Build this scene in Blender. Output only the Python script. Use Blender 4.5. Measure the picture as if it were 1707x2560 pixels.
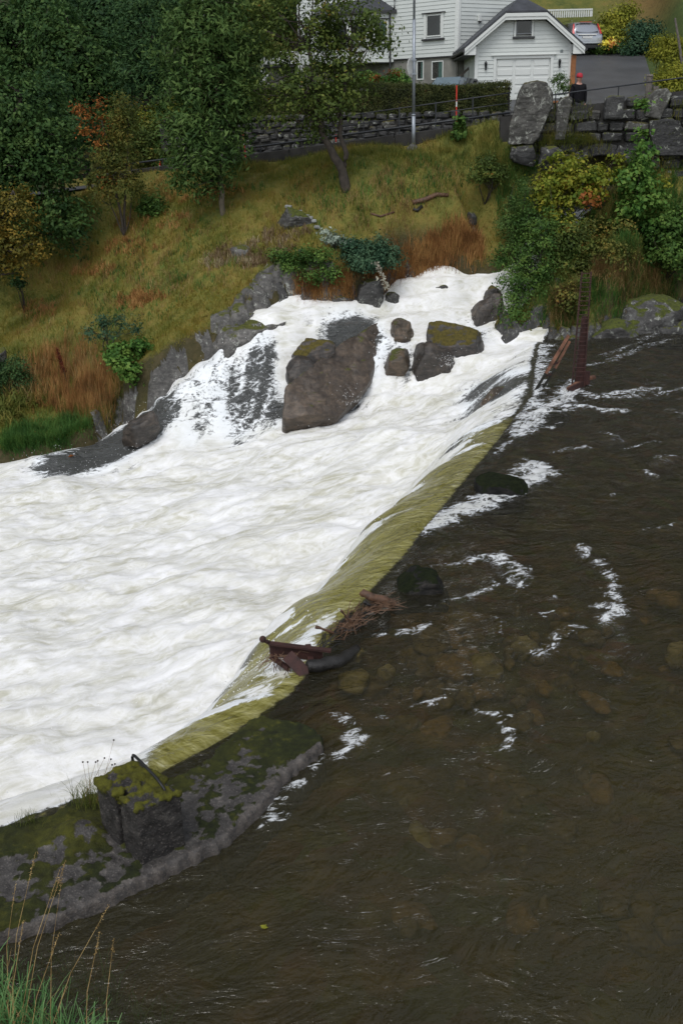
import bpy, bmesh, math, random
import numpy as np
from mathutils import Vector, Matrix, Euler

random.seed(7)
rng = np.random.default_rng(11)
scene = bpy.context.scene
for _o in list(bpy.data.objects):
    bpy.data.objects.remove(_o)
COL = scene.collection
R = math.radians

# ------------------------------------------------------------------ camera
CAM = np.array([0.0, 0.0, 6.0])
PITCH, ROLL = R(21.5), 0.022
FPX = 2489.0                      # focal length in photograph pixels (1707 x 2560)
cam_data = bpy.data.cameras.new('camera')
cam_data.sensor_fit = 'VERTICAL'
cam_data.sensor_height = 36.0
cam_data.lens = 36.0 * FPX / 2560.0
cam_data.clip_start = 0.1
cam_data.clip_end = 2000
cam = bpy.data.objects.new('camera', cam_data)
COL.objects.link(cam)
FWD = np.array([0, math.cos(PITCH), -math.sin(PITCH)])
_u = np.array([0, math.sin(PITCH), math.cos(PITCH)])
_r = np.array([1.0, 0, 0])
RGT = _r * math.cos(ROLL) - _u * math.sin(ROLL)
UPV = _u * math.cos(ROLL) + _r * math.sin(ROLL)
m = Matrix((RGT, UPV, -FWD)).transposed().to_4x4()
m.translation = Vector(CAM)
cam.matrix_world = m
scene.camera = cam

# ------------------------------------------------------------------ sky and light (overcast)
SUN_EL, SUN_AZ = R(58), R(200)    # azimuth measured from +Y clockwise: behind the camera, a little left
world = bpy.data.worlds.new('World')
scene.world = world
world.use_nodes = True
wn = world.node_tree
wn.nodes.clear()
_sky = wn.nodes.new('ShaderNodeTexSky')
_sky.sky_type = 'NISHITA'
_sky.sun_disc = False
_sky.sun_elevation = SUN_EL
_sky.sun_rotation = SUN_AZ
_sky.air_density = 1.0
_sky.dust_density = 1.0
_sky.ozone_density = 1.0
_hs = wn.nodes.new('ShaderNodeHueSaturation')
_hs.inputs['Saturation'].default_value = 0.28
_bg = wn.nodes.new('ShaderNodeBackground')
_bg.inputs['Strength'].default_value = 0.15
_wo = wn.nodes.new('ShaderNodeOutputWorld')
wn.links.new(_sky.outputs[0], _hs.inputs['Color'])
wn.links.new(_hs.outputs[0], _bg.inputs['Color'])
wn.links.new(_bg.outputs[0], _wo.inputs['Surface'])

sun_data = bpy.data.lights.new('sun', 'SUN')
sun_data.energy = 1.0
sun_data.angle = R(25)
sun_data.color = (1.0, 0.97, 0.93)
sun = bpy.data.objects.new('sun', sun_data)
COL.objects.link(sun)
_sd = Vector((math.sin(SUN_AZ) * math.cos(SUN_EL), math.cos(SUN_AZ) * math.cos(SUN_EL), math.sin(SUN_EL)))
sun.rotation_euler = _sd.to_track_quat('Z', 'Y').to_euler()
sun.location = (0, 0, 40)

scene.view_settings.view_transform = 'Standard'
scene.view_settings.look = 'None'
scene.view_settings.gamma = 1.0
scene.view_settings.use_curve_mapping = False
scene.view_settings.exposure = 0.4
scene.render.engine = 'CYCLES'
cy = scene.cycles
cy.use_denoising = True
try:
    cy.denoiser = 'OPENIMAGEDENOISE'
except Exception:
    pass
cy.max_bounces = 6
cy.diffuse_bounces = 3
cy.glossy_bounces = 3
cy.transmission_bounces = 4
cy.transparent_max_bounces = 12
cy.caustics_reflective = False
cy.caustics_refractive = False

# ------------------------------------------------------------------ measuring helpers
def ray(u, v):
    return FWD + RGT * ((u - 853.5) / FPX) - UPV * ((v - 1280.0) / FPX)

def at_z(u, v, z):
    d = ray(u, v)
    return CAM + d * ((z - CAM[2]) / d[2])

def at_y(u, v, y):
    d = ray(u, v)
    return CAM + d * (y / d[1])

def px_size(p):
    """metres covered by one photograph pixel at point p"""
    return float(np.dot(np.asarray(p) - CAM, FWD)) / FPX

def proj(p):
    q = np.asarray(p, float) - CAM
    w = q @ FWD
    return 853.5 + FPX * (q @ RGT) / w, 1280.0 - FPX * (q @ UPV) / w

# ------------------------------------------------------------------ noise on arrays
_perm = np.random.default_rng(3).permutation(4096)
_val = np.random.default_rng(4).random(4096) * 2 - 1
def _h(ix, iy, iz):
    return _val[_perm[(_perm[(_perm[ix & 4095] + iy) & 4095] + iz) & 4095]]

def vnoise(x, y, z=0.0):
    x = np.asarray(x, float); y = np.asarray(y, float)
    z = np.zeros_like(x) + z
    x0 = np.floor(x).astype(int); y0 = np.floor(y).astype(int); z0 = np.floor(z).astype(int)
    fx, fy, fz = x - x0, y - y0, z - z0
    fx = fx * fx * fx * (fx * (fx * 6 - 15) + 10)
    fy = fy * fy * fy * (fy * (fy * 6 - 15) + 10)
    fz = fz * fz * fz * (fz * (fz * 6 - 15) + 10)
    def L(a, b, t): return a + (b - a) * t
    return L(L(L(_h(x0, y0, z0), _h(x0 + 1, y0, z0), fx), L(_h(x0, y0 + 1, z0), _h(x0 + 1, y0 + 1, z0), fx), fy),
             L(L(_h(x0, y0, z0 + 1), _h(x0 + 1, y0, z0 + 1), fx), L(_h(x0, y0 + 1, z0 + 1), _h(x0 + 1, y0 + 1, z0 + 1), fx), fy), fz)

def fbm(x, y, z=0.0, oct=4, gain=0.5):
    x = np.asarray(x, float); y = np.asarray(y, float); z = np.zeros_like(x) + z
    s, a, t = 0.0, 1.0, 0.0
    for i in range(oct):
        s = s + a * vnoise(x + 17.3 * i, y - 9.1 * i, z + 5.7 * i)
        t += a
        a *= gain
        x = x * 2.03; y = y * 2.03; z = z * 2.03
    return s / t

def sstep(a, b, x):
    t = np.clip((x - a) / (b - a), 0, 1)
    return t * t * (3 - 2 * t)

class TPS:
    def __init__(self, pts, reg=1e-3):
        P = np.asarray(pts, float)
        self.c = P[:, :2]
        n = len(P)
        K = self._k(self.c, self.c) + np.eye(n) * reg
        A = np.zeros((n + 3, n + 3))
        A[:n, :n] = K
        A[:n, n] = 1; A[:n, n + 1:] = self.c
        A[n, :n] = 1; A[n + 1:, :n] = self.c.T
        self.w = np.linalg.solve(A, np.concatenate([P[:, 2], [0, 0, 0]]))
    def _k(self, a, b):
        d2 = ((a[:, None, :] - b[None, :, :]) ** 2).sum(2)
        return 0.5 * d2 * np.log(d2 + 1e-9)
    def __call__(self, x, y):
        x = np.asarray(x, float); y = np.asarray(y, float)
        q = np.stack([x.ravel(), y.ravel()], 1)
        out = np.empty(len(q))
        for i in range(0, len(q), 60000):
            s = q[i:i + 60000]
            out[i:i + 60000] = self._k(s, self.c) @ self.w[:-3] + self.w[-3] + s @ self.w[-2:]
        return out.reshape(x.shape)

def poly_sd(poly, x, y):
    """signed distance to a closed polygon, positive inside"""
    x = np.asarray(x, float); y = np.asarray(y, float)
    best = np.full(x.shape, 1e9); ins = np.zeros(x.shape, bool)
    n = len(poly)
    for i in range(n):
        ax, ay = poly[i][:2]; bx, by = poly[(i + 1) % n][:2]
        dx, dy = bx - ax, by - ay
        t = np.clip(((x - ax) * dx + (y - ay) * dy) / (dx * dx + dy * dy + 1e-12), 0, 1)
        best = np.minimum(best, (x - ax - t * dx) ** 2 + (y - ay - t * dy) ** 2)
        c = ((ay > y) != (by > y)) & (x < (bx - ax) * (y - ay) / (by - ay + 1e-12) + ax)
        ins ^= c
    d = np.sqrt(best)
    return np.where(ins, d, -d)

def line_d(pts, x, y):
    """distance to an open polyline and side (+ on the left of its direction)"""
    x = np.asarray(x, float); y = np.asarray(y, float)
    best = np.full(x.shape, 1e9); side = np.ones(x.shape)
    for i in range(len(pts) - 1):
        ax, ay = pts[i][:2]; bx, by = pts[i + 1][:2]
        dx, dy = bx - ax, by - ay
        t = np.clip(((x - ax) * dx + (y - ay) * dy) / (dx * dx + dy * dy + 1e-12), 0, 1)
        d = (x - ax - t * dx) ** 2 + (y - ay - t * dy) ** 2
        s = np.sign(dx * (y - ay) - dy * (x - ax))
        k = d < best - 1e-12
        best = np.where(k, d, best); side = np.where(k, s, side)
    return np.sqrt(best), side

# ------------------------------------------------------------------ mesh helpers
def mesh_np(name, verts, faces, smooth=False, attrs=None, fattr=None):
    """faces: one (n,3) or (n,4) integer array"""
    me = bpy.data.meshes.new(name)
    verts = np.ascontiguousarray(verts, dtype=np.float32)
    faces = np.ascontiguousarray(faces, dtype=np.int32)
    k = faces.shape[1]
    me.vertices.add(len(verts)); me.vertices.foreach_set('co', verts.ravel())
    me.loops.add(faces.size); me.loops.foreach_set('vertex_index', faces.ravel())
    me.polygons.add(len(faces))
    me.polygons.foreach_set('loop_start', np.arange(0, faces.size, k, dtype=np.int32))
    me.polygons.foreach_set('loop_total', np.full(len(faces), k, dtype=np.int32))
    if smooth:
        me.polygons.foreach_set('use_smooth', np.ones(len(faces), bool))
    me.update(calc_edges=True)
    for nm, a in (attrs or {}).items():
        at = me.attributes.new(nm, 'FLOAT', 'POINT')
        at.data.foreach_set('value', np.ascontiguousarray(a, dtype=np.float32).ravel())
    return me

def link(name, me, mat=None, parent=None, loc=None, rot=None):
    o = bpy.data.objects.new(name, me)
    COL.objects.link(o)
    if mat is not None and me is not None and not me.materials:
        me.materials.append(mat)
    if parent is not None:
        o.parent = parent
    if loc is not None:
        o.location = loc
    if rot is not None:
        o.rotation_euler = rot
    return o

def tag(o, label, cat, group=None):
    o['label'] = label; o['category'] = cat
    if group:
        o['group'] = group
    return o

def kind(o, k, label=None, cat=None):
    o['kind'] = k
    if label:
        o['label'] = label
    if cat:
        o['category'] = cat
    return o

def empty(name, loc=(0, 0, 0), rz=0.0):
    o = bpy.data.objects.new(name, None)
    COL.objects.link(o)
    o.empty_display_size = 0.2
    o.location = loc
    o.rotation_euler = (0, 0, rz)
    return o

class MB:
    """collects simple solids in one bmesh"""
    def __init__(self):
        self.bm = bmesh.new()
    def hexa(self, p):
        """8 corners: bottom ring 0-3 (counter-clockwise from above), top ring 4-7"""
        v = [self.bm.verts.new(q) for q in p]
        for f in ((3, 2, 1, 0), (4, 5, 6, 7), (0, 1, 5, 4), (1, 2, 6, 5), (2, 3, 7, 6), (3, 0, 4, 7)):
            self.bm.faces.new([v[i] for i in f])
        return self
    def box(self, x0, x1, y0, y1, z0, z1):
        return self.hexa([(x0, y0, z0), (x1, y0, z0), (x1, y1, z0), (x0, y1, z0),
                          (x0, y0, z1), (x1, y0, z1), (x1, y1, z1), (x0, y1, z1)])
    def obox(self, c, ax, ay, az):
        c, ax, ay, az = (np.asarray(q, float) for q in (c, ax, ay, az))
        s = [(-1, -1, -1), (1, -1, -1), (1, 1, -1), (-1, 1, -1), (-1, -1, 1), (1, -1, 1), (1, 1, 1), (-1, 1, 1)]
        return self.hexa([tuple(c + ax * i + ay * j + az * k) for i, j, k in s])
    def bar(self, a, b, w, h, up=(0, 0, 1)):
        """rectangular bar from a to b, w across, h along 'up'"""
        a, b = np.asarray(a, float), np.asarray(b, float)
        d = b - a; L = np.linalg.norm(d); d = d / L
        s = np.cross(d, np.asarray(up, float)); s /= np.linalg.norm(s)
        u = np.cross(s, d)
        return self.obox((a + b) / 2, d * L / 2, s * w / 2 * -1, u * h / 2)
    def prism(self, poly, off):
        """polygon (list of 3-D points) extruded by vector off"""
        a = [self.bm.verts.new(tuple(p)) for p in poly]
        b = [self.bm.verts.new(tuple(np.asarray(p) + np.asarray(off))) for p in poly]
        n = len(a)
        self.bm.faces.new(a[::-1]); self.bm.faces.new(b)
        for i in range(n):
            self.bm.faces.new((a[i], a[(i + 1) % n], b[(i + 1) % n], b[i]))
        return self
    def tube(self, pts, rad, n=8, cap=True):
        pts = [np.asarray(p, float) for p in pts]
        rads = rad if hasattr(rad, '__len__') else [rad] * len(pts)
        rings = []
        ref = np.array([0.0, 0.0, 1.0])
        for i, p in enumerate(pts):
            d = pts[min(i + 1, len(pts) - 1)] - pts[max(i - 1, 0)]
            d = d / (np.linalg.norm(d) + 1e-9)
            r0 = ref if abs(d @ ref) < 0.95 else np.array([1.0, 0, 0])
            s = np.cross(d, r0); s /= np.linalg.norm(s); t = np.cross(d, s)
            rings.append([self.bm.verts.new(tuple(p + (s * math.cos(2 * math.pi * k / n) + t * math.sin(2 * math.pi * k / n)) * rads[i])) for k in range(n)])
        for a, b in zip(rings[:-1], rings[1:]):
            for k in range(n):
                self.bm.faces.new((a[k], a[(k + 1) % n], b[(k + 1) % n], b[k]))
        if cap:
            self.bm.faces.new(rings[0][::-1]); self.bm.faces.new(rings[-1])
        return self
    def quad(self, a, b, c, d):
        self.bm.faces.new([self.bm.verts.new(tuple(q)) for q in (a, b, c, d)])
        return self
    def lathe(self, prof, c=(0, 0, 0), n=12):
        rings = []
        for r, z in prof:
            rings.append([self.bm.verts.new((c[0] + r * math.cos(2 * math.pi * k / n), c[1] + r * math.sin(2 * math.pi * k / n), c[2] + z)) for k in range(n)])
        for a, b in zip(rings[:-1], rings[1:]):
            for k in range(n):
                self.bm.faces.new((a[k], a[(k + 1) % n], b[(k + 1) % n], b[k]))
        self.bm.faces.new(rings[0][::-1]); self.bm.faces.new(rings[-1])
        return self
    def mesh(self, name, bevel=0.0, smooth=False, fixn=True):
        if fixn:
            bmesh.ops.recalc_face_normals(self.bm, faces=self.bm.faces)
        if bevel > 0:
            bmesh.ops.bevel(self.bm, geom=list(self.bm.edges), offset=bevel, segments=1, affect='EDGES', profile=0.5)
        me = bpy.data.meshes.new(name)
        self.bm.to_mesh(me); self.bm.free()
        if smooth:
            for p in me.polygons:
                p.use_smooth = True
        return me
    def build(self, name, mat, parent=None, bevel=0.0, smooth=False, loc=None, rot=None):
        return link(name, self.mesh(name, bevel, smooth), mat, parent, loc, rot)

def copy_tree(o, parent=None):
    c = o.copy(); COL.objects.link(c)
    c.parent = parent
    for ch in list(o.children):
        copy_tree(ch, c)
    return c

# ------------------------------------------------------------------ material helpers
MATS = {}
class NT:
    def __init__(self, name):
        self.m = bpy.data.materials.new(name); self.m.use_nodes = True
        self.t = self.m.node_tree; self.t.nodes.clear()
        self.out = self.t.nodes.new('ShaderNodeOutputMaterial')
    def n(self, ty, **kw):
        nd = self.t.nodes.new('ShaderNode' + ty)
        ins = kw.pop('ins', {})
        for k, v in kw.items():
            setattr(nd, k, v)
        for k, v in ins.items():
            self.s(nd.inputs[k], v)
        return nd
    def s(self, sock, v):
        if isinstance(v, bpy.types.NodeSocket):
            self.t.links.new(v, sock)
        elif isinstance(v, tuple) and len(v) == 3 and sock.type == 'RGBA':
            sock.default_value = (*v, 1)
        else:
            sock.default_value = v
    def pos(self):
        return self.n('NewGeometry').outputs['Position']
    def objc(self):
        return self.n('TexCoord').outputs['Object']
    def scale(self, vec, s):
        mp = self.n('Mapping'); self.s(mp.inputs['Vector'], vec)
        mp.inputs['Scale'].default_value = s if hasattr(s, '__len__') else (s, s, s)
        return mp.outputs[0]
    def noise(self, vec, scale, detail=4, rough=0.55, dist=0.0):
        return self.n('TexNoise', ins={'Vector': vec, 'Scale': scale, 'Detail': detail, 'Roughness': rough, 'Distortion': dist}).outputs['Fac']
    def vor(self, vec, scale, feature='F1'):
        return self.n('TexVoronoi', feature=feature, ins={'Vector': vec, 'Scale': scale})
    def ramp(self, fac, stops):
        r = self.n('ValToRGB'); self.s(r.inputs[0], fac)
        e = r.color_ramp.elements
        while len(e) > len(stops):
            e.remove(e[-1])
        for i, (p, c) in enumerate(stops):
            el = e[i] if i < len(e) else e.new(p)
            el.position = p
            el.color = (*c, 1) if hasattr(c, '__len__') else (c, c, c, 1)
        return r.outputs[0]
    def mix(self, fac, a, b, blend='MIX'):
        x = self.n('Mix', data_type='RGBA', blend_type=blend)
        self.s(x.inputs[0], fac); self.s(x.inputs[6], a); self.s(x.inputs[7], b)
        return x.outputs[2]
    def math(self, op, a, b=0.0, clamp=False):
        x = self.n('Math', operation=op, use_clamp=clamp)
        self.s(x.inputs[0], a); self.s(x.inputs[1], b)
        return x.outputs[0]
    def mrange(self, v, a, b, c=0.0, d=1.0):
        x = self.n('MapRange'); x.interpolation_type = 'SMOOTHSTEP'
        self.s(x.inputs[0], v)
        for i, q in enumerate((a, b, c, d)):
            self.s(x.inputs[1 + i], q)
        return x.outputs[0]
    def attr(self, name):
        return self.n('Attribute', attribute_name=name).outputs['Fac']
    def bump(self, h, strength=0.3, dist=0.02, normal=None):
        b = self.n('Bump', ins={'Height': h, 'Strength': strength, 'Distance': dist})
        if normal is not None:
            self.s(b.inputs['Normal'], normal)
        return b.outputs[0]
    def bsdf(self, color, rough=0.7, normal=None, metal=0.0, spec=0.5, **kw):
        p = self.n('BsdfPrincipled')
        self.s(p.inputs['Base Color'], color); self.s(p.inputs['Roughness'], rough)
        self.s(p.inputs['Metallic'], metal); self.s(p.inputs['Specular IOR Level'], spec)
        if normal is not None:
            self.s(p.inputs['Normal'], normal)
        for k, v in kw.items():
            self.s(p.inputs[k], v)
        return p.outputs[0]
    def done(self, shader):
        self.s(self.out.inputs['Surface'], shader)
        return self.m

def simple(name, col, rough=0.6, metal=0.0, var=0.15, scale=6.0, bump=0.0, bscale=40.0, spec=0.5, use_pos=False):
    t = NT(name)
    vec = t.pos() if use_pos else t.objc()
    n1 = t.noise(vec, scale, 5, 0.6)
    dark = tuple(c * (1 - var) for c in col); lite = tuple(min(1, c * (1 + var)) for c in col)
    c = t.ramp(n1, [(0.3, dark), (0.7, lite)])
    nrm = None
    if bump > 0:
        nrm = t.bump(t.noise(vec, bscale, 4, 0.6), bump, 0.02)
    return t.done(t.bsdf(c, rough, nrm, metal, spec))
# ------------------------------------------------------------------ the lie of the land and of the water
# crest of the weir, from the far end (by the rusty mast) to the near concrete wall
LIP = [tuple(at_z(u, v, 0.0)[:2]) for u, v in
       ((1347, 862), (1335, 925), (1330, 990), (1225, 1125), (1120, 1250), (1005, 1395), (930, 1475), (835, 1600), (725, 1735), (610, 1815), (400, 1935))]
_d0 = np.array(LIP[-1]) - np.array(LIP[-2]); _d0 /= np.linalg.norm(_d0)
LIPX = [(11.2, 34.5), (6.9, 30.3)] + LIP + [tuple(np.array(LIP[-1]) + np.array([-0.85, -0.52]) * 12)]

# surface of the lower river and of the upper cascade: photograph pixel and height
ZL = TPS([at_z(u, v, z) for u, v, z in (
    (-350, 1180, -2.5), (0, 1165, -2.3), (0, 1400, -2.4), (0, 1650, -2.4), (0, 1900, -2.4), (-400, 1700, -2.6),
    (150, 1120, -2.15), (300, 1240, -2.2), (350, 1500, -2.35), (550, 1400, -2.15), (520, 1700, -2.2), (700, 1500, -2.0), (300, 1850, -2.35),
    (720, 1250, -1.85), (690, 1110, -1.7), (850, 1150, -1.55), (950, 1080, -1.25), (900, 1300, -1.7), (1050, 1150, -1.25),
    (1020, 970, -0.95), (1200, 925, -0.5), (1290, 880, -0.22), (1330, 865, -0.1), (1150, 1030, -0.95), (1250, 1000, -0.6),
    (320, 1105, -1.95), (345, 1040, -1.6), (400, 985, -1.0), (300, 1062, -2.0), (470, 925, -.42), (520, 893, -.12), (282, 1072, -2.1), (232, 1112, -2.15), (450, 985, -0.85), (560, 905, -0.1), (640, 850, 0.4), (720, 800, 0.8), (600, 1010, -1.15), (500, 1080, -1.7),
    (950, 745, 1.05), (850, 770, 0.95), (1070, 730, 1.15), (1140, 705, 1.37), (1250, 692, 1.47), (1180, 760, 0.75), (1100, 790, 0.55),
    (1000, 880, -0.1), (930, 900, -0.25), (1060, 840, 0.2), (1180, 850, 0.05), (1235, 775, .65), (1330, 650, 1.95), (860, 960, -0.85))] , 0.02)

def water_base(x, y):
    """still surface: pool at 0, the fall over the crest, the lower river; also distance past the crest and height of the lower surface"""
    d, side = line_d(LIPX, x, y)
    s = d * -side + .10 * fbm(x * .9, y * .9, 12.0, 3) * sstep(0, .3, d)                      # positive downstream of the crest (left of it)
    zl = ZL(x, y)
    # the cascade comes down in steps
    st = .42; ph = zl + .10 * fbm(x * .9, y * .9, 3.0, 2)
    zl = zl + sstep(-1.9, -1.4, zl) * .80 * st / (2 * math.pi) * np.sin(2 * math.pi * ph / st)
    fall = -0.42 * np.maximum(s, 0) ** 2 * sstep(0, .35, s)
    k = 0.12
    zd = np.logaddexp(np.minimum(zl, 3) / k, fall / k) * k
    # the step only exists below the crest; up the cascade the lower surface is the surface
    z = np.where(s > 0, np.where(s > 3.5, zl, np.where(zl > 0.0, zl, np.minimum(zd, 0.0))), 0.0)
    return z, s, zl

# outline of everything that is under water (photograph pixels at the height of the water there)
SHORE = [tuple(at_z(u, v, z)[:2]) for u, v, z in (
    (-700, 1190, -2.6), (-200, 1165, -2.4), (10, 1160, -2.3), (120, 1138, -2.2), (232, 1112, -2.15), (282, 1070, -2.0), (300, 1062, -2.0), (345, 1040, -1.6),
    (400, 985, -0.95), (470, 925, -0.4), (520, 893, -0.1), (600, 850, 0.35), (650, 800, 0.75), (745, 765, 1.0), (860, 760, 1.0), (930, 742, 1.1),
    (985, 722, 1.2), (1075, 716, 1.2), (1130, 690, 1.5), (1200, 680, 1.6), (1290, 668, 1.75), (1350, 600, 2.3))]
SHORE += [(8.3, 33.5), (9.3, 33.5)]
SHORE += [tuple(at_z(u, v, z)[:2]) for u, v, z in ((1330, 690, 1.6), (1285, 735, 1.15), (1238, 775, .7), (1222, 838, 0.02), (1265, 852, 0.0), (1340, 846, 0.0), (1420, 850, 0.0),
    (1500, 843, 0.0), (1600, 815, 0.0), (1660, 795, 0.0), (1707, 780, 0.0), (1850, 745, 0.0))]
SHORE += [(26, 33), (26, 2.5), (-0.6, 2.5), (-1.15, 4.3), (-1.75, 5.0), (-2.7, 5.7), (-4.0, 6.0), (-6.0, 5.6), (-9, 4.0), (-16, 0.0), (-22, 8.0)]

# ground heights on dry land
def _g():
    P = []
    for u, v, z in ((-250, 1130, -2.2), (0, 1100, -1.85), (0, 1000, -1.25), (0, 900, -0.6), (0, 800, 0.1), (0, 700, 0.8), (200, 1060, -1.7), (200, 980, -1.15), (200, 880, -0.45),
                    (280, 1000, -1.3), (-300, 800, 0.0), (-300, 1000, -1.4)):
        P.append(at_z(u, v, z))
    for u, v, y in ((150, 700, 33.6), (0, 600, 36.5), (-300, 650, 36), (300, 600, 33.6), (450, 500, 34.4), (350, 430, 36.8), (180, 500, 37),
                    (560, 532, 32.2), (700, 480, 32.6), (868, 458, 31.6), (1033, 362, 34.3), (700, 405, 35.4), (1180, 345, 33.6), (1250, 420, 32.6), (500, 440, 35.6),
                    (1150, 500, 31.7), (1000, 560, 31.0), (1100, 620, 31.0), (1200, 640, 31.6), (900, 650, 30.0), (900, 705, 29.6), (700, 705, 29.0), (800, 560, 31),
                    (640, 765, 28.4), (500, 790, 28.6), (450, 720, 30), (600, 640, 30.4), (400, 850, 27.9), (335, 930, 27.2), (300, 1000, 26.6), (300, 700, 31.5), (350, 780, 29.8), (120, 820, 31),
                    (560, 700, 29.6), (700, 600, 30.6), (1000, 680, 30.2), (1100, 690, 30.6), (1190, 560, 32.2),
                    (1330, 800, 29.2), (1300, 700, 30.2), (1400, 760, 29.6), (1400, 690, 30.6), (1600, 690, 30.6), (1600, 770, 29.6), (1707, 720, 30.3), (1900, 700, 30.2), (1707, 600, 31.4), (1450, 580, 31.6), (1600, 500, 32.3),
                    (1707, 480, 32.5), (1900, 500, 32.4), (1330, 520, 32.2)):
        P.append(at_y(u, v, y))
    P = [tuple(p) for p in P]
    P += [(-3.2, 4.2, 0.5), (-1.6, 3.0, 0.9), (-6, 4.0, 0.8), (-12, -2, 1), (4, 1.5, 0.9), (20, 1, 1.0), (-20, 20, -1), (-22, 30, 1.0)]
    return TPS(P, 0.05)
TL = _g()

# the road that runs from the left, past the houses, on to the bridge
def wall_y(x):                       # concrete edge wall, river side
    return 34.0 + np.maximum(5.6 - x, 0) * 0.226
def road_z(x):
    return np.minimum(4.02 + (x + 7.8) * 0.109, 5.48)
def stone_y(x):                      # dry-stone retaining wall, house side
    return wall_y(x) + 3.9

def drive_x1(y):
    return 11.8 + (np.asarray(y, float) - 37) * .225

def ground_z(x, y):
    x = np.asarray(x, float); y = np.asarray(y, float)
    z = TL(x, np.minimum(y, 38))
    wy, sy = wall_y(x), stone_y(x)
    # road bench
    rb = sstep(-0.25, 0.1, y - wy) * (x < 6.4)
    z = z * (1 - rb) + (road_z(x) - 0.05) * rb
    # house plot and garden above the retaining wall
    plot = 6.05 + 0.05 * np.maximum(y - sy, 0)
    left = road_z(x) + 0.3 + 0.22 * np.maximum(y - sy, 0)
    t = sstep(-6.6, -4.2, x)
    up = plot * t + left * (1 - t)
    ub = sstep(0.05, 0.4, y - sy) * (x < 6.4)
    z = z * (1 - ub) + up * ub
    # driveway side: bridge deck, then climbing
    dk = sstep(5.6, 6.8, x)
    dz = 5.22 + 0.115 * np.clip(y - 35.5, 0, 9.5) + 0.20 * np.clip(y - 45, 0, 30)
    db = sstep(33.2, 33.9, y) * dk
    z = z * (1 - db) + dz * db
    # right garden slope beside the drive
    rg = sstep(0.3, 2.2, x - drive_x1(y)) * sstep(36, 39, y)
    z = z + rg * (0.5 + 0.10 * np.clip(y - 38, 0, 30))
    # hill behind everything
    hill = np.maximum(y - 60, 0) * 0.42 + np.maximum(y - 78, 0) * 0.35
    hl = np.maximum(y - 47, 0) * 0.30 * (1 - sstep(-8, 0, x))
    z = z + hill + hl
    return z

def ground_full(x, y):
    z = ground_z(x, y)
    z = z + 0.05 * fbm(x * 1.3, y * 1.3, 2.0, 4) + 0.12 * fbm(x * .35, y * .35, 6.0, 2)
    wb, s, zl = water_base(x, y)
    sd = poly_sd(SHORE, x, y)
    k = sstep(-0.18, 0.32, sd)
    depth = np.where(s < 0, 0.30 + 0.22 * sstep(0, 5, -s) + 0.1 * fbm(x * .8, y * .8, 1.0, 3), 0.8)
    depth = np.where((s > -0.15) & (s < 2.2) & (zl < -0.05), 0.42, depth)
    bed = wb - depth
    # banks always stand above the water they hold back
    hold = wb
    near = (x < 9.0) & (y > 28.9) & (x > 0)
    hold = np.where(near, np.maximum(hold, np.minimum(zl, 2.4)), hold)
    lift = hold + 0.07 + 0.18 * sstep(.1, .9, -sd) - 1.2 * np.maximum(-sd - .7, 0)
    z = np.where(sd < 0.35, np.maximum(z, lift), z)
    return z * (1 - k) + bed * k, sd, wb, s, zl
# ------------------------------------------------------------------ ground sheet
def axis(segs):
    a = []
    for lo, hi, st in segs:
        a.append(np.arange(lo, hi, st))
    return np.concatenate(a + [[segs[-1][1]]])

gx = axis([(-160, -60, 10), (-60, -30, 2.5), (-30, -15, .6), (-15, 16, .14), (16, 30, .5), (30, 60, 2.5), (60, 160, 10)])
gy = axis([(-8, 2, 1.0), (2, 41, .14), (41, 62, .4), (62, 120, 2.0), (120, 300, 12)])
GX, GY = np.meshgrid(gx, gy)
GZ, GSD, GWB, GS, GZLv = ground_full(GX, GY)
nx, ny = len(gx), len(gy)
_i = np.arange(nx * ny).reshape(ny, nx)
_f = np.stack([_i[:-1, :-1].ravel(), _i[:-1, 1:].ravel(), _i[1:, 1:].ravel(), _i[1:, :-1].ravel()], 1)

def grid_faces(n0, n1):
    i = np.arange(n0 * n1).reshape(n0, n1)
    return np.stack([i[:-1, :-1].ravel(), i[:-1, 1:].ravel(), i[1:, 1:].ravel(), i[1:, :-1].ravel()], 1)

# how brown / how green the turf is, wet rock near the shore
def turf_tone(x, y):
    return 0.5 + 0.5 * fbm(x * .33, y * .33, 9.0, 4, .6)

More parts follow.
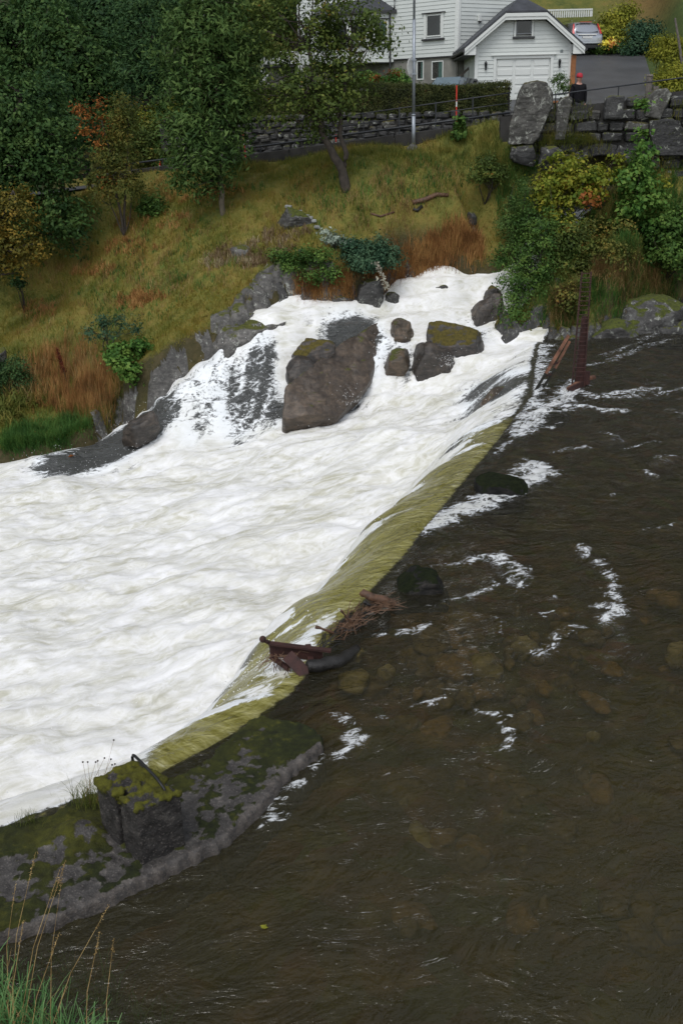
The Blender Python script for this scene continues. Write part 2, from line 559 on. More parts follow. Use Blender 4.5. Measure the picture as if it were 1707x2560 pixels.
def ground_material():
    t = NT('turf_and_bed')
    p = t.pos()
    n1 = t.noise(p, 0.55, 5, 0.65)
    n2 = t.noise(p, 4.0, 5, 0.7)
    n3 = t.noise(p, 17.0, 4, 0.7)
    mixn = t.math('ADD', t.math('MULTIPLY', n1, 0.6), t.math('MULTIPLY', n2, 0.4))
    turf = t.ramp(mixn, [(0.32, (0.058, 0.080, 0.018)), (0.45, (0.135, 0.138, 0.028)), (0.56, (0.205, 0.168, 0.038)), (0.66, (0.200, 0.120, 0.038)), (0.78, (0.075, 0.038, 0.018))])
    turf = t.mix(t.math('MULTIPLY', n3, 0.55), turf, t.mix(0.5, turf, (0.02, 0.02, 0.008)))
    lawn = t.ramp(n2, [(0.3, (0.030, 0.055, 0.012)), (0.7, (0.075, 0.10, 0.025))])
    col = t.mix(t.attr('lawn'), turf, lawn)
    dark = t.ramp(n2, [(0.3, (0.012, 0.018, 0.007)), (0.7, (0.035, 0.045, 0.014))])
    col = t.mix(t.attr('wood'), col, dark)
    heath = t.ramp(n2, [(0.3, (0.10, 0.050, 0.020)), (0.7, (0.16, 0.095, 0.035))])
    col = t.mix(t.attr('heath'), col, heath)
    earth = t.ramp(n2, [(0.35, (0.018, 0.014, 0.010)), (0.7, (0.055, 0.043, 0.030))])
    col = t.mix(t.attr('earth'), col, earth)
    v = t.vor(p, 3.2)
    bed = t.ramp(t.noise(p, 2.2, 5, .65), [(0.3, (0.046, 0.037, 0.016)), (0.5, (0.115, 0.090, 0.038)), (0.68, (0.25, 0.19, 0.085))])
    bed = t.mix(0.35, bed, v.outputs['Color'], 'MULTIPLY')
    col = t.mix(t.attr('bed'), col, bed)
    nrm = t.bump(t.math('ADD', n2, n3), 0.6, 0.06)
    return t.done(t.bsdf(col, 0.85, nrm, 0, 0.25))

_bed = sstep(0.0, 0.35, GSD)
_lawn = sstep(-0.2, 0.6, GY - stone_y(GX)) * sstep(-5.5, -4.0, GX)
_lawn = np.maximum(_lawn, sstep(-.4, .6, GX - drive_x1(GY)) * sstep(35, 37, GY)) * (1 - sstep(60, 66, GY))
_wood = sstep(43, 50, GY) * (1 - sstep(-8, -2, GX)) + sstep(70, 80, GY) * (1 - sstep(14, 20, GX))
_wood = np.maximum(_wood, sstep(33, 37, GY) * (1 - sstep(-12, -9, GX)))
_heath = sstep(58, 64, GY) * sstep(15, 20, GX) * (1 - sstep(90, 100, GY)) * (.35 + .65 * sstep(-.1, .25, fbm(GX * .08, GY * .08, 3.0, 3)))
_earth = sstep(-0.55, -0.15, GSD) * (1 - _bed)
ground = link('ground', mesh_np('ground', np.stack([GX, GY, GZ], -1).reshape(-1, 3), _f, True,
              {'bed': _bed, 'lawn': np.clip(_lawn, 0, 1), 'wood': np.clip(_wood, 0, 1), 'heath': _heath, 'earth': _earth * .8}), ground_material())
kind(ground, 'structure')

from mathutils.bvhtree import BVHTree
_gv = np.stack([GX, GY, GZ], -1)
_ix = lambda a, q: np.clip(np.searchsorted(a, q) - 1, 0, len(a) - 2)
def gz(x, y):
    """height of the built ground sheet"""
    x = np.asarray(x, float); y = np.asarray(y, float)
    i, j = _ix(gx, x), _ix(gy, y)
    tx = (x - gx[i]) / (gx[i + 1] - gx[i]); ty = (y - gy[j]) / (gy[j + 1] - gy[j])
    return (GZ[j, i] * (1 - tx) + GZ[j, i + 1] * tx) * (1 - ty) + (GZ[j + 1, i] * (1 - tx) + GZ[j + 1, i + 1] * tx) * ty

# ------------------------------------------------------------------ river
# white streaks on the pool: photograph polylines with half-widths in metres and strength
STREAKS = [
    (((1355, 1180), (1320, 1205), (1225, 1250), (1130, 1290), (1010, 1335)), .30, 1.0),
    (((1240, 1215), (1330, 1160), (1380, 1190)), .26, .9),
    (((1180, 1400), (1250, 1395), (1300, 1430), (1290, 1460)), .22, .8),
    (((1090, 1420), (1150, 1410), (1190, 1395)), .10, .6),
    (((1180, 1490), (1240, 1465)), .10, .7), (((1130, 1500), (1190, 1490)), .08, .7),
    (((1450, 1370), (1500, 1410), (1545, 1470), (1540, 1500)), .14, .75), (((1505, 1520), (1555, 1525), (1510, 1545)), .16, .85),
    (((1350, 1640), (1400, 1590), (1440, 1570)), .14, .7), (((1360, 1540), (1400, 1530)), .09, .6), (((1370, 1500), (1400, 1490)), .07, .6),
    (((1245, 1550), (1260, 1590)), .08, .55), (((940, 1590), (1010, 1580), (1080, 1560)), .07, .75), (((1020, 1765), (1060, 1755), (1110, 1745)), .06, .65),
    (((1200, 1780), (1245, 1790), (1265, 1840), (1262, 1870)), .11, .75), (((940, 1800), (970, 1795)), .07, .55),
    (((850, 1790), (890, 1830), (870, 1880), (800, 1900)), .14, .75), (((830, 1900), (760, 1950), (690, 2010), (670, 2060)), .10, .7), (((670, 2060), (720, 2040)), .08, .6),
    (((1420, 960), (1480, 1000), (1560, 985), (1640, 975)), .25, .75), (((1340, 1040), (1400, 1020), (1470, 1020), (1560, 1030)), .20, .8),
    (((1300, 1080), (1360, 1040), (1420, 1030)), .22, .9), (((1450, 920), (1520, 905), (1600, 870), (1680, 850)), .22, .62), (((1500, 890), (1580, 860), (1660, 830)), .2, .6),
    (((1380, 1130), (1430, 1120), (1470, 1120)), .10, .6), (((1500, 1085), (1530, 1090)), .14, .7), (((1610, 1180), (1635, 1195)), .12, .75), (((1640, 1150), (1707, 1140)), .10, .6),
    (((1660, 985), (1707, 975)), .14, .65), (((1670, 1030), (1707, 1040)), .12, .6), (((1540, 1000), (1660, 985)), .16, .7),
    (((1180, 930), (1290, 900), (1350, 870)), .5, .9), (((1440, 960), (1410, 1000), (1330, 1040)), .35, .95),
    (((100, 2300), (200, 2290)), .06, .5), (((40, 2370), (110, 2350)), .07, .45), (((300, 2260), (380, 2230)), .05, .35),
    (((860, 1700), (880, 1680)), .05, .3), (((1290, 1085), (1335, 1005), (1350, 930), (1352, 870)), .30, .85), (((1240, 1140), (1290, 1090), (1400, 1060)), .14, .7), (((1560, 1120), (1640, 1100)), .10, .6), (((1480, 1240), (1560, 1230)), .08, .5), (((1600, 1330), (1690, 1310)), .08, .5), (((1060, 1520), (1130, 1500)), .08, .6),
]
WX = np.arange(-15.0, 17.0, .05)
WY = axis([(2.6, 33.6, .05)])
XX, YY = np.meshgrid(WX, WY)
WB, WS, WZL = water_base(XX, YY)
WSD = poly_sd(SHORE, XX, YY)
pool = WS <= 0
streak = np.zeros_like(XX)
for pts, hw, st in STREAKS:
    hw = hw * 1.0; st = st * 1.02
    q = [at_z(u, v, 0.0)[:2] for u, v in pts]
    bx = [min(a[0] for a in q) - 1.2, max(a[0] for a in q) + 1.2, min(a[1] for a in q) - 1.2, max(a[1] for a in q) + 1.2]
    i0, i1 = np.searchsorted(WX, bx[0]), np.searchsorted(WX, bx[1]); j0, j1 = np.searchsorted(WY, bx[2]), np.searchsorted(WY, bx[3])
    if i1 <= i0 or j1 <= j0:
        continue
    sx, sy_ = XX[j0:j1, i0:i1], YY[j0:j1, i0:i1]
    d, _ = line_d(q, sx + .10 * fbm(sx * 4, sy_ * 4, 3.0, 2), sy_ + .10 * fbm(sx * 4, sy_ * 4, 8.0, 2))
    w = .74 * st * np.exp(-(d / (hw * 1.15)) ** 2)
    streak[j0:j1, i0:i1] = np.maximum(streak[j0:j1, i0:i1], w)

along = np.zeros_like(XX); _bd = np.full(XX.shape, 1e9); _acc = 0.0
for (ax, ay), (bx_, by_) in zip(LIPX[:-1], LIPX[1:]):
    L_ = math.hypot(bx_ - ax, by_ - ay)
    t_ = np.clip(((XX - ax) * (bx_ - ax) + (YY - ay) * (by_ - ay)) / L_ ** 2, 0, 1)
    dd_ = (XX - ax - t_ * (bx_ - ax)) ** 2 + (YY - ay - t_ * (by_ - ay)) ** 2
    along = np.where(dd_ < _bd, _acc + t_ * L_, along); _bd = np.minimum(_bd, dd_); _acc += L_
# streak texture drawn out along the current (line-integral convolution of noise)
_gy, _gx = np.gradient(WB, .05)
_ty, _tx = np.gradient(np.where(np.abs(WS) < 6, WS, 6), .05)
VX = np.where(pool, .55 * _tx - .55, -1.6 * np.clip(_gx, -2, 2) - .93); VY = np.where(pool, .55 * _ty - .15, -1.6 * np.clip(_gy, -2, 2) - .37)
VX = VX + .35 * fbm(XX * .6, YY * .6, 21.0, 2); VY = VY + .35 * fbm(XX * .6, YY * .6, 31.0, 2)
_vn = np.sqrt(VX ** 2 + VY ** 2) + 1e-6; VX /= _vn; VY /= _vn
_src = rng.normal(size=XX.shape) * .55 + 1.5 * vnoise(XX * 5, YY * 5, 2.0) + 1.2 * vnoise(XX * 2.2, YY * 2.2, 4.0)
def lic(steps, h):
    out = _src.copy()
    ny_, nx_ = _src.shape
    for sgn in (1, -1):
        px_, py_ = np.meshgrid(np.arange(nx_, dtype=float), np.arange(ny_, dtype=float))
        for k in range(steps):
            i = np.clip(px_.astype(int), 0, nx_ - 1); j = np.clip(py_.astype(int), 0, ny_ - 1)
            px_ += sgn * VX[j, i] * h; py_ += sgn * VY[j, i] * h
            i = np.clip(px_.astype(int), 0, nx_ - 1); j = np.clip(py_.astype(int), 0, ny_ - 1)
            out += _src[j, i]
    out /= (2 * steps + 1)
    return out
LIC = lic(9, 1.0)
LIC = (LIC - LIC.mean()) / LIC.std()
licn = np.clip(.5 + LIC * .22, 0, 1)
# drop from the crest: 0 at the top, 1 where the sheet meets the lower river
drop = np.clip(WS, 0, None)
isfall = (WS > 0) & (WZL < -0.05) & (WS < 3.2)
hfall = np.where(isfall, np.clip(-WB / np.maximum(-WZL, .15), 0, 1), 1.0)
# olive sheet on the face of the fall
olive = np.where(isfall | ((WS > -.3) & (WS <= 0) & (WZL < -.05)), sstep(-0.25, 0.30, WS) * (1 - sstep(0.28, 0.55, hfall + .30 * fbm(along * 1.1, WS * .3, 4.0, 4, .6))), 0)
foam = np.where(WS > 0, 1.0, 0.0)
foam = np.where(isfall, sstep(0.20, 0.50, hfall + .36 * fbm(along * 1.1, WS * .3, 4.0, 4, .6) + .10 * LIC), foam)
_lw = 1 - sstep(-2.3, -1.7, XX)
olive = olive * (1 - _lw * (WS > .02)); foam = np.where(isfall, np.maximum(foam, _lw * sstep(0, .1, WS)), foam)
_up = sstep(18.5, 21.5, YY + .8 * fbm(XX * .9, YY * .9, 2.0, 2))
olive = olive * (1 - _up); foam = np.where(isfall, np.maximum(foam, _up * sstep(-.02, .2, WS) * .9), foam)
foam = np.where((YY > 31.6) & (WS > 0), foam * (1 - sstep(31.6, 32.4, YY)), foam)
murk = np.where(WS < 0, .35 * sstep(10.5, 7.0, YY), 1.0)
# parts of the lower river that are not white: photograph pixel, height, radius, how clear
for u, v, z, r, k in ((470, 1090, -1.75, .35, .35), (560, 960, -.6, .5, .50), (640, 900, 0.0, .45, .5), (600, 1020, -1.1, .5, .40), (520, 930, -.45, .4, .35), (480, 985, -.9, .35, .3), (400, 1060, -1.6, .5, .4), (520, 1040, -1.4, .5, .3),
                      (300, 1120, -2.1, .6, .95), (220, 1140, -2.15, .7, 1.0), (140, 1160, -2.2, .5, .85), (360, 1085, -1.85, .45, .75), (420, 1040, -1.4, .4, .5), (660, 860, .3, .35, .45),
                      (870, 900, -.3, .7, .75), (830, 960, -.7, .6, .6), (900, 850, .2, .55, .8), (680, 790, .75, .3, .5), (560, 880, .0, .3, .6), (800, 1000, -1.0, .4, .4),
                      (1190, 800, .55, .45, .45), (1010, 880, -.1, .35, .35), (950, 860, 0.1, .35, .45), (1100, 900, -.4, .25, .3), (700, 1020, -1.2, .4, .5), (650, 990, -1.0, .4, .45)):
    p = at_z(u, v, z)
    foam = foam * (1 - (k if k > .7 else k * .82) * np.exp(-(((XX - p[0]) / r) ** 2 + ((YY - p[1]) / (r * 1.4)) ** 2)))
# dark slabs of smooth water near the mast
for u, v, z, r, k in ((1250, 985, -.45, .8, .95), (1205, 960, -.5, .6, .6), (1330, 1000, -.1, .4, .6)):
    p = at_z(u, v, z)
    foam = foam * (1 - k * np.exp(-(((XX - p[0]) / r) ** 2 + ((YY - p[1]) / (r * 1.1)) ** 2)))
foam = np.maximum(foam, streak * np.where(pool, 1, .0))
# white water along the foot of the debris on the crest
for u, v, r in ((800, 1640, .55), (870, 1560, .5), (760, 1690, .5), (700, 1720, .4)):
    p = at_z(u, v, 0.0)
    g = np.exp(-((XX - p[0] + .25) ** 2 + (YY - p[1] - .1) ** 2) / r ** 2) * sstep(0.02, .25, WS)
    foam = np.maximum(foam, g * .95)

# relief
flow = np.array([-0.93, -0.37])
fu = XX * flow[0] + YY * flow[1]; fv = -XX * flow[1] + YY * flow[0]
turb = fbm(fu * .55, fv * 1.0, 1.0, 3, .55)
rid = 1 - np.abs(fbm(fu * 1.2 + .6 * turb, fv * 2.0, 5.0, 4, .55)) * 2
puff = fbm(XX * 2.4 + turb, YY * 2.4, 9.0, 4, .6)
fine = fbm(fu * 5.0, fv * 8.0, 2.0, 3, .6)
lowamp = sstep(0.0, 1.6, WS) * (WS > 0)
up_c = 1 - .55 * sstep(-1.3, 0.0, WZL)
H = lowamp * up_c * (0.26 * turb + 0.035 * rid * foam + 0.05 * puff * foam + (0.008 + .026 * sstep(-1.7, -.8, WZL)) * np.clip(LIC, -2, 2) * foam) * sstep(-.05, .5, WSD)
# pool ripples: dunes of current, small chop
chop = 0.030 * fbm(fu * 1.1, fv * 1.9, 3.0, 3, .55) + 0.010 * (1 - np.abs(fbm(fu * 3.0, fv * 4.6, 7.0, 3, .6)) * 2)
calm = sstep(9.0, 20.0, YY)
H = H + np.where(WS <= 0, chop * (.35 + 2.1 * calm), 0) * sstep(0.0, .4, np.abs(WS) + .12)
H = H + streak * pool * (0.05 + 0.05 * fbm(XX * 8, YY * 8, 1.0, 3))
H = H + np.where(isfall, (1 - lowamp) * (.012 * np.clip(LIC, -2, 2)) + (1 - lowamp) * .02 * fbm(fu * 2.0, fv * 7.0, 4.0, 3), 0)
WZ = WB + H
river_keep = (WSD > -0.45)
_wf = grid_faces(len(WY), len(WX))
_kv = river_keep.ravel()
_kf = _kv[_wf].all(1)
_wf = _wf[_kf]
_used = np.zeros(len(_kv), bool); _used[_wf.ravel()] = True
_re = np.cumsum(_used) - 1
def river_material():
    t = NT('river_water')
    p = t.pos()
    # coordinates drawn out along the current
    mp = t.n('Mapping'); t.s(mp.inputs['Vector'], p)
    mp.inputs['Rotation'].default_value = (0, 0, -math.atan2(flow[1], flow[0]))
    st = t.scale(mp.outputs[0], (0.55, 1.0, 1.0))
    a_foam, a_olive = t.attr('foam'), t.attr('olive')
    def ridge(vec, sc, det, ro, di):
        n = t.noise(vec, sc, det, ro, di)
        return t.math('SUBTRACT', 1.0, t.math('MULTIPLY', t.math('ABSOLUTE', t.math('SUBTRACT', n, .5)), 4.0), True)
    web = ridge(st, 3.6, 5, .55, 1.1)
    n_iso = t.mix(.30, t.noise(st, 9.0, 9, 0.80, 1.8), t.math('MULTIPLY', web, .62))
    n_lace = t.mix(t.mrange(t.attr('past'), -.1, .3, 0.0, .22), n_iso, t.attr('lic'))
    thr = t.math('SUBTRACT', 1.0, a_foam)
    lo = t.math('SUBTRACT', thr, 0.06); hi = t.math('ADD', thr, 0.24)
    nn = t.mrange(n_lace, 0.25, 0.75)
    mask = t.mrange(nn, lo, hi)
    mask = t.math('MULTIPLY', mask, t.mrange(a_foam, 0.10, 0.28), True)
    mask = t.math('MAXIMUM', mask, t.mrange(a_foam, 0.90, 0.99))
    mask = t.math('MULTIPLY', mask, t.mrange(t.attr('past'), -.2, .3, .72, 1.0))
    # ripples
    wv = t.scale(mp.outputs[0], (0.75, 1.15, 1))
    r1 = t.math('ABSOLUTE', t.math('SUBTRACT', t.noise(wv, 1.5, 4, 0.55, 1.6), .5))
    r2 = t.math('ABSOLUTE', t.math('SUBTRACT', t.noise(wv, 4.4, 4, 0.55, 1.4), .5))
    r3 = t.noise(wv, 14.0, 3, 0.6, 1.0)
    yy = t.n('SeparateXYZ', ins={0: p}).outputs['Y']
    rh = t.math('ADD', t.math('MULTIPLY', r1, 1.5), t.math('ADD', t.math('MULTIPLY', r2, .60), t.math('MULTIPLY', r3, t.mrange(yy, 7.0, 16.0, .06, .22))))
    nw = t.bump(rh, 1.0, t.mrange(yy, 8.0, 22.0, 0.080, 0.32))
    fres = t.n('Fresnel', ins={'IOR': 1.33, 'Normal': nw}).outputs[0]
    gl = t.n('BsdfGlossy', ins={'Color': (1, 1, 1), 'Roughness': t.mrange(yy, 8.0, 22.0, 0.08, 0.26), 'Normal': nw}).outputs[0]
    tr = t.n('BsdfTransparent', ins={'Color': (0.60, 0.55, 0.39)}).outputs[0]
    df = t.n('BsdfDiffuse', ins={'Color': t.mix(t.mrange(t.attr('past'), -.1, .8), (0.056, 0.051, 0.026), (0.125, 0.130, 0.126)), 'Normal': nw}).outputs[0]
    body = t.n('MixShader', ins={0: t.math('ADD', 0.22, t.math('MULTIPLY', t.attr('murk'), 0.50)), 1: tr, 2: df}).outputs[0]
    clear = t.n('MixShader', ins={0: fres, 1: body, 2: gl}).outputs[0]
    # solid white water and olive sheet
    n_big = t.noise(st, 0.9, 5, 0.6, .5)
    n_f1 = t.noise(st, 3.5, 7, 0.68, 1.5)
    n_f2 = t.noise(st, 22.0, 5, 0.65)
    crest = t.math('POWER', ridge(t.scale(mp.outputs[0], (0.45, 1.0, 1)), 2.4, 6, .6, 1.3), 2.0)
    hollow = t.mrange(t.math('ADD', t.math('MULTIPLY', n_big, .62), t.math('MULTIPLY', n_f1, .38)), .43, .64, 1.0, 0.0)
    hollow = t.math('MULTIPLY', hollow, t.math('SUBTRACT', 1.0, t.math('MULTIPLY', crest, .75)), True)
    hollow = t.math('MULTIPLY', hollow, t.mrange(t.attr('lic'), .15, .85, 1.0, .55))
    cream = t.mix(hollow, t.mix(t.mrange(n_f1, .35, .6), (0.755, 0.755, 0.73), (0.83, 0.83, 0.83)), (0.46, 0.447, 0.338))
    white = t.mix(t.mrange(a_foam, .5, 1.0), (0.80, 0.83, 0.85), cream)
    cv = t.n('CombineXYZ', ins={0: t.math('MULTIPLY', t.attr('along'), 3.2), 1: t.math('MULTIPLY', t.attr('past'), 0.7), 2: 0.0}).outputs[0]
    n_st = t.noise(cv, 2.2, 6, .68, .7)
    oc = t.ramp(n_st, [(0.3, (0.125, 0.112, 0.022)), (0.50, (0.215, 0.198, 0.052)), (0.62, (0.32, 0.30, 0.12)), (0.74, (0.55, 0.54, 0.40))])
    nf = t.bump(t.math('ADD', n_f1, t.math('MULTIPLY', n_f2, 0.35)), 0.30, 0.06)
    foam_s = t.bsdf(white, 0.55, nf, 0, 0.3)
    ol_s = t.bsdf(oc, 0.18, nw, 0, 0.5)
    base = t.n('MixShader', ins={0: t.mrange(a_olive, 0.05, 0.75), 1: clear, 2: ol_s}).outputs[0]
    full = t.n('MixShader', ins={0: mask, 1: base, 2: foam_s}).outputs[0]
    return t.done(full)
M_RIVER = river_material()
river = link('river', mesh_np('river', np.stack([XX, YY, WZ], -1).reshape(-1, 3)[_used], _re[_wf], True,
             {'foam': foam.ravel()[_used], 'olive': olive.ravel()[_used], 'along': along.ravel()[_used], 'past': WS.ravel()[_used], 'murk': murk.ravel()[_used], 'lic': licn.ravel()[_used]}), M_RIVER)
kind(river, 'structure')

def wz(x, y):
    x = np.asarray(x, float); y = np.asarray(y, float)
    i, j = _ix(WX, x), _ix(WY, y)
    return WZ[j, i]
# ------------------------------------------------------------------ rock materials
def rock_material(name, dark, mid, lite, moss=0.0, wet=0.5, lichen=0.0, mosscol=((0.030, 0.036, 0.006), (0.10, 0.105, 0.012)), scale=1.0):
    t = NT(name)
    p = t.pos()
    n1 = t.noise(p, 1.6 * scale, 6, 0.65, .4)
    n2 = t.noise(p, 9.0 * scale, 6, 0.7)
    n3 = t.noise(t.scale(p, (1, 1, 3.5)), 3.2 * scale, 5, 0.6, 1.0)
    n4 = t.noise(p, 38.0 * scale, 4, 0.7)
    f = t.math('ADD', t.math('MULTIPLY', n1, .34), t.math('ADD', t.math('MULTIPLY', n2, .28), t.math('ADD', t.math('MULTIPLY', n3, .20), t.math('MULTIPLY', n4, .18))))
    col = t.ramp(f, [(0.38, dark), (0.5, mid), (0.62, lite)])
    if lichen > 0:
        l = t.mrange(t.noise(p, 4.2 * scale, 6, 0.75, .6), 0.60 - .08 * lichen, 0.66)
        col = t.mix(t.math('MULTIPLY', l, .8), col, (0.34, 0.35, 0.31))
    rough = 0.75 - 0.45 * wet
    hgt = t.math('ADD', n2, t.math('ADD', t.math('MULTIPLY', n3, 1.2), t.math('MULTIPLY', n4, .35)))
    if moss > 0:
        nz = t.n('SeparateXYZ', ins={0: t.n('NewGeometry').outputs['Normal']}).outputs['Z']
        mm = t.math('ADD', t.math('MULTIPLY', nz, .55), t.noise(p, 2.3 * scale, 5, .65))
        mk = t.mrange(mm, 1.02 - .42 * moss, 1.12 - .42 * moss)
        mc = t.ramp(t.noise(p, 13, 4, .7), [(0.3, mosscol[0]), (0.7, mosscol[1])])
        col = t.mix(mk, col, mc)
        rough = t.mix(mk, (rough,) * 3, (0.95,) * 3)
        hgt = t.math('ADD', hgt, t.math('MULTIPLY', mk, t.noise(p, 30, 3, .7)))
    nrm = t.bump(hgt, 0.55, 0.05)
    return t.done(t.bsdf(col, rough, nrm, 0, 0.5 if wet > .05 else .15))
M_BOULDER = rock_material('wet_boulder', (0.010, 0.009, 0.008), (0.040, 0.033, 0.027), (0.11, 0.085, 0.065), 0.0, 0.95)
M_BOULDER_BROWN = rock_material('brown_boulder', (0.016, 0.012, 0.008), (0.062, 0.046, 0.030), (0.17, 0.115, 0.075), 0.12, 0.85)
M_BOULDER_MOSS = rock_material('mossy_boulder', (0.008, 0.007, 0.007), (0.032, 0.028, 0.025), (0.10, 0.075, 0.06), 0.62, 0.7, mosscol=((0.035, 0.030, 0.004), (0.11, 0.085, 0.012)))
M_SLAB = rock_material('wet_slab', (0.018, 0.013, 0.010), (0.062, 0.046, 0.033), (0.145, 0.105, 0.072), 0.08, 0.85, scale=.8)
M_LEDGE = rock_material('grey_ledge', (0.020, 0.019, 0.018), (0.075, 0.071, 0.065), (0.19, 0.18, 0.165), 0.28, 0.35, .5)
M_BANKROCK = rock_material('dark_bank_rock', (0.010, 0.010, 0.009), (0.032, 0.031, 0.029), (0.095, 0.092, 0.088), 0.30, 0.5, .6)
M_MOSSROCK = rock_material('bright_moss_rock', (0.012, 0.011, 0.010), (0.040, 0.038, 0.035), (0.13, 0.13, 0.125), 0.66, 0.45, .7, ((0.024, 0.032, 0.004), (0.085, 0.10, 0.010)))
M_CRESTROCK = rock_material('black_crest_rock', (0.005, 0.005, 0.005), (0.014, 0.014, 0.013), (0.045, 0.04, 0.036), 0.65, 0.0, 0, ((0.004, 0.007, 0.003), (0.014, 0.018, 0.006)))
M_STONE = rock_material('masonry_stone', (0.008, 0.008, 0.008), (0.024, 0.024, 0.024), (0.062, 0.062, 0.060), 0.22, 0.25, .35)
M_STONE_LICHEN = rock_material('lichen_stone', (0.018, 0.017, 0.015), (0.050, 0.048, 0.043), (0.12, 0.117, 0.105), 0.40, 0.1, 1.1, ((0.035, 0.030, 0.006), (0.085, 0.075, 0.018)))
M_BEDSTONE_PALE = simple('pale_bed_stone', (0.36, 0.32, 0.17), 0.7, 0, .45, 5, .4, 20, use_pos=True)
M_BEDSTONE_ORANGE = simple('orange_bed_stone', (0.24, 0.155, 0.055), 0.7, 0, .5, 8, .4, 20, use_pos=True)
M_BEDSTONE = simple('bed_stone', (0.15, 0.115, 0.055), 0.7, 0, .6, 7, .4, 20, use_pos=True)

_dg_tmp = []
def remeshed(verts_or_bm, voxel, smooth=0):
    """voxel-remesh a closed shape and return (verts, quads) arrays"""
    bm = verts_or_bm
    me = bpy.data.meshes.new('tmp'); bm.to_mesh(me); bm.free()
    o = bpy.data.objects.new('tmp', me); COL.objects.link(o)
    md = o.modifiers.new('r', 'REMESH'); md.mode = 'VOXEL'; md.voxel_size = voxel
    if smooth:
        ms = o.modifiers.new('s', 'SMOOTH'); ms.iterations = smooth; ms.factor = .5
    dg = bpy.context.evaluated_depsgraph_get()
    e = o.evaluated_get(dg)
    m2 = bpy.data.meshes.new_from_object(e)
    bpy.data.objects.remove(o); bpy.data.meshes.remove(me)
    return m2

def hull_bm(pts):
    bm = bmesh.new()
    for p in pts:
        bm.verts.new(tuple(p))
    r = bmesh.ops.convex_hull(bm, input=bm.verts)
    bmesh.ops.delete(bm, geom=[g for g in r['geom_interior'] if isinstance(g, bmesh.types.BMVert)], context='VERTS')
    bmesh.ops.recalc_face_normals(bm, faces=bm.faces)
    return bm

def roughen(me, amp, freq, seed=0.0, crack=0.5, facets=0):
    n = len(me.vertices)
    co = np.empty(n * 3, np.float32); me.vertices.foreach_get('co', co); co = co.reshape(-1, 3).astype(float)
    no = np.empty(n * 3, np.float32); me.vertex_normals.foreach_get('vector', no); no = no.reshape(-1, 3)
    if facets:
        r_ = np.random.default_rng(int(abs(seed) * 100) + 5)
        c_ = co.mean(0); lo_, hi_ = co.min(0), co.max(0)
        for k in range(facets):
            d_ = r_.normal(size=3); d_ /= np.linalg.norm(d_)
            s_ = (co - c_) @ d_
            lim = np.quantile(s_, r_.uniform(.80, .94))
            co = co - d_[None] * (np.maximum(s_ - lim, 0) * .9)[:, None]
    if facets:
        l2, h2 = co.min(0), co.max(0)
        co = lo_ + (co - l2) * ((hi_ - lo_) / (h2 - l2))[None]
    a = fbm(co[:, 0] * freq, co[:, 1] * freq, co[:, 2] * freq + seed, 5, .55)
    b = 1 - np.abs(fbm(co[:, 0] * freq * .8 + 7, co[:, 1] * freq * .8, co[:, 2] * freq * 1.6 + seed, 3, .5)) * 3
    d = amp * (a - crack * np.clip(b, 0, 1) ** 3)
    co = co + no * d[:, None]
    me.vertices.foreach_set('co', co.astype(np.float32).ravel())
    me.polygons.foreach_set('use_smooth', np.ones(len(me.polygons), bool))
    me.update()
    return me

def rock(name, pts, mat, amp=.07, freq=1.6, voxel=.06, seed=0.0, crack=.6, smooth=1, facets=9):
    me = remeshed(hull_bm(pts), voxel, smooth)
    roughen(me, amp, freq, seed, crack, facets)
    return link(name, me, mat)

def px_rock(name, sil, y0, dep, mat, sink=.3, amp=.06, freq=2.0, voxel=.055, seed=None, crack=.6, smooth=1):
    """rock from its outline in the photograph (pixels), its distance and its depth front to back"""
    P = np.array([at_y(u, v, y0) for u, v in sil])
    c = P.mean(0)
    lo = P[:, 2].min()
    pts = list(P)
    for k, (dy, s, dz) in enumerate(((-.42, .72, -.10), (.5, .72, .02))):
        q = c + (P - c) * np.array([s, 1, s]); q[:, 1] += dy * dep; q[:, 2] += dz * dep
        pts += list(q)
    pts += [p - np.array([0, 0, sink + (p[2] - lo) * .0]) for p in pts if p[2] < c[2]]
    return rock(name, pts, mat, amp, freq, voxel, seed if seed is not None else sil[0][0] * .37, crack, smooth)

# ---- boulders in the cascade
G_B = 'boulders in the upper cascade'
o = rock('boulder', [at_y(*q) for q in ((742, 1095, 24.9), (704, 1030, 25.1), (710, 958, 25.5), (765, 905, 26.3), (830, 850, 27.4), (900, 806, 28.6), (935, 796, 28.9), (968, 826, 28.8),
                                        (938, 872, 28.1), (868, 938, 26.9), (800, 985, 25.8), (788, 1065, 25.0))] +
         [at_y(*q) + np.array([-.12, .5, -.8]) for q in ((742, 1092, 25.1), (706, 1030, 25.3), (930, 870, 28.0), (930, 803, 28.7), (795, 985, 25.9))], M_SLAB, .05, 1.6, .04, 3.0, .7, 0, 3)
tag(o, 'largest slab of brown rock in the cascade, water sliding over its sloping back', 'boulder', G_B)
o = px_rock('boulder', ((973, 838), (978, 805), (992, 797), (1036, 806), (1042, 826), (1010, 840)), 28.2, .9, M_BOULDER_BROWN, .4); tag(o, 'small reddish brown boulder with white water passing either side of it', 'boulder', G_B)
o = px_rock('boulder', ((958, 905), (964, 880), (990, 862), (1022, 866), (1030, 880), (992, 908)), 27.3, .9, M_BOULDER_BROWN, .4); tag(o, 'half drowned brown boulder just below the small reddish one', 'boulder', G_B); o.location.z -= .14
o = px_rock('boulder', ((1060, 848), (1072, 812), (1100, 806), (1158, 818), (1198, 840), (1220, 868), (1190, 898), (1120, 894), (1070, 872)), 28.0, 1.1, M_BOULDER_MOSS, .3); tag(o, 'angular black boulder with brown moss on its top', 'boulder', G_B)
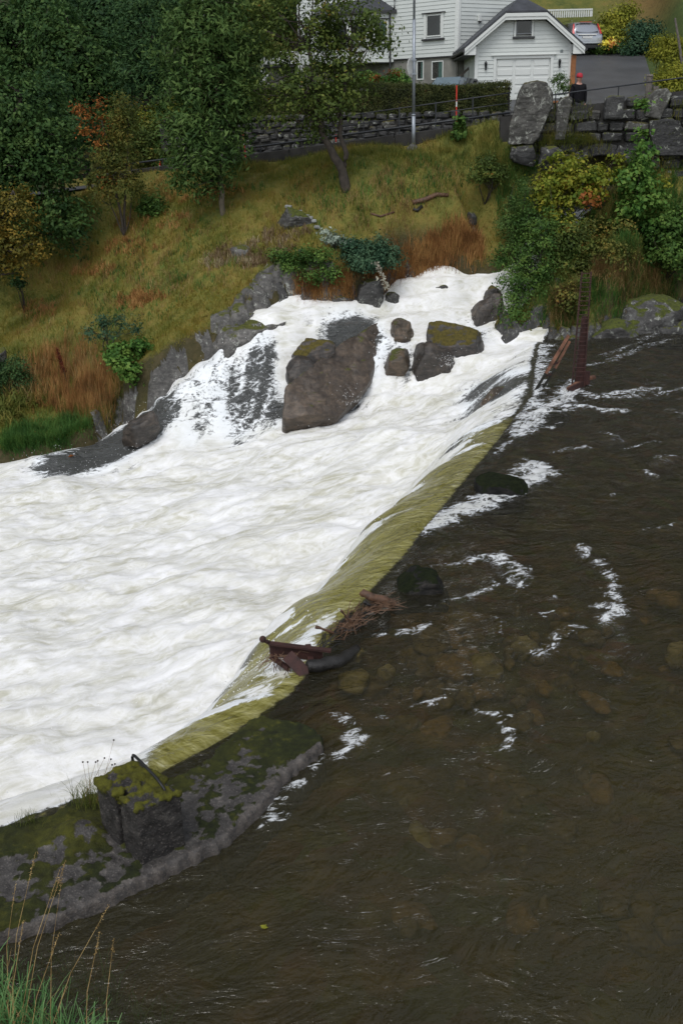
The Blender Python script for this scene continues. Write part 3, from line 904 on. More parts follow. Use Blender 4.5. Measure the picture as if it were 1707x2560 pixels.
o = px_rock('boulder', ((1024, 905), (1040, 862), (1080, 850), (1130, 878), (1140, 905), (1088, 942), (1042, 936)), 27.4, 1.0, M_BOULDER, .4); tag(o, 'dark rounded boulder under the moss topped one, splashed white', 'boulder', G_B)
o = px_rock('boulder', ((726, 892), (735, 862), (770, 845), (820, 848), (842, 862), (820, 890), (760, 896)), 26.75, .9, M_BOULDER_MOSS, .4); tag(o, 'low dark boulder beside the upper edge of the largest slab', 'boulder', G_B)
o = px_rock('boulder', ((712, 920), (722, 895), (760, 892), (785, 905), (770, 925), (735, 928)), 26.15, .8, M_BOULDER, .4); tag(o, 'small black wet boulder between the low boulder and the largest slab', 'boulder', G_B)
o = px_rock('boulder', ((1208, 740), (1214, 722), (1235, 714), (1256, 720), (1258, 745)), 30.3, .7, M_BOULDER_MOSS, .4, voxel=.045); tag(o, 'small moss capped boulder at the head of the cascade', 'boulder', G_B)
o = px_rock('boulder', ((1160, 838), (1172, 790), (1190, 752), (1215, 732), (1255, 735), (1262, 790), (1245, 845), (1200, 855)), 29.6, 1.0, M_BOULDER, .4); tag(o, 'smooth grey boulder veiled by thin threads of falling water', 'boulder', G_B)
o = px_rock('boulder', ((1250, 725), (1258, 702), (1290, 700), (1300, 730)), 30.9, .7, M_BOULDER_MOSS, .4, voxel=.045); tag(o, 'mossy boulder half hidden by the leafy bush above the cascade', 'boulder', G_B)

# ---- rocks along the far bank
G_L = 'rocks along the far bank'
def bankrock(sil, y, d, mat, label, **k):
    o = px_rock('bank_rock', sil, y, d, mat, **k); tag(o, label, 'rock', G_L)
    return o
o = rock('bank_rock', [at_y(*q) for q in ((506, 862, 27.0), (508, 815, 27.6), (560, 778, 28.5), (640, 770, 28.9), (735, 768, 29.0), (735, 790, 28.2), (640, 822, 27.4), (570, 868, 26.9))] +
         [at_y(*q) - np.array([0, 0, .8]) for q in ((506, 862, 27.0), (735, 785, 28.3), (570, 868, 27.0), (640, 770, 28.9))], M_LEDGE, .08, 1.2, .05, 1.0, .9)
tag(o, 'broad flat slab of pale grey rock at the edge of the cascade', 'rock', G_L)
# fractured bedrock ledge between the turf and the cascade
def ledge(name, label, line, back, front, rise, mat, cell=.42, seed=1, cap=.85):
    """strip of blocky bedrock along a shoreline given in photograph pixels with heights"""
    q = [at_z(u, v, z) for u, v, z in line]
    pts = [tuple(p[:2]) for p in q]
    x0, x1 = min(p[0] for p in pts) - back - .3, max(p[0] for p in pts) + back + .3
    y0, y1 = min(p[1] for p in pts) - front - .3, max(p[1] for p in pts) + back + .3
    xs, ys = np.arange(x0, x1, .035), np.arange(y0, y1, .035)
    X, Y = np.meshgrid(xs, ys)
    sd = poly_sd(SHORE, X, Y)
    dl, _ = line_d(pts, X, Y)
    land = -sd
    r = np.random.default_rng(seed)
    ns = int((x1 - x0) * (y1 - y0) / cell ** 2)
    sx, sy_ = r.uniform(x0, x1, ns), r.uniform(y0, y1, ns)
    sxw = X + .12 * fbm(X * 2.5, Y * 2.5, 3.0, 3); syw = Y + .12 * fbm(X * 2.5, Y * 2.5, 7.0, 3)
    d1 = np.full(X.shape, 1e9); d2 = np.full(X.shape, 1e9); k1 = np.zeros(X.shape, int)
    for i in range(ns):
        d = np.hypot((sxw - sx[i]) * .75, syw - sy_[i])
        n1 = d < d1
        d2 = np.where(n1, d1, np.minimum(d2, d)); d1 = np.where(n1, d, d1); k1 = np.where(n1, i, k1)
    hj = r.normal(size=ns) * .075; tx, ty = r.normal(size=ns) * .13, r.normal(size=ns) * .13 - .05
    zw = water_base(X, Y)[0]
    prof = np.interp(land, [-front, 0.0, .18, back * .55, back], [-.45, .02, rise * .75, rise, rise * .5])
    g = gz(X, Y)
    basez = np.where(land > -.25, np.maximum(zw + prof, g + .10 + .16 * sstep(0, .3, land) - .25 * sstep(back * .6, back, land)), zw + prof)
    z = basez + hj[k1] + tx[k1] * (X - sx[k1]) + ty[k1] * (Y - sy_[k1]) - .13 * (1 - sstep(0, .10, d2 - d1)) + .035 * fbm(X * 5, Y * 5, 4.0, 4)
    z = np.where(land > back * .6, np.minimum(z, g + .14), z)
    keep = (basez < zw + cap) & (land > -front) & (land < back * (.8 + .5 * fbm(X * 1.5, Y * 1.5, 2.0, 2))) & (dl < back + .15)
    f = grid_faces(len(ys), len(xs)); f = f[keep.ravel()[f].all(1)]
    us = np.zeros(keep.size, bool); us[f.ravel()] = True; re = np.cumsum(us) - 1
    o = link(name, mesh_np(name, np.stack([X, Y, z], -1).reshape(-1, 3)[us], re[f], False), mat)
    tag(o, label, 'rock ledge')
ledge('rock_ledge', 'fractured grey bedrock ledge stepping down beside the cascade', [(335, 1045, -1.7), (345, 1040, -1.6), (400, 985, -.95), (470, 925, -.4), (520, 893, -.1), (600, 850, .35), (650, 800, .75), (745, 765, 1.0)], 1.05, .45, .46, M_LEDGE, .40, 4)
ledge('rock_ledge', 'low dark bedrock under the overhanging grass behind the cascade', [(745, 765, 1.0), (860, 760, 1.0), (930, 742, 1.1), (985, 722, 1.2)], .5, .4, .30, M_BANKROCK, .35, 9, .55)
ledge('rock_ledge', 'broken dark rock along the waterline of the right bank of the pool', [(1265, 852, 0), (1340, 846, 0), (1420, 850, 0), (1500, 843, 0), (1600, 815, 0), (1660, 795, 0), (1750, 770, 0)], .55, .4, .36, M_BANKROCK, .4, 12, .6)
bankrock(((300, 1085), (325, 1050), (372, 1028), (402, 1040), (375, 1070), (330, 1092)), 25.3, .7, M_BOULDER, 'wet grey rock washed by foam below the ledge', amp=.04)
bankrock(((880, 780), (882, 715), (900, 695), (940, 700), (958, 730), (955, 775), (915, 790)), 29.6, .9, M_BANKROCK, 'black dripping rock face below the hanging brown grass')
bankrock(((952, 765), (958, 730), (985, 725), (1000, 745), (992, 768)), 29.9, .7, M_BANKROCK, 'smaller black rock next to the dripping rock face')
bankrock(((1072, 732), (1078, 708), (1105, 703), (1130, 712), (1130, 735)), 30.5, .6, M_BANKROCK, 'black rock at the waterline under the rusty grass')
bankrock(((790, 775), (800, 745), (850, 735), (885, 755), (880, 785)), 29.3, .8, M_BANKROCK, 'low dark rock under overhanging grass at the back of the cascade')
bankrock(((566, 640), (575, 620), (606, 610), (628, 618), (622, 635), (590, 652)), 30.6, .7, M_LEDGE, 'flat grey stone lying alone on the grassy slope', sink=.2)
bankrock(((995, 600), (1000, 580), (1030, 578), (1035, 598), (1015, 608)), 31.2, .5, M_LEDGE, 'grey stone in the middle of the slope, wider of a pair', sink=.2)
bankrock(((1032, 598), (1036, 578), (1052, 575), (1058, 592), (1046, 604)), 31.3, .5, M_LEDGE, 'grey stone in the middle of the slope, narrower of a pair', sink=.2)
for i, (u, v, w) in enumerate(((1135, 552, 26), (1160, 560, 20), (1120, 532, 16), (1178, 540, 24), (1150, 535, 18), (1065, 560, 22), (1070, 602, 18), (1185, 570, 18), (1140, 580, 16))):
    o = px_rock('heap_stone', ((u - w * .6, v + w * .4), (u - w * .5, v - w * .3), (u, v - w * .5), (u + w * .5, v - w * .25), (u + w * .6, v + w * .4)), 31.9 + .1 * (i % 3) - (v - 550) * .004, .4, M_BANKROCK, .15, .03, 3, .04)
    tag(o, 'grey brown stone in the tumbled heap on the slope below the bridge end', 'stone', 'tumbled stone heap')
bankrock(((1468, 810), (1478, 760), (1520, 737), (1600, 738), (1660, 748), (1720, 750), (1760, 790), (1720, 822), (1600, 805), (1520, 812)), 29.35, 1.5, M_MOSSROCK, 'long rock slab with bright green moss at the right bank of the pool', amp=.08)
bankrock(((1452, 868), (1455, 815), (1480, 798), (1560, 796), (1612, 806), (1612, 850), (1560, 862)), 28.75, .9, M_MOSSROCK, 'moss topped rock block standing in the pool edge by the rusty mast', amp=.06)
bankrock(((1600, 830), (1640, 808), (1707, 800), (1780, 800), (1780, 830), (1680, 838)), 29.0, .8, M_BANKROCK, 'dark low rock under the bright moss slab', amp=.05)
bankrock(((1380, 712), (1386, 695), (1405, 690), (1416, 702), (1412, 722), (1392, 725)), 29.6, .4, M_MOSSROCK, 'small yellow mossed stone in the shade of the bushes', amp=.03, voxel=.04)
bankrock(((-30, 920), (-20, 875), (5, 868), (18, 890), (15, 920)), 29.4, .6, M_LEDGE, 'grey stone at the left edge of the photo above the dark shrub', amp=.04, sink=.2)
bankrock(((1010, 385), (1015, 362), (1035, 356), (1045, 372), (1040, 390)), 33.9, .4, M_LEDGE, 'mossy stone at the foot of the grey lamp post', sink=.2, voxel=.04)
bankrock(((690, 545), (700, 522), (730, 515), (765, 530), (790, 560), (740, 572)), 31.3, .8, M_MOSSROCK, 'mound of turf covered rock beside the pale trickle', sink=.2, amp=.04)

# ---- rocks on the crest and in the pool
o = px_rock('crest_rock', ((966, 1482), (972, 1450), (1000, 1425), (1040, 1417), (1075, 1432), (1105, 1428), (1130, 1445), (1132, 1475), (1090, 1492), (1020, 1495)), 12.35, .55, M_CRESTROCK, .3, .05, 3, .03)
tag(o, 'black mossy rock on the weir crest, driftwood caught against it', 'rock')
o = px_rock('crest_rock', ((1185, 1232), (1195, 1205), (1230, 1188), (1290, 1192), (1320, 1205), (1300, 1225), (1240, 1240)), 15.95, .5, M_CRESTROCK, .3, .04, 3, .03)
tag(o, 'low black rock on the weir crest with a foaming wake', 'rock')
o = px_rock('crest_rock', ((1345, 1045), (1360, 1028), (1400, 1022), (1425, 1032), (1400, 1050)), 20.9, .5, M_CRESTROCK, .3, .04, 3, .035)
tag(o, 'black rock barely breaking the pool in front of the rusty mast', 'rock')
o = px_rock('crest_rock', ((1200, 1000), (1230, 950), (1290, 955), (1310, 990), (1280, 1040), (1230, 1030)), 23.9, .9, M_BOULDER_BROWN, .3, .04, 2, .05)
o.location.z -= .16
tag(o, 'brown drowned slab beside the leaning ladder frame', 'rock')

# ---- river-bed stones seen through the water
def bed_stone(u, v, wpx, hpx, mat, label, z=-.28, rise=.16):
    c = at_z(u, v, z)
    s = px_size(c)
    a = wpx * s * .5; b = hpx * s * .5 / .55
    th = rng.uniform(-.5, .5)
    bm = bmesh.new()
    bmesh.ops.create_icosphere(bm, subdivisions=3, radius=1)
    sd = u * .13
    for q in bm.verts:
        k = 1 + .55 * float(fbm(q.co.x * 1.3, q.co.y * 1.3, q.co.z * 1.3 + sd, 3))
        x, y = q.co.x * a * k, q.co.y * b * k
        q.co = Vector((x * math.cos(th) - y * math.sin(th), x * math.sin(th) + y * math.cos(th), q.co.z * rise * k))
    me = bpy.data.meshes.new('river_stone'); bm.to_mesh(me); bm.free()
    for p in me.polygons: p.use_smooth = True
    o = link('river_stone', me, mat, loc=tuple(c))
    tag(o, label, 'stone', 'stones under the pool water')
bed_stone(892, 1636, 34, 26, M_BEDSTONE_PALE, 'cream white stone by the black log on the crest', -.09, .08)
bed_stone(885, 1705, 80, 50, M_BEDSTONE_PALE, 'pale yellow drowned stone below the cream white one', -.16, .12)
bed_stone(965, 1690, 40, 30, M_BEDSTONE_PALE, 'small pale drowned stone next to the pale yellow one', -.2, .12)
bed_stone(1135, 1675, 85, 55, M_BEDSTONE_ORANGE, 'orange brown drowned stone in the middle of the pool', -.24)
bed_stone(1215, 1672, 75, 40, M_BEDSTONE_PALE, 'long yellowish drowned stone next to the orange brown one', -.26)
bed_stone(1310, 1625, 70, 36, M_BEDSTONE_PALE, 'yellowish drowned stone under a broken streak of foam', -.26)
bed_stone(1660, 1500, 80, 40, M_BEDSTONE_ORANGE, 'rusty drowned stone towards the right edge of the pool', -.26)
bed_stone(1075, 1610, 110, 60, M_BEDSTONE, 'broad olive drowned stone between crest and pool', -.22)
bed_stone(1690, 1635, 60, 30, M_BEDSTONE_PALE, 'yellow drowned stone cut by the right edge of the photo', -.26)
for i in range(150):
    if i < 95:
        u, v = rng.normal(1090, 190), rng.normal(1650, 75)
    else:
        u, v = rng.uniform(950, 1760), rng.uniform(1450, 2350)
    q_ = at_z(u, v, -.2)
    if u < 830 or line_d(LIPX, q_[0], q_[1])[0] < .55: continue
    w = rng.uniform(18, 75) * (v / 1900)
    bed_stone(u, v, w, w * rng.uniform(.4, .9), [M_BEDSTONE, M_BEDSTONE, M_BEDSTONE, M_BEDSTONE_ORANGE][i % 4] if rng.random() < .93 else M_BEDSTONE_PALE,
              'brownish cobble lying dim on the bed of the pool', rng.uniform(-.38, -.24) if i < 95 else rng.uniform(-.50, -.38), rng.uniform(.05, .12))

# ------------------------------------------------------------------ concrete weir wall
def concrete_moss_material(name, base=1.0):
    t = NT(name)
    p = t.pos()
    v = t.vor(p, 52)
    sp = t.ramp(v.outputs['Distance'], [(0.0, 0.62), (0.45, 0.0)])
    spk = t.math('MULTIPLY', sp, t.mrange(t.noise(p, 38, 2, .5), .46, .60))
    n = t.noise(p, 7, 6, .7)
    col = t.ramp(n, [(0.3, tuple(base * c for c in (0.022, 0.020, 0.019))), (0.55, tuple(base * c for c in (0.058, 0.054, 0.051))), (0.72, tuple(base * c for c in (0.12, 0.108, 0.098)))])
    col = t.mix(spk, col, (0.24, 0.21, 0.19))
    col = t.mix(t.math('MULTIPLY', t.attr('worn'), t.mrange(t.noise(p, 18, 4, .7), .35, .6)), col, (0.155, 0.13, 0.11))
    mk = t.mrange(t.math('ADD', t.attr('moss'), t.math('MULTIPLY', t.math('SUBTRACT', t.noise(p, 24, 4, .7), .5), .5)), .42, .55)
    mc = t.ramp(t.noise(p, 10, 5, .7), [(0.32, (0.007, 0.009, 0.003)), (0.55, (0.018, 0.023, 0.005)), (0.72, (0.055, 0.055, 0.008))])
    bright = t.ramp(t.noise(p, 12, 5, .7), [(0.3, (0.028, 0.026, 0.004)), (0.6, (0.085, 0.085, 0.008)), (0.75, (0.14, 0.10, 0.014))])
    mc = t.mix(t.attr('lush'), mc, bright)
    col = t.mix(mk, col, mc)
    h = t.math('ADD', t.math('MULTIPLY', v.outputs['Distance'], -.8), t.math('ADD', n, t.math('MULTIPLY', mk, t.noise(p, 110, 3, .8))))
    rough = t.mix(mk, (0.6,) * 3, (0.95,) * 3)
    return t.done(t.bsdf(col, rough, t.bump(h, .4, .015), 0, .3))
M_WALL = concrete_moss_material('weir_concrete')
WALLTOP = .13
_wp = [tuple(at_z(u, v, WALLTOP)[:2]) for u, v in ((-420, 2210), (-150, 2110), (0, 2070), (126, 2043), (180, 2005), (240, 2010), (330, 1985), (455, 1936), (505, 1911), (540, 1870), (575, 1838), (614, 1804), (653, 1785), (691, 1799), (735, 1803), (768, 1812), (803, 1840),
        (800, 1862), (755, 1898), (708, 1940), (647, 2013), (576, 2084), (483, 2139), (340, 2205), (165, 2281), (0, 2342), (-200, 2410), (-500, 2500))]
def weir_wall():
    xs = np.arange(-5.2, .1, .02); ys = np.arange(4.6, 9.3, .02)
    X, Y = np.meshgrid(xs, ys)
    sd = poly_sd(_wp, X, Y) + .05 * fbm(X * 4, Y * 4, 1.0, 4) + .035 * fbm(X * 15, Y * 15, 4.0, 3)
    far_d, _ = line_d(_wp[:16], X, Y)
    near_d, _ = line_d(_wp[17:], X, Y)
    n = fbm(X * 5.5, Y * 5.5, 5.0, 4, .6)
    n2 = fbm(X * 14, Y * 14, 2.0, 3, .6)
    ms = np.clip(.95 - far_d * 2.6, 0, 1) * .62 + n * .75 + n2 * .55
    ms = ms + .8 * np.exp(-((X + .55) ** 2 + (Y - 8.55) ** 2) / .35 ** 2)                    # tip
    ms = ms + 1.3 * np.exp(-(((X + 3.0) / .55) ** 2 + ((Y - 5.95) / .35) ** 2))             # near-left mound
    ms = ms + 1.0 * sstep(-2.0, -2.35, X) * (1 - sstep(.25, .5, far_d))                      # left of the block
    ms = np.clip(ms + .42, 0, 1.2)
    ms = ms * sstep(.015, .07, near_d + .03 * n2)
    lush = .55 * np.exp(-(((X + 2.45) / .35) ** 2 + ((Y - 7.25) / .3) ** 2)) + .5 * np.exp(-(((X + 3.0) / .5) ** 2 + ((Y - 5.95) / .3) ** 2)) + .35 * np.clip(fbm(X * 2, Y * 2, 8.0, 2), 0, 1)
    mm = sstep(.42, .62, ms)
    z = WALLTOP + .018 * fbm(X * 9, Y * 9, 3.0, 4) + mm * (.022 + .02 * np.clip(fbm(X * 14, Y * 14, 6.0, 3), -.6, 1))
    z += .16 * np.exp(-(((X + 2.38) / .22) ** 2 + ((Y - 7.18) / .16) ** 2)) + .18 * np.exp(-(((X + 3.1) / .55) ** 2 + ((Y - 5.9) / .25) ** 2)) * sstep(0, .2, sd)
    z -= .03 * (1 - sstep(0, .035, sd))
    # sides fall to the bed
    z = np.where(sd < 0, WALLTOP - .03 + sd * 14.0, z)
    z = np.maximum(z, -1.2)
    keep = (sd > -.16)
    f = grid_faces(len(ys), len(xs)); kf = keep.ravel()[f].all(1); f = f[kf]
    us = np.zeros(keep.size, bool); us[f.ravel()] = True; re = np.cumsum(us) - 1
    worn = (1 - sstep(.0, .10, near_d + .05 * fbm(X * 8, Y * 8, 1.0, 3))) * .35
    return mesh_np('weir_wall', np.stack([X, Y, z], -1).reshape(-1, 3)[us], re[f], True, {'moss': ms.ravel()[us] * (sd.ravel()[us] > -.03), 'lush': lush.ravel()[us], 'worn': worn.ravel()[us]})
o = link('weir_wall', weir_wall(), M_WALL)
tag(o, 'low concrete weir wall blotched with dark moss, jutting into the pool', 'wall')

def weir_block():
    F, Rr, L = (at_z(u, v, WALLTOP)[:2] for u, v in ((356, 2165), (466, 2114), (256, 2078)))
    B = Rr + L - F
    c0 = np.array([*(Rr + L) / 2, WALLTOP - .02])
    root = empty('concrete_block', tuple(c0), 0)
    tag(root, 'concrete block with a slot and green moss cap standing on the weir wall', 'block')
    ex = (Rr - F) / np.linalg.norm(Rr - F); ey = (L - F) / np.linalg.norm(L - F)
    H = .58
    def body(poly, name):
        bm = bmesh.new()
        base = [bm.verts.new((p[0] - c0[0], p[1] - c0[1], -.15)) for p in poly]
        f = bm.faces.new(base)
        r = bmesh.ops.extrude_face_region(bm, geom=[f])
        for q in r['geom']:
            if isinstance(q, bmesh.types.BMVert): q.co.z = H
        bmesh.ops.recalc_face_normals(bm, faces=bm.faces)
        me = remeshed(bm, .014, 2)
        roughen(me, .014, 7, 3.0, .5)
        n = len(me.vertices); co = np.empty(n * 3, np.float32); me.vertices.foreach_get('co', co); co = co.reshape(-1, 3)
        no = np.empty(n * 3, np.float32); me.vertex_normals.foreach_get('vector', no); no = no.reshape(-1, 3)
        top = sstep(H - .10, H - .01, co[:, 2])
        nz = fbm(co[:, 0] * 7, co[:, 1] * 7, co[:, 2] * 3 + 2, 3, .6)
        ms = top * (.52 + nz * 1.3 + .30 * np.clip(no[:, 2], 0, 1)) * .9
        drip = sstep(H - .28, H - .06, co[:, 2] + .18 * fbm(co[:, 0] * 9, co[:, 1] * 9, 0.0, 2)) * (nz > .12) * .5
        ms = np.maximum(ms, drip)
        lift = sstep(.42, .62, ms) * top
        co = co + no * (.03 * lift * (1 + fbm(co[:, 0] * 25, co[:, 1] * 25, co[:, 2] * 25, 2)))[:, None]
        me.vertices.foreach_set('co', co.astype(np.float32).ravel())
        for nm, a in (('moss', ms), ('lush', np.clip(.35 + top * .6, 0, 1)), ('worn', ms * 0)):
            at = me.attributes.new(nm, 'FLOAT', 'POINT'); at.data.foreach_set('value', a.astype(np.float32))
        me.update()
        return link(name, me, M_BLOCK, root)
    sl = L - F; ln = np.linalg.norm(sl)
    # front pillar and rear pillar with a recessed web between them: the slot on the left face
    s0, s1, din = .40, .52, .10
    body([F, Rr, Rr + sl * s0, F + sl * s0], 'front_pillar')
    body([F + sl * s1, Rr + sl * s1, Rr + sl, F + sl], 'rear_pillar')
    body([F + ex * din + sl * (s0 - .06), Rr + sl * (s0 - .06), Rr + sl * (s1 + .06), F + ex * din + sl * (s1 + .06)], 'web')
    # bent iron handle let into the top
    a = at_z(333, 1906, WALLTOP + H); b = at_z(416, 1980, WALLTOP + H)
    up = lambda p, h: p + np.array([0, 0, h])
    pts = [up(a, -.03), up(a, .06), up(a, .085) + (b - a) * .03, up(a, .095) + (b - a) * .08, up(a, .09) + (b - a) * .3, up(b, .06) - (b - a) * .25, up(b, .02) - (b - a) * .06, up(b, -.04)]
    MB().tube([p - c0 for p in pts], .013, 8).build('handle', M_BLACKIRON, root, smooth=True)
M_BLOCK = concrete_moss_material('block_concrete', .6)
M_BLACKIRON = simple('black_iron', (0.012, 0.013, 0.014), .45, .3, .3, 20, .2, 80)
weir_block()
# ------------------------------------------------------------------ plants
def gp(u, v, lo=4.0, hi=70.0):
    """point of the ground sheet seen at photograph pixel(s)"""
    u = np.atleast_1d(np.asarray(u, float)); v = np.atleast_1d(np.asarray(v, float))
    d = FWD[None] + RGT[None] * ((u - 853.5) / FPX)[:, None] - UPV[None] * ((v - 1280.0) / FPX)[:, None]
    ys = np.arange(lo, hi, .1)
    hit = np.full(len(u), hi); done = np.zeros(len(u), bool)
    for y in ys:
        t = y / d[:, 1]
        z = CAM[2] + d[:, 2] * t; x = d[:, 0] * t
        h = (z < gz(x, np.full_like(x, y))) & ~done
        hit[h] = y; done |= h
    t = hit / d[:, 1]
    x = d[:, 0] * t
    return np.stack([x, hit, gz(x, hit)], 1)

def leaf_material(name, stops, rough=.55, trans=.28, nscale=1.7):
    t = NT(name)
    rnd = t.n('NewGeometry').outputs['Random Per Island']
    nz = t.noise(t.pos(), nscale, 4, .6)
    f = t.math('ADD', t.math('MULTIPLY', rnd, .42), t.math('MULTIPLY', t.mrange(nz, .3, .7), .58))
    c = t.ramp(f, stops)
    b = t.bsdf(c, rough, None, 0, .12)
    tl = t.n('BsdfTranslucent', ins={'Color': t.mix(.5, c, (0.10, 0.13, 0.02), 'ADD') if False else c}).outputs[0]
    return t.done(t.n('MixShader', ins={0: trans, 1: b, 2: tl}).outputs[0])
def greens(d, m, l, extra=None):
    d, m, l = (tuple(min(.9, q * 1.62) for q in c) for c in (d, m, l))
    s = [(0.12, d), (0.5, m), (0.86, l)]
    if extra: s += [(0.95, extra)]
    return s
L_ASH = leaf_material('ash_leaf', greens((.017, .037, .011), (.037, .070, .018), (.076, .118, .032)))
L_APPLE = leaf_material('apple_leaf', greens((.022, .036, .009), (.045, .068, .015), (.095, .115, .025), (.26, .14, .03)))
L_ROWAN = leaf_material('rowan_leaf', greens((.025, .036, .009), (.060, .072, .016), (.12, .10, .022), (.20, .10, .02)))
L_ORANGE = leaf_material('orange_leaf', greens((.08, .032, .010), (.18, .062, .018), (.25, .11, .026)))
L_BROAD = leaf_material('broad_leaf', greens((.011, .028, .009), (.026, .056, .015), (.056, .094, .025)))
L_DARK = leaf_material('dark_leaf', greens((.009, .024, .010), (.021, .048, .016), (.046, .084, .026)))
L_YELLOWISH = leaf_material('yellowing_leaf', greens((.035, .040, .009), (.085, .075, .014), (.17, .11, .02)))
L_BUSH = leaf_material('bush_leaf', greens((.018, .040, .010), (.042, .085, .018), (.090, .140, .030)))
L_MAPLE_Y = leaf_material('yellow_maple_leaf', greens((.045, .075, .010), (.125, .145, .018), (.22, .195, .026), (.34, .16, .03)), trans=.35)
L_MAPLE_G = leaf_material('green_maple_leaf', greens((.022, .060, .012), (.055, .115, .022), (.11, .17, .035)), trans=.32)
L_BLUEGREEN = leaf_material('blue_green_leaf', greens((.012, .032, .018), (.028, .062, .034), (.060, .105, .055)))
L_LIME = leaf_material('lime_leaf', greens((.060, .075, .010), (.135, .145, .018), (.22, .21, .03)))
L_HEDGE = leaf_material('hedge_leaf', greens((.016, .022, .008), (.034, .042, .013), (.065, .070, .022), (.12, .07, .03)))
L_DEAD = leaf_material('withered_leaf', greens((.055, .035, .020), (.14, .095, .055), (.26, .22, .14)))
L_RED = leaf_material('red_spray', greens((.05, .012, .008), (.11, .028, .015), (.18, .06, .025)))
L_FERN = leaf_material('fern_leaf', greens((.040, .052, .012), (.085, .10, .022), (.14, .12, .03)))
L_STRAW = leaf_material('straw_blade', greens((.085, .055, .022), (.17, .11, .045), (.26, .19, .085)), trans=.2)
L_RUST = leaf_material('rust_blade', greens((.10, .048, .018), (.20, .10, .036), (.28, .165, .06)), trans=.2)
L_LUSH = leaf_material('lush_blade', greens((.016, .045, .010), (.035, .085, .018), (.075, .135, .03)), trans=.25)
L_NEAR = leaf_material('near_blade', greens((.030, .075, .022), (.060, .135, .045), (.12, .20, .075)), trans=.3, nscale=6)
L_NEARSTRAW = leaf_material('near_straw', greens((.13, .085, .03), (.28, .19, .08), (.38, .28, .13)), trans=.25, nscale=6)
M_BARK = simple('bark', (0.045, 0.036, 0.028), .9, 0, .45, 9, .6, 30, use_pos=True)
M_BARK_PALE = simple('pale_bark', (0.10, 0.085, 0.06), .9, 0, .35, 9, .5, 30, use_pos=True)

def leaf_cloud(pts, nrm, size, aspect=.55, fold=.25, jitter=.35):
    """one folded diamond leaf per point"""
    n = len(pts)
    N = nrm / (np.linalg.norm(nrm, axis=1, keepdims=True) + 1e-9)
    r = rng.normal(size=(n, 3))
    T = np.cross(N, r); T /= (np.linalg.norm(T, axis=1, keepdims=True) + 1e-9)
    B = np.cross(N, T)
    s = (size * rng.uniform(1 - jitter, 1 + jitter, n))[:, None]
    base = pts - T * s * .5
    tip = pts + T * s * .5 - N * s * fold * .5
    l = pts + B * s * aspect * .5 + N * s * fold * .4 - T * s * .05
    rr = pts - B * s * aspect * .5 + N * s * fold * .4 - T * s * .05
    V = np.stack([base, rr, tip, l], 1).reshape(-1, 3)
    F = np.arange(n * 4).reshape(-1, 4)
    return V, F

def blob_points(blobs, n, cl, shell=.45, per=36, droop=0.0):
    """leaf points gathered in clusters inside ellipsoids (centre, (rx, ry, rz))"""
    vol = np.array([b[1][0] * b[1][1] * b[1][2] for b in blobs]) ** (2 / 3)
    w = vol / vol.sum()
    P, Nn, C = [], [], []
    for (c, r), k in zip(blobs, w):
        nc = max(2, int(n * k / per))
        d = rng.normal(size=(nc, 3)); d /= np.linalg.norm(d, axis=1, keepdims=True)
        rad = rng.random(nc) ** shell
        rad *= 1 + .22 * fbm(d[:, 0] * 2.2 + c[0], d[:, 1] * 2.2 + c[1], d[:, 2] * 2.2, 2)
        cc = np.asarray(c) + d * rad[:, None] * np.asarray(r)
        C.append(cc)
        off = rng.normal(size=(nc, per, 3)) * cl * np.array([1, 1, .65])
        off *= rng.uniform(.6, 1.35, (nc, 1, 1))
        off[..., 2] -= droop * np.abs(rng.normal(size=(nc, per))) * cl
        P.append((cc[:, None] + off).reshape(-1, 3))
        nn = d[:, None] * .7 + off / cl * .35 + np.array([0, 0, .7]) + rng.normal(size=(nc, per, 3)) * .55
        Nn.append(nn.reshape(-1, 3))
    return np.concatenate(P), np.concatenate(Nn), np.concatenate(C)

def px_blob(u, v, ru, rv, y, rd=None):
    c = at_y(u, v, y); s = px_size(c)
    return (c, (ru * s, (rd if rd is not None else (ru + rv) / 2 * s), rv * s))

def wig(a, b, n=4, amp=.08):
    a, b = np.asarray(a, float), np.asarray(b, float)
    L = np.linalg.norm(b - a)
    return [a + (b - a) * t + (rng.normal(size=3) * amp * L * math.sin(math.pi * t)) for t in np.linspace(0, 1, n)]

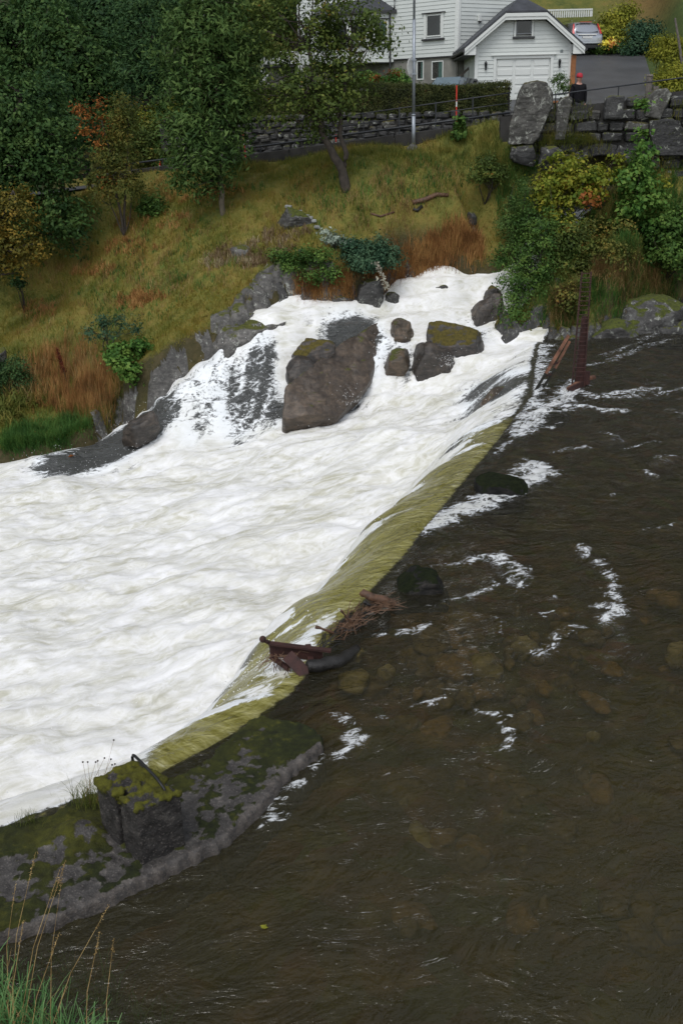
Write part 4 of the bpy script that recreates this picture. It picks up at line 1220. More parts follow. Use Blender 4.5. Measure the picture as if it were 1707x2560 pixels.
def plant(name, label, cat, blobs, nleaf, size, mat, cl, trunks=(), base=None, group=None, bark=None, limbs=14, aspect=.55, crown='crown', shell=.45, droop=0.0, limb_r=.03, extra=(), stem='trunk', per=36):
    """a tree or shrub: trunk lines, limbs out to the leaf clusters, crown of leaves"""
    if base is None:
        base = trunks[0][0][0] if trunks else np.array([blobs[0][0][0], blobs[0][0][1], blobs[0][0][2] - blobs[0][1][2]])
    base = np.asarray(base, float)
    root = empty(name, tuple(base))
    tag(root, label, cat, group)
    P, Nn, C = blob_points(blobs, nleaf, cl, shell, per, droop)
    V, F = leaf_cloud(P, Nn, size, aspect)
    link(crown, mesh_np(crown, V - base, F), mat, root)
    for mat2, blobs2, n2 in extra:
        P2, N2, C2 = blob_points(blobs2, n2, cl, shell, per, droop)
        V, F = leaf_cloud(P2, N2, size, aspect)
        link(crown, mesh_np(crown, V - base, F), mat2, root)
    mb = MB()
    starts = []
    for pts, r in trunks:
        pts = [np.asarray(p, float) for p in pts]
        fine = [pts[0]]
        for a, b in zip(pts[:-1], pts[1:]):
            fine += wig(a, b, 4, .025)[1:]
        rr = np.linspace(r[0], r[1], len(fine))
        mb.tube([p - base for p in fine], list(rr), 8)
        starts += [(p, q) for p, q in zip(fine[len(fine) // 3:], rr[len(fine) // 3:])]
    if not trunks:
        for k in range(5):
            e = C[rng.integers(len(C))]
            mb.tube([p - base for p in wig(base, e, 4, .06)], [limb_r, limb_r * .8, limb_r * .6, limb_r * .3], 5)
            starts += [(base + (e - base) * .5, limb_r * .7)]
    for k in range(limbs):
        e = C[rng.integers(len(C))]
        cand = [q for q in starts if q[0][2] < e[2] + .3] or starts
        dd = [np.linalg.norm(q[0] - e) for q in cand]
        s, r0 = cand[int(np.argmin(np.array(dd) + rng.uniform(0, .8, len(dd))))]
        r0 = min(r0 * .7, limb_r)
        mid = wig(s, e, 5, .07)
        mb.tube([p - base for p in mid], list(np.linspace(r0, max(.006, r0 * .25), 5)), 5)
    mb.build(stem, bark or M_BARK, root, smooth=True)
    return root

g1 = lambda u, v: gp(u, v)[0]
# ---- trees on the near slope
b = at_y(560, 532, 32.2); b[2] = gz(b[0], b[1])
plant('ash_tree', 'tall dark green tree with a bare slender trunk on the slope', 'tree',
      [px_blob(530, 60, 105, 100, 32.4), px_blob(465, 110, 85, 90, 32.0), px_blob(590, 130, 75, 120, 32.8), px_blob(500, 230, 115, 100, 32.3), px_blob(560, 300, 90, 110, 32.4), px_blob(470, 330, 75, 80, 31.8), px_blob(520, 400, 75, 60, 32.2), px_blob(455, 430, 40, 40, 31.8), px_blob(520, 455, 45, 30, 32), px_blob(500, -40, 110, 90, 32.4), px_blob(600, 215, 50, 70, 32.6)],
      24000, .18, L_ASH, .22, [([b - [0, 0, .3], at_y(556, 480, 32.2), at_y(547, 410, 32.2), at_y(540, 200, 32.3), at_y(530, 0, 32.4)], (.095, .035))], aspect=.30, limbs=40, bark=M_BARK_PALE, droop=.5)
b = at_y(868, 458, 31.6); b[2] = gz(b[0], b[1])
plant('apple_tree', 'apple tree with a leaning forked trunk in front of the white house', 'tree',
      [px_blob(760, 110, 100, 90, 31.6), px_blob(850, 60, 110, 90, 31.8), px_blob(935, 60, 60, 60, 31.4), px_blob(690, 70, 60, 70, 31.4), px_blob(740, 220, 100, 70, 31.2), px_blob(850, 190, 90, 80, 31.6), px_blob(815, 270, 90, 55, 31.2), px_blob(700, 280, 45, 40, 31.0), px_blob(780, 320, 55, 28, 31.2), px_blob(960, 105, 45, 22, 31.2), px_blob(660, 30, 45, 50, 31.2), px_blob(800, -40, 130, 60, 31.6), px_blob(640, 230, 30, 50, 31)],
      12500, .115, L_APPLE, .20, [([b - [0, 0, .3], at_y(855, 425, 31.6), at_y(828, 375, 31.5), at_y(805, 330, 31.4), at_y(790, 240, 31.4), at_y(770, 120, 31.5)], (.16, .05)),
                                 ([at_y(858, 420, 31.6), at_y(866, 385, 31.5), at_y(850, 340, 31.5), at_y(862, 230, 31.6), at_y(880, 90, 31.6)], (.085, .04))], limbs=60, limb_r=.035)
b = at_y(312, 598, 33.7); b[2] = gz(b[0], b[1])
plant('rowan_tree', 'thin many stemmed rowan with a spray of orange leaves', 'tree',
      [px_blob(285, 400, 60, 60, 33.7), px_blob(300, 330, 45, 60, 33.8), px_blob(260, 460, 40, 40, 33.6), px_blob(325, 460, 30, 40, 33.7), px_blob(310, 270, 30, 40, 33.8)], 4600, .12, L_ROWAN, .19,
      [([b - [0, 0, .2], at_y(300, 520, 33.7), at_y(285, 430, 33.7), at_y(255, 300, 33.7)], (.05, .015)), ([b, at_y(312, 520, 33.8), at_y(318, 420, 33.8), at_y(322, 300, 33.8)], (.05, .014)),
       ([b, at_y(290, 540, 33.6), at_y(262, 470, 33.5)], (.03, .012)), ([b, at_y(325, 545, 33.8), at_y(332, 470, 33.9)], (.025, .010))], aspect=.35, limbs=22,
      extra=[(L_ORANGE, [px_blob(225, 270, 35, 40, 33.4), px_blob(245, 320, 35, 35, 33.4), px_blob(210, 330, 18, 20, 33.4), px_blob(262, 450, 14, 12, 33.3)], 420)])
for (name, label, blobs, n, size, mat, cl, base, r, kw) in (
    ('alder_tree', 'large broad leaved tree filling the left edge above the grassy slope',
     [px_blob(60, 290, 120, 110, 34.5), px_blob(130, 380, 90, 100, 34.2), px_blob(30, 430, 120, 130, 34), px_blob(150, 500, 60, 90, 33.6), px_blob(-70, 350, 140, 220, 34.5), px_blob(80, 560, 80, 60, 33.6), px_blob(180, 570, 35, 60, 33.4), px_blob(-40, 600, 60, 90, 33)],
     22000, .145, L_BROAD, .26, at_y(-40, 760, 34), .2, {}),
    ('birch_tree', 'yellowing tree in front of the large broad leaved one at the left edge',
     [px_blob(40, 520, 60, 60, 31.2), px_blob(20, 600, 60, 60, 31), px_blob(70, 600, 40, 50, 31), px_blob(-40, 560, 60, 120, 31), px_blob(30, 670, 40, 25, 31), px_blob(90, 640, 25, 20, 31)],
     6000, .11, L_YELLOWISH, .19, at_y(-30, 830, 31.2), .10, {}),
    ('forest_tree', 'round green tree behind the orange leaved rowan', [px_blob(210, 170, 90, 90, 46), px_blob(150, 110, 80, 80, 46.5), px_blob(260, 240, 60, 60, 45.5), px_blob(180, 260, 70, 60, 45.5)], 10350, 0.20, L_BROAD, .30, at_y(200, 420, 46), .2, {}),
    ('forest_tree', 'light green forest tree in the top left corner of the photo', [px_blob(60, 110, 100, 90, 50), px_blob(20, 180, 90, 80, 49.5), px_blob(110, 40, 80, 70, 51), px_blob(-30, 90, 90, 100, 50)], 10350, 0.22, L_BROAD, .32, at_y(40, 420, 50), .22, {}),
    ('forest_tree', 'dark grey green forest tree just left of the tall slender one', [px_blob(355, 100, 75, 90, 44), px_blob(390, 50, 60, 70, 44.5), px_blob(340, 190, 65, 55, 43.6), px_blob(400, 180, 50, 70, 44), px_blob(350, 20, 60, 50, 44.5)], 10350, 0.20, L_DARK, .28, at_y(375, 380, 44), .2, {'aspect': .3}),
    ('forest_tree', 'darkest forest tree between the round green one and the grey green one', [px_blob(270, 70, 70, 80, 52), px_blob(300, 150, 60, 70, 51), px_blob(250, 0, 80, 60, 53)], 8049, 0.22, L_DARK, .32, at_y(275, 380, 52), .2, {}),
    ('forest_tree', 'forest tree high on the wooded hill, second crown from the top left corner', [px_blob(150, 10, 100, 60, 60), px_blob(190, 50, 60, 50, 59), px_blob(110, -30, 90, 50, 61)], 6899, 0.25, L_DARK, .36, at_y(150, 330, 60), .22, {}),
    ('forest_tree', 'shadowed forest tree top behind the dark grey green one', [px_blob(440, 20, 70, 60, 58), px_blob(400, -20, 70, 50, 59), px_blob(470, 90, 50, 60, 57)], 6899, 0.25, L_DARK, .36, at_y(430, 330, 58), .22, {}),
    ('forest_tree', 'olive green tree between the tall slender tree and the white balcony', [px_blob(610, 40, 50, 60, 50), px_blob(640, 110, 40, 50, 49), px_blob(590, 130, 40, 60, 50), px_blob(650, 0, 60, 50, 50)], 5750, 0.19, L_APPLE, .28, at_y(615, 300, 50), .16, {}),
    ('forest_tree', 'forest tree at the very top beside the white flag pole', [px_blob(560, -10, 70, 50, 62), px_blob(520, 30, 60, 50, 61), px_blob(600, -40, 80, 50, 63)], 6324, 0.25, L_DARK, .36, at_y(560, 250, 62), .22, {}),
    ('forest_tree', 'low dark forest tree under the round green one', [px_blob(120, 240, 70, 60, 43), px_blob(190, 330, 50, 50, 42), px_blob(90, 330, 70, 60, 42.5)], 8049, 0.17, L_DARK, .26, at_y(140, 450, 43), .15, {}),
    ('forest_tree', 'dark tree rising behind the white house roof', [px_blob(740, -20, 90, 60, 66), px_blob(690, 30, 60, 50, 65)], 5175, 0.26, L_DARK, .38, at_y(740, 240, 66), .2, {}),
):
    root = plant(name, label, 'tree', blobs, n, size, mat, cl, [([np.array([base[0], base[1], gz(base[0], base[1]) - .3]), np.array([base[0], base[1], (gz(base[0], base[1]) + blobs[0][0][2]) / 2]), blobs[0][0] + np.array([0, 0, .5])], (r, r * .3))], limbs=26, limb_r=.06,
                 group='trees of the wooded hill' if name == 'forest_tree' else None, **kw)
# the far wood: rows of crowns further up the hill that run into one mass
P_, N_ = [], []
for i in range(90):
    x = rng.uniform(-60, 16); y = rng.uniform(66, 110)
    if x > 0: y = rng.uniform(82, 115)
    z = ground_z(np.array([x]), np.array([y]))[0]
    h = rng.uniform(6, 11)
    bl = [((x + rng.normal() * 1.2, y, z + h * k), (2.2, 2.2, 1.9)) for k in (.35, .6, .85)]
    p, n_, c_ = blob_points(bl, 900, .5)
    P_.append(p); N_.append(n_)
V, F = leaf_cloud(np.concatenate(P_), np.concatenate(N_), .34)
kind(link('forest', mesh_np('forest', V, F), L_DARK), 'stuff', 'dark far wood running together on the hill behind the houses', 'forest')

# ---- shrubs: pixel blobs with their distance
def shrub(name, label, blobs, n, size, mat, cl=.13, cat='shrub', foot=None, **kw):
    fix = []
    for q in blobs:
        yg = gp(q[0], q[1])[0][1]
        sy_ = (q[2] + q[3]) * .5 * q[4] / FPX
        fix.append((q[0], q[1], q[2], q[3], min(q[4], yg - .25 * sy_)))
    bl = [px_blob(*q) for q in fix]
    if foot is None:
        q = bl[0]; base = np.array([q[0][0], q[0][1] + .1, 0]); base[2] = float(gz(base[0], base[1]))
    else:
        base = at_y(*foot); base[2] = min(base[2], float(gz(base[0], base[1])) + .3)
    return plant(name, label, cat, bl, int(n * 1.7), size * 1.25, mat, cl, base=base, limbs=kw.pop('limbs', 10), limb_r=kw.pop('limb_r', .018), crown=kw.pop('crown', 'foliage'), stem='stem', **kw)
shrub('leafy_bush', 'largest green leafy bush leaning over the head of the cascade', [(1330, 620, 60, 70, 30.2), (1300, 700, 50, 55, 29.8), (1285, 780, 40, 65, 29.4), (1370, 570, 45, 50, 30.6), (1345, 700, 55, 45, 29.7), (1255, 650, 25, 30, 30.2), (1310, 560, 35, 50, 30.8)], 7000, .065, L_BUSH, .14, limbs=30)
shrub('maple_sapling', 'bright yellow maple sapling in front of the bridge arch', [(1410, 440, 60, 45, 31.2), (1370, 470, 45, 50, 31), (1450, 470, 55, 45, 31), (1400, 500, 60, 45, 30.9), (1490, 450, 40, 40, 31.2), (1385, 545, 28, 30, 30.7)], 3000, .088, L_MAPLE_Y, .15, aspect=.8, limbs=20, extra=[(L_ORANGE, [px_blob(1472, 485, 12, 20, 30.6), px_blob(1470, 510, 16, 10, 30.6)], 80)])
shrub('maple_sapling', 'tall green maple sapling in front of the bridge parapet', [(1605, 280, 16, 26, 31.4), (1608, 340, 20, 30, 31.3), (1600, 400, 40, 40, 31.2), (1590, 450, 55, 45, 31), (1610, 510, 55, 40, 31), (1570, 530, 40, 40, 31), (1640, 560, 40, 50, 31), (1575, 460, 40, 50, 31)], 2200, .10, L_MAPLE_G, .14, aspect=.8, limbs=22)
shrub('leafy_bush', 'green bush at the right edge below the bridge', [(1680, 560, 60, 50, 31), (1650, 620, 50, 40, 30.7), (1700, 640, 60, 40, 30.6), (1740, 560, 50, 80, 31)], 4200, .10, L_BUSH, .16, limbs=16, extra=[(L_MAPLE_Y, [px_blob(1658, 455, 8, 10, 31)], 40)])
shrub('leafy_bush', 'dark green bush behind the rusty mast', [(1480, 600, 60, 60, 30.6), (1460, 680, 50, 50, 30.2), (1530, 640, 50, 50, 30.6), (1420, 740, 40, 40, 29.8), (1550, 580, 40, 40, 30.8)], 3800, .08, L_ROWAN, .15, limbs=20)
shrub('leafy_bush', 'willowy grey green bush left of the yellow maple', [(1300, 500, 40, 55, 31.4), (1270, 560, 35, 45, 31.2), (1320, 570, 35, 50, 31), (1275, 620, 25, 35, 30.9)], 2600, .075, L_ASH, .13, limbs=14, aspect=.3)
shrub('leafy_bush', 'olive bush crowding the stream below the yellow maple', [(1400, 610, 40, 50, 30.4), (1430, 570, 40, 40, 30.6), (1385, 660, 35, 40, 30), (1450, 620, 35, 35, 30.4)], 3200, .075, L_APPLE, .14, limbs=14)
shrub('leafy_shoot', 'thin pale green maple shoots under the bridge arch', [(1385, 395, 14, 22, 31.5), (1425, 400, 16, 30, 31.6), (1545, 395, 14, 14, 31.6), (1555, 430, 20, 22, 31.4), (1500, 420, 14, 20, 31.8)], 400, .09, L_MAPLE_Y, .10, aspect=.8, limbs=8)
shrub('leafy_bush', 'small yellowish green bush on the slope left of the standing stone', [(1215, 410, 32, 28, 32.3), (1235, 435, 30, 22, 32.2), (1190, 440, 22, 18, 32.1)], 1500, .065, L_APPLE, .12)
shrub('leafy_shoot', 'green sapling growing against the railing by the roadside marker', [(1147, 315, 16, 16, 33.6), (1143, 335, 18, 14, 33.6)], 260, .12, L_BUSH, .10)
shrub('dark_shrub', 'dark green dense shrub on the middle of the far bank', [(930, 620, 45, 28, 29.8), (890, 640, 35, 26, 29.6), (970, 640, 40, 24, 29.7), (920, 655, 50, 22, 29.4), (880, 610, 24, 14, 29.8)], 4200, .065, L_BLUEGREEN, .12)
shrub('leafy_bush', 'green herbs spilling down the bank left of the dark dense shrub', [(760, 650, 45, 30, 29.4), (800, 640, 40, 26, 29.5), (720, 670, 30, 26, 29.2), (830, 680, 25, 25, 29.3), (780, 690, 30, 24, 29.1), (700, 640, 30, 20, 29.5)], 3600, .055, L_BUSH, .12)
shrub('pale_creeper', 'pale grey leaved creeper above the dark dense shrub', [(835, 598, 26, 10, 30.1), (870, 606, 24, 9, 30), (815, 580, 14, 8, 30.3)], 420, .075, leaf_material('grey_leaf', greens((.09, .12, .09), (.17, .21, .17), (.28, .31, .26))), .09)
shrub('maple_sapling', 'fresh green maple shoots beside the grey ledge', [(310, 880, 34, 22, 27.6), (350, 865, 30, 20, 27.6), (300, 915, 30, 22, 27.2), (330, 930, 24, 24, 27), (285, 890, 22, 22, 27.5)], 1500, .085, L_MAPLE_G, .10, aspect=.8)
shrub('leafy_shoot', 'tall grey green willowherb above the maple shoots', [(255, 810, 22, 18, 29), (300, 800, 20, 20, 29), (345, 810, 14, 18, 28.8), (225, 835, 20, 16, 28.6), (270, 835, 26, 14, 28.6), (250, 795, 10, 10, 29)], 700, .085, L_BLUEGREEN, .10, aspect=.3)
shrub('dark_shrub', 'dark green yew like shrub at the left edge of the slope', [(20, 925, 55, 34, 28.4), (-20, 950, 50, 50, 28.2), (50, 950, 30, 24, 28.2)], 3600, .05, L_DARK, .11)
shrub('leafy_bush', 'low green bush in the hollow beside the many stemmed rowan', [(385, 505, 26, 18, 34.3), (365, 520, 22, 16, 34.1), (400, 530, 20, 16, 34)], 900, .09, L_BUSH, .13)
shrub('leafy_bush', 'wild green thicket behind the road left of the tall tree', [(390, 340, 70, 40, 41.5), (340, 370, 60, 40, 41), (420, 390, 50, 25, 40.6), (440, 330, 60, 60, 42), (300, 320, 50, 50, 42)], 5200, .10, L_APPLE, .22)
shrub('leafy_bush', 'bright grassy thicket on the hillside behind the road', [(440, 300, 60, 45, 44), (400, 290, 60, 40, 44.5), (360, 300, 60, 30, 44)], 3400, .11, L_LIME, .22)
shrub('dark_shrub', 'tiny dark sapling at the foot of the left edge tree', [(48, 700, 18, 20, 32.8), (40, 680, 10, 14, 32.9)], 500, .06, L_DARK, .10)
# garden plants
shrub('garden_shrub', 'yellow green garden shrub beside the parked grey SUV', [(1535, 60, 30, 34, 58.5), (1510, 95, 36, 30, 58), (1545, 110, 30, 26, 57.6), (1480, 80, 22, 20, 58.6), (1560, 40, 22, 24, 59)], 3600, .13, L_LIME, .24)
shrub('garden_shrub', 'dark green conical garden shrub right of the yellow green one', [(1595, 90, 34, 34, 57), (1625, 80, 24, 28, 57.4), (1590, 120, 40, 16, 56.6), (1570, 130, 20, 10, 56.4)], 3000, .11, L_BLUEGREEN, .22)
shrub('garden_shrub', 'layered green garden shrub at the right edge above the drive', [(1660, 110, 36, 18, 47), (1690, 115, 36, 20, 47), (1650, 135, 26, 16, 46.6), (1690, 140, 40, 16, 46.6)], 2600, .10, L_LIME, .17, aspect=.35, droop=.4)
shrub('garden_shrub', 'layered yellowish garden shrub at the right edge beside the grey post', [(1680, 175, 40, 18, 44), (1655, 195, 30, 16, 43.6), (1700, 200, 40, 20, 43.6), (1690, 225, 36, 16, 43)], 2800, .10, L_LIME, .17, aspect=.35, droop=.4)
shrub('rose_bush', 'flower bed shrub with yellow and orange blooms behind the drive', [(1530, 118, 24, 16, 57), (1500, 122, 24, 14, 57), (1560, 120, 18, 12, 57)], 1400, .09, L_BUSH, .15, extra=[(leaf_material('yellow_petal', greens((.5, .33, .03), (.7, .5, .06), (.75, .6, .2))), [px_blob(1524, 103, 5, 6, 56.3), px_blob(1514, 109, 3, 3, 56.3)], 60), (leaf_material('orange_petal', greens((.5, .12, .03), (.65, .18, .05), (.7, .3, .1))), [px_blob(1530, 109, 4, 4, 56.2)], 40)])
shrub('rhododendron', 'rhododendron with reddish tips behind the hedge by the bay window', [(990, 195, 24, 18, 42), (950, 205, 28, 16, 42), (1010, 205, 14, 14, 42), (915, 200, 20, 16, 42.4)], 1900, .09, L_MAPLE_G, .14, extra=[(L_ORANGE, [px_blob(985, 185, 14, 10, 41.6), px_blob(940, 198, 12, 8, 41.6)], 90)])

# ---- clipped hedge on the retaining wall
def hedge():
    xs = []
    n = 46000
    x = rng.uniform(-3.4, 6.35, n)
    top = 7.10 + .06 * np.sin(x * 1.1) - .012 * (x - 1)
    y0 = stone_y(x) + .25
    face = rng.random(n)
    y = np.where(face < .62, y0 + np.abs(rng.normal(size=n)) * .08, y0 + rng.uniform(0, 1.15, n))
    z = np.where(face < .62, 6.0 + (top - 6.0) * rng.random(n), top + rng.normal(size=n) * .05)
    y = y + .10 * fbm(x * 1.5, z * 2, 3.0, 3); z = z + .05 * fbm(x * 2, y * 2, 7.0, 2)
    end = (x > 6.2) & (face < .62); y = np.where(end, y0 + rng.uniform(0, 1.1, n), y)
    P = np.stack([x, y, z], 1)
    Nn = np.where((face < .62)[:, None], np.array([0, -1, .35]), np.array([0, -.2, 1.0])) + rng.normal(size=(n, 3)) * .6
    V, F = leaf_cloud(P, Nn, .055, .6)
    root = empty('hedge', (1.5, float(stone_y(1.5)) + .8, 6.0)); tag(root, 'long clipped dark hedge on top of the stone retaining wall', 'hedge')
    c0 = np.array(root.location)
    link('foliage', mesh_np('foliage', V - c0, F), L_HEDGE, root)
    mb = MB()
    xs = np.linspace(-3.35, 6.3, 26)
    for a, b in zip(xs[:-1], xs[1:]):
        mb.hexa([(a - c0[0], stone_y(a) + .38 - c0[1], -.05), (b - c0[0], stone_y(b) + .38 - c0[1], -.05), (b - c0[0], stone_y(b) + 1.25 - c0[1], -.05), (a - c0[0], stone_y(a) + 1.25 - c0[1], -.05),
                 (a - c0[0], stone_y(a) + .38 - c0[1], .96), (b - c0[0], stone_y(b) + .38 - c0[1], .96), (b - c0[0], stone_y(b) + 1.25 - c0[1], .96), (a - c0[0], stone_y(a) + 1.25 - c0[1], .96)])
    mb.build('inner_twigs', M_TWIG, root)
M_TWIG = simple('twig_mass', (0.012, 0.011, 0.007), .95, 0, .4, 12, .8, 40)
hedge()

# ------------------------------------------------------------------ grass
def blades(P, h, w, lean, seg=1, curl=.3, dirs=None):
    """P (n,3) roots; h, w arrays; lean radians; flat tapering blades"""
    n = len(P)
    az = rng.uniform(0, 2 * np.pi, n) if dirs is None else dirs + rng.normal(size=n) * .5
    D = np.stack([np.cos(az), np.sin(az), np.zeros(n)], 1)
    fa = az + np.pi / 2 + rng.normal(size=n) * .6
    S = np.stack([np.cos(fa), np.sin(fa), np.zeros(n)], 1) * (w[:, None] * .5)
    if seg == 1:
        tip = P + D * (np.sin(lean) * h)[:, None] + np.array([0, 0, 1]) * (np.cos(lean) * h)[:, None]
        V = np.stack([P - S, P + S, tip], 1).reshape(-1, 3)
        return V, np.arange(n * 3).reshape(-1, 3)
    rows = []
    pos = P.copy(); a = lean * .4
    for k in range(seg + 1):
        wk = 1 - .75 * (k / seg) ** 1.5
        rows.append(pos - S * wk); rows.append(pos + S * wk)
        st = (h / seg)
        pos = pos + D * (np.sin(a) * st)[:, None] + np.array([0, 0, 1]) * (np.cos(a) * st)[:, None]
        a = a + curl * (lean + .25)
    V = np.stack(rows, 1).reshape(-1, 3)
    base = (np.arange(n) * (2 * seg + 2))[:, None, None]
    k = np.arange(seg)[None, :, None] * 2
    F = (base + k + np.array([0, 1, 3, 2])[None, None, :]).reshape(-1, 4)
    return V, F

def turf_blade_material():
    t = NT('turf_blade')
    p = t.pos()
    rnd = t.n('NewGeometry').outputs['Random Per Island']
    n1 = t.noise(p, 0.55, 5, 0.65); n2 = t.noise(p, 4.0, 5, 0.7)
    f = t.math('ADD', t.math('ADD', t.math('MULTIPLY', n1, .62), t.math('MULTIPLY', n2, .26)), t.math('MULTIPLY', rnd, .12))
    c = t.ramp(f, [(0.32, (0.062, 0.098, 0.018)), (0.44, (0.150, 0.165, 0.030)), (0.54, (0.245, 0.205, 0.042)), (0.64, (0.245, 0.150, 0.045)), (0.76, (0.130, 0.068, 0.028))])
    c = t.mix(t.attr('lawn'), c, t.ramp(rnd, [(0, (0.03, 0.06, 0.012)), (1, (0.085, 0.115, 0.025))]))
    b = t.bsdf(c, .6, None, 0, .08)
    tl = t.n('BsdfTranslucent', ins={'Color': c}).outputs[0]
    return t.done(t.n('MixShader', ins={0: .22, 1: b, 2: tl}).outputs[0])
M_TURF = turf_blade_material()
def turf():
    n = 330000
    x = rng.uniform(-15, 9.5, n); y = rng.uniform(22.5, 37.5, n)
    sd = poly_sd(SHORE, x, y)
    ok = (sd < -.12) & (y < wall_y(x) - .1) & ~((x > 5.2) & (y > 32.3))
    x, y, sd = x[ok], y[ok], sd[ok]
    clump = fbm(x * 3, y * 3, 4.0, 3)
    ok = rng.random(len(x)) < .72 + .6 * clump
    x, y, clump, sd = x[ok], y[ok], clump[ok], sd[ok]
    P = np.stack([x, y, gz(x, y) - .02], 1)
    h = (.10 + .13 * np.clip(clump + .5, 0, 1.4)) * rng.uniform(.6, 1.4, len(x))
    V, F = blades(P, h, rng.uniform(.010, .022, len(x)), np.abs(rng.normal(size=len(x))) * .45 + .25)
    return mesh_np('grass', V, F, False, {'lawn': np.repeat(.25 * sstep(30.5, 33.5, P[:, 1]) * sstep(-4, 2, P[:, 0]) * (clump + .6), 3)})
o = link('grass', turf(), M_TURF); kind(o, 'stuff', 'matted yellow brown and green grass over the far bank', 'grass')

def patch(name, label, spots, n, h, w, lean, mat, seg=3, curl=.35, dirs=None, scatter=.06, cat='grass'):
    """clumps of taller grass; spots are photograph ellipses (u, v, ru, rv)"""
    P = []
    for u, v, ru, rv in spots:
        k = max(4, int(n / len(spots) / 14))
        a = rng.uniform(0, 2 * np.pi, k); r = np.sqrt(rng.random(k))
        c = gp(u + ru * r * np.cos(a), v + rv * r * np.sin(a))
        P.append((c[:, None] + rng.normal(size=(k, 14, 3)) * np.array([scatter, scatter, 0])).reshape(-1, 3))
    P = np.concatenate(P)
    P[:, 2] = gz(P[:, 0], P[:, 1]) - .03
    m = len(P)
    V, F = blades(P, h * rng.uniform(.55, 1.25, m), w * rng.uniform(.7, 1.3, m), np.abs(rng.normal(size=m)) * lean + .08, seg, curl, dirs)
    o = link(name, mesh_np(name, V, F), mat)
    kind(o, 'stuff', label, cat)
    return o
patch('rusty_grass', 'rust brown dead grass on the bank above the head of the cascade', [(1120, 640, 55, 40), (1080, 660, 40, 30), (1180, 630, 30, 35), (1150, 600, 40, 20), (1050, 690, 50, 20)], 3600, .42, .016, .35, L_RUST)
patch('hanging_grass', 'brown grass hanging over the dark rocks at the back of the cascade', [(800, 735, 50, 25), (860, 725, 30, 25), (770, 745, 30, 18), (950, 700, 40, 20), (1010, 700, 40, 15)], 3200, .40, .014, .5, L_RUST, dirs=-1.57, curl=.6)
patch('straw_grass', 'straw coloured grass bending over the mossy slab on the right bank', [(1530, 710, 40, 20), (1580, 720, 50, 20), (1640, 720, 40, 20), (1500, 690, 20, 20), (1420, 790, 30, 30), (1390, 800, 20, 30)], 2600, .55, .012, .5, L_STRAW, dirs=-1.9, curl=.7)
patch('green_grass', 'rough green and brown grass covering the steep right bank', [(1480, 640, 120, 60), (1620, 640, 90, 60), (1380, 760, 80, 60), (1340, 640, 60, 80), (1560, 560, 120, 60), (1660, 480, 60, 60), (1300, 420, 40, 60), (1280, 520, 40, 60), (1450, 760, 60, 30), (1400, 800, 60, 20), (1520, 790, 60, 16), (1640, 770, 60, 16)], 14000, .36, .014, .4, L_LUSH)
patch('olive_grass', 'olive grass tufts scattered over the right bank among the bushes', [(1480, 660, 140, 70), (1620, 660, 90, 50), (1350, 720, 80, 80), (1560, 480, 140, 60), (1260, 450, 60, 50), (1420, 800, 60, 24), (1600, 740, 90, 24)], 9000, .36, .014, .5, L_FERN)
patch('reed_stalks', 'tall brown dry stalks on the left bank above the green tussock', [(200, 940, 70, 70), (250, 980, 50, 50), (150, 1000, 60, 40), (120, 930, 60, 40), (230, 1030, 60, 20)], 3000, .62, .012, .22, L_RUST)
patch('straw_tufts', 'pale straw tufts mixed among the brown stalks on the left bank', [(220, 920, 70, 70), (140, 960, 90, 60), (60, 980, 50, 40), (260, 1000, 40, 50)], 1400, .55, .011, .3, L_STRAW)
patch('green_tussock', 'rounded green grass tussock hanging over the backwater', [(110, 1085, 90, 28), (60, 1100, 50, 28), (170, 1075, 60, 22), (100, 1120, 80, 14), (30, 1120, 24, 20)], 5200, .36, .013, .55, L_LUSH, curl=.6)
patch('olive_tufts', 'olive tufts with yellow leaves at the water end of the left bank', [(240, 1050, 50, 24), (280, 1020, 24, 40), (200, 1040, 60, 20)], 1800, .30, .013, .5, L_FERN)
patch('bracken', 'olive bracken fronds at the lower left of the bank', [(40, 1000, 60, 30), (90, 990, 40, 30), (20, 1050, 40, 24)], 1500, .42, .05, .6, L_FERN, curl=.7)
patch('brown_bracken', 'rust brown collapsed bracken in strips across the slope', [(400, 560, 110, 22), (330, 620, 80, 20), (240, 680, 60, 14), (480, 500, 80, 14), (90, 780, 60, 24), (330, 760, 40, 16), (560, 480, 50, 10), (370, 745, 40, 14), (100, 1010, 50, 30)], 4200, .20, .028, .9, L_RUST, seg=2)
patch('dead_stalks', 'withered pale leaves and stalks around the lone grey stone', [(580, 640, 60, 22), (680, 620, 60, 24), (540, 655, 30, 18), (720, 590, 60, 24), (640, 660, 50, 16)], 2000, .20, .03, .7, L_DEAD, seg=2)
patch('moss_tufts', 'yellow green mossy turf on the corner above the grey ledge', [(500, 760, 80, 30), (430, 780, 50, 40), (560, 735, 60, 24), (470, 820, 50, 20)], 4200, .09, .016, .6, leaf_material('moss_blade', greens((.06, .055, .006), (.13, .10, .010), (.20, .15, .015))), seg=1)
patch('slope_tufts', 'taller straw tufts dotted over the grassy slope', [(600, 560, 380, 70), (900, 520, 200, 60), (250, 760, 220, 100), (450, 690, 180, 60), (1050, 470, 120, 60)], 4200, .24, .013, .6, L_STRAW, seg=2, scatter=.09)
patch('slope_herbs', 'green herbs and tufts dotted over the grassy slope', [(600, 520, 380, 70), (900, 480, 220, 60), (250, 720, 220, 120), (450, 660, 180, 80), (1080, 450, 120, 60)], 3600, .19, .024, .6, L_LUSH, seg=2, scatter=.08)
patch('roadside_grass', 'longer green grass along the concrete road wall', [(1160, 345, 90, 14), (980, 385, 90, 14), (800, 405, 90, 14), (620, 425, 60, 10), (1230, 380, 40, 40), (1100, 400, 90, 30)], 5200, .22, .014, .4, L_FERN, seg=2)

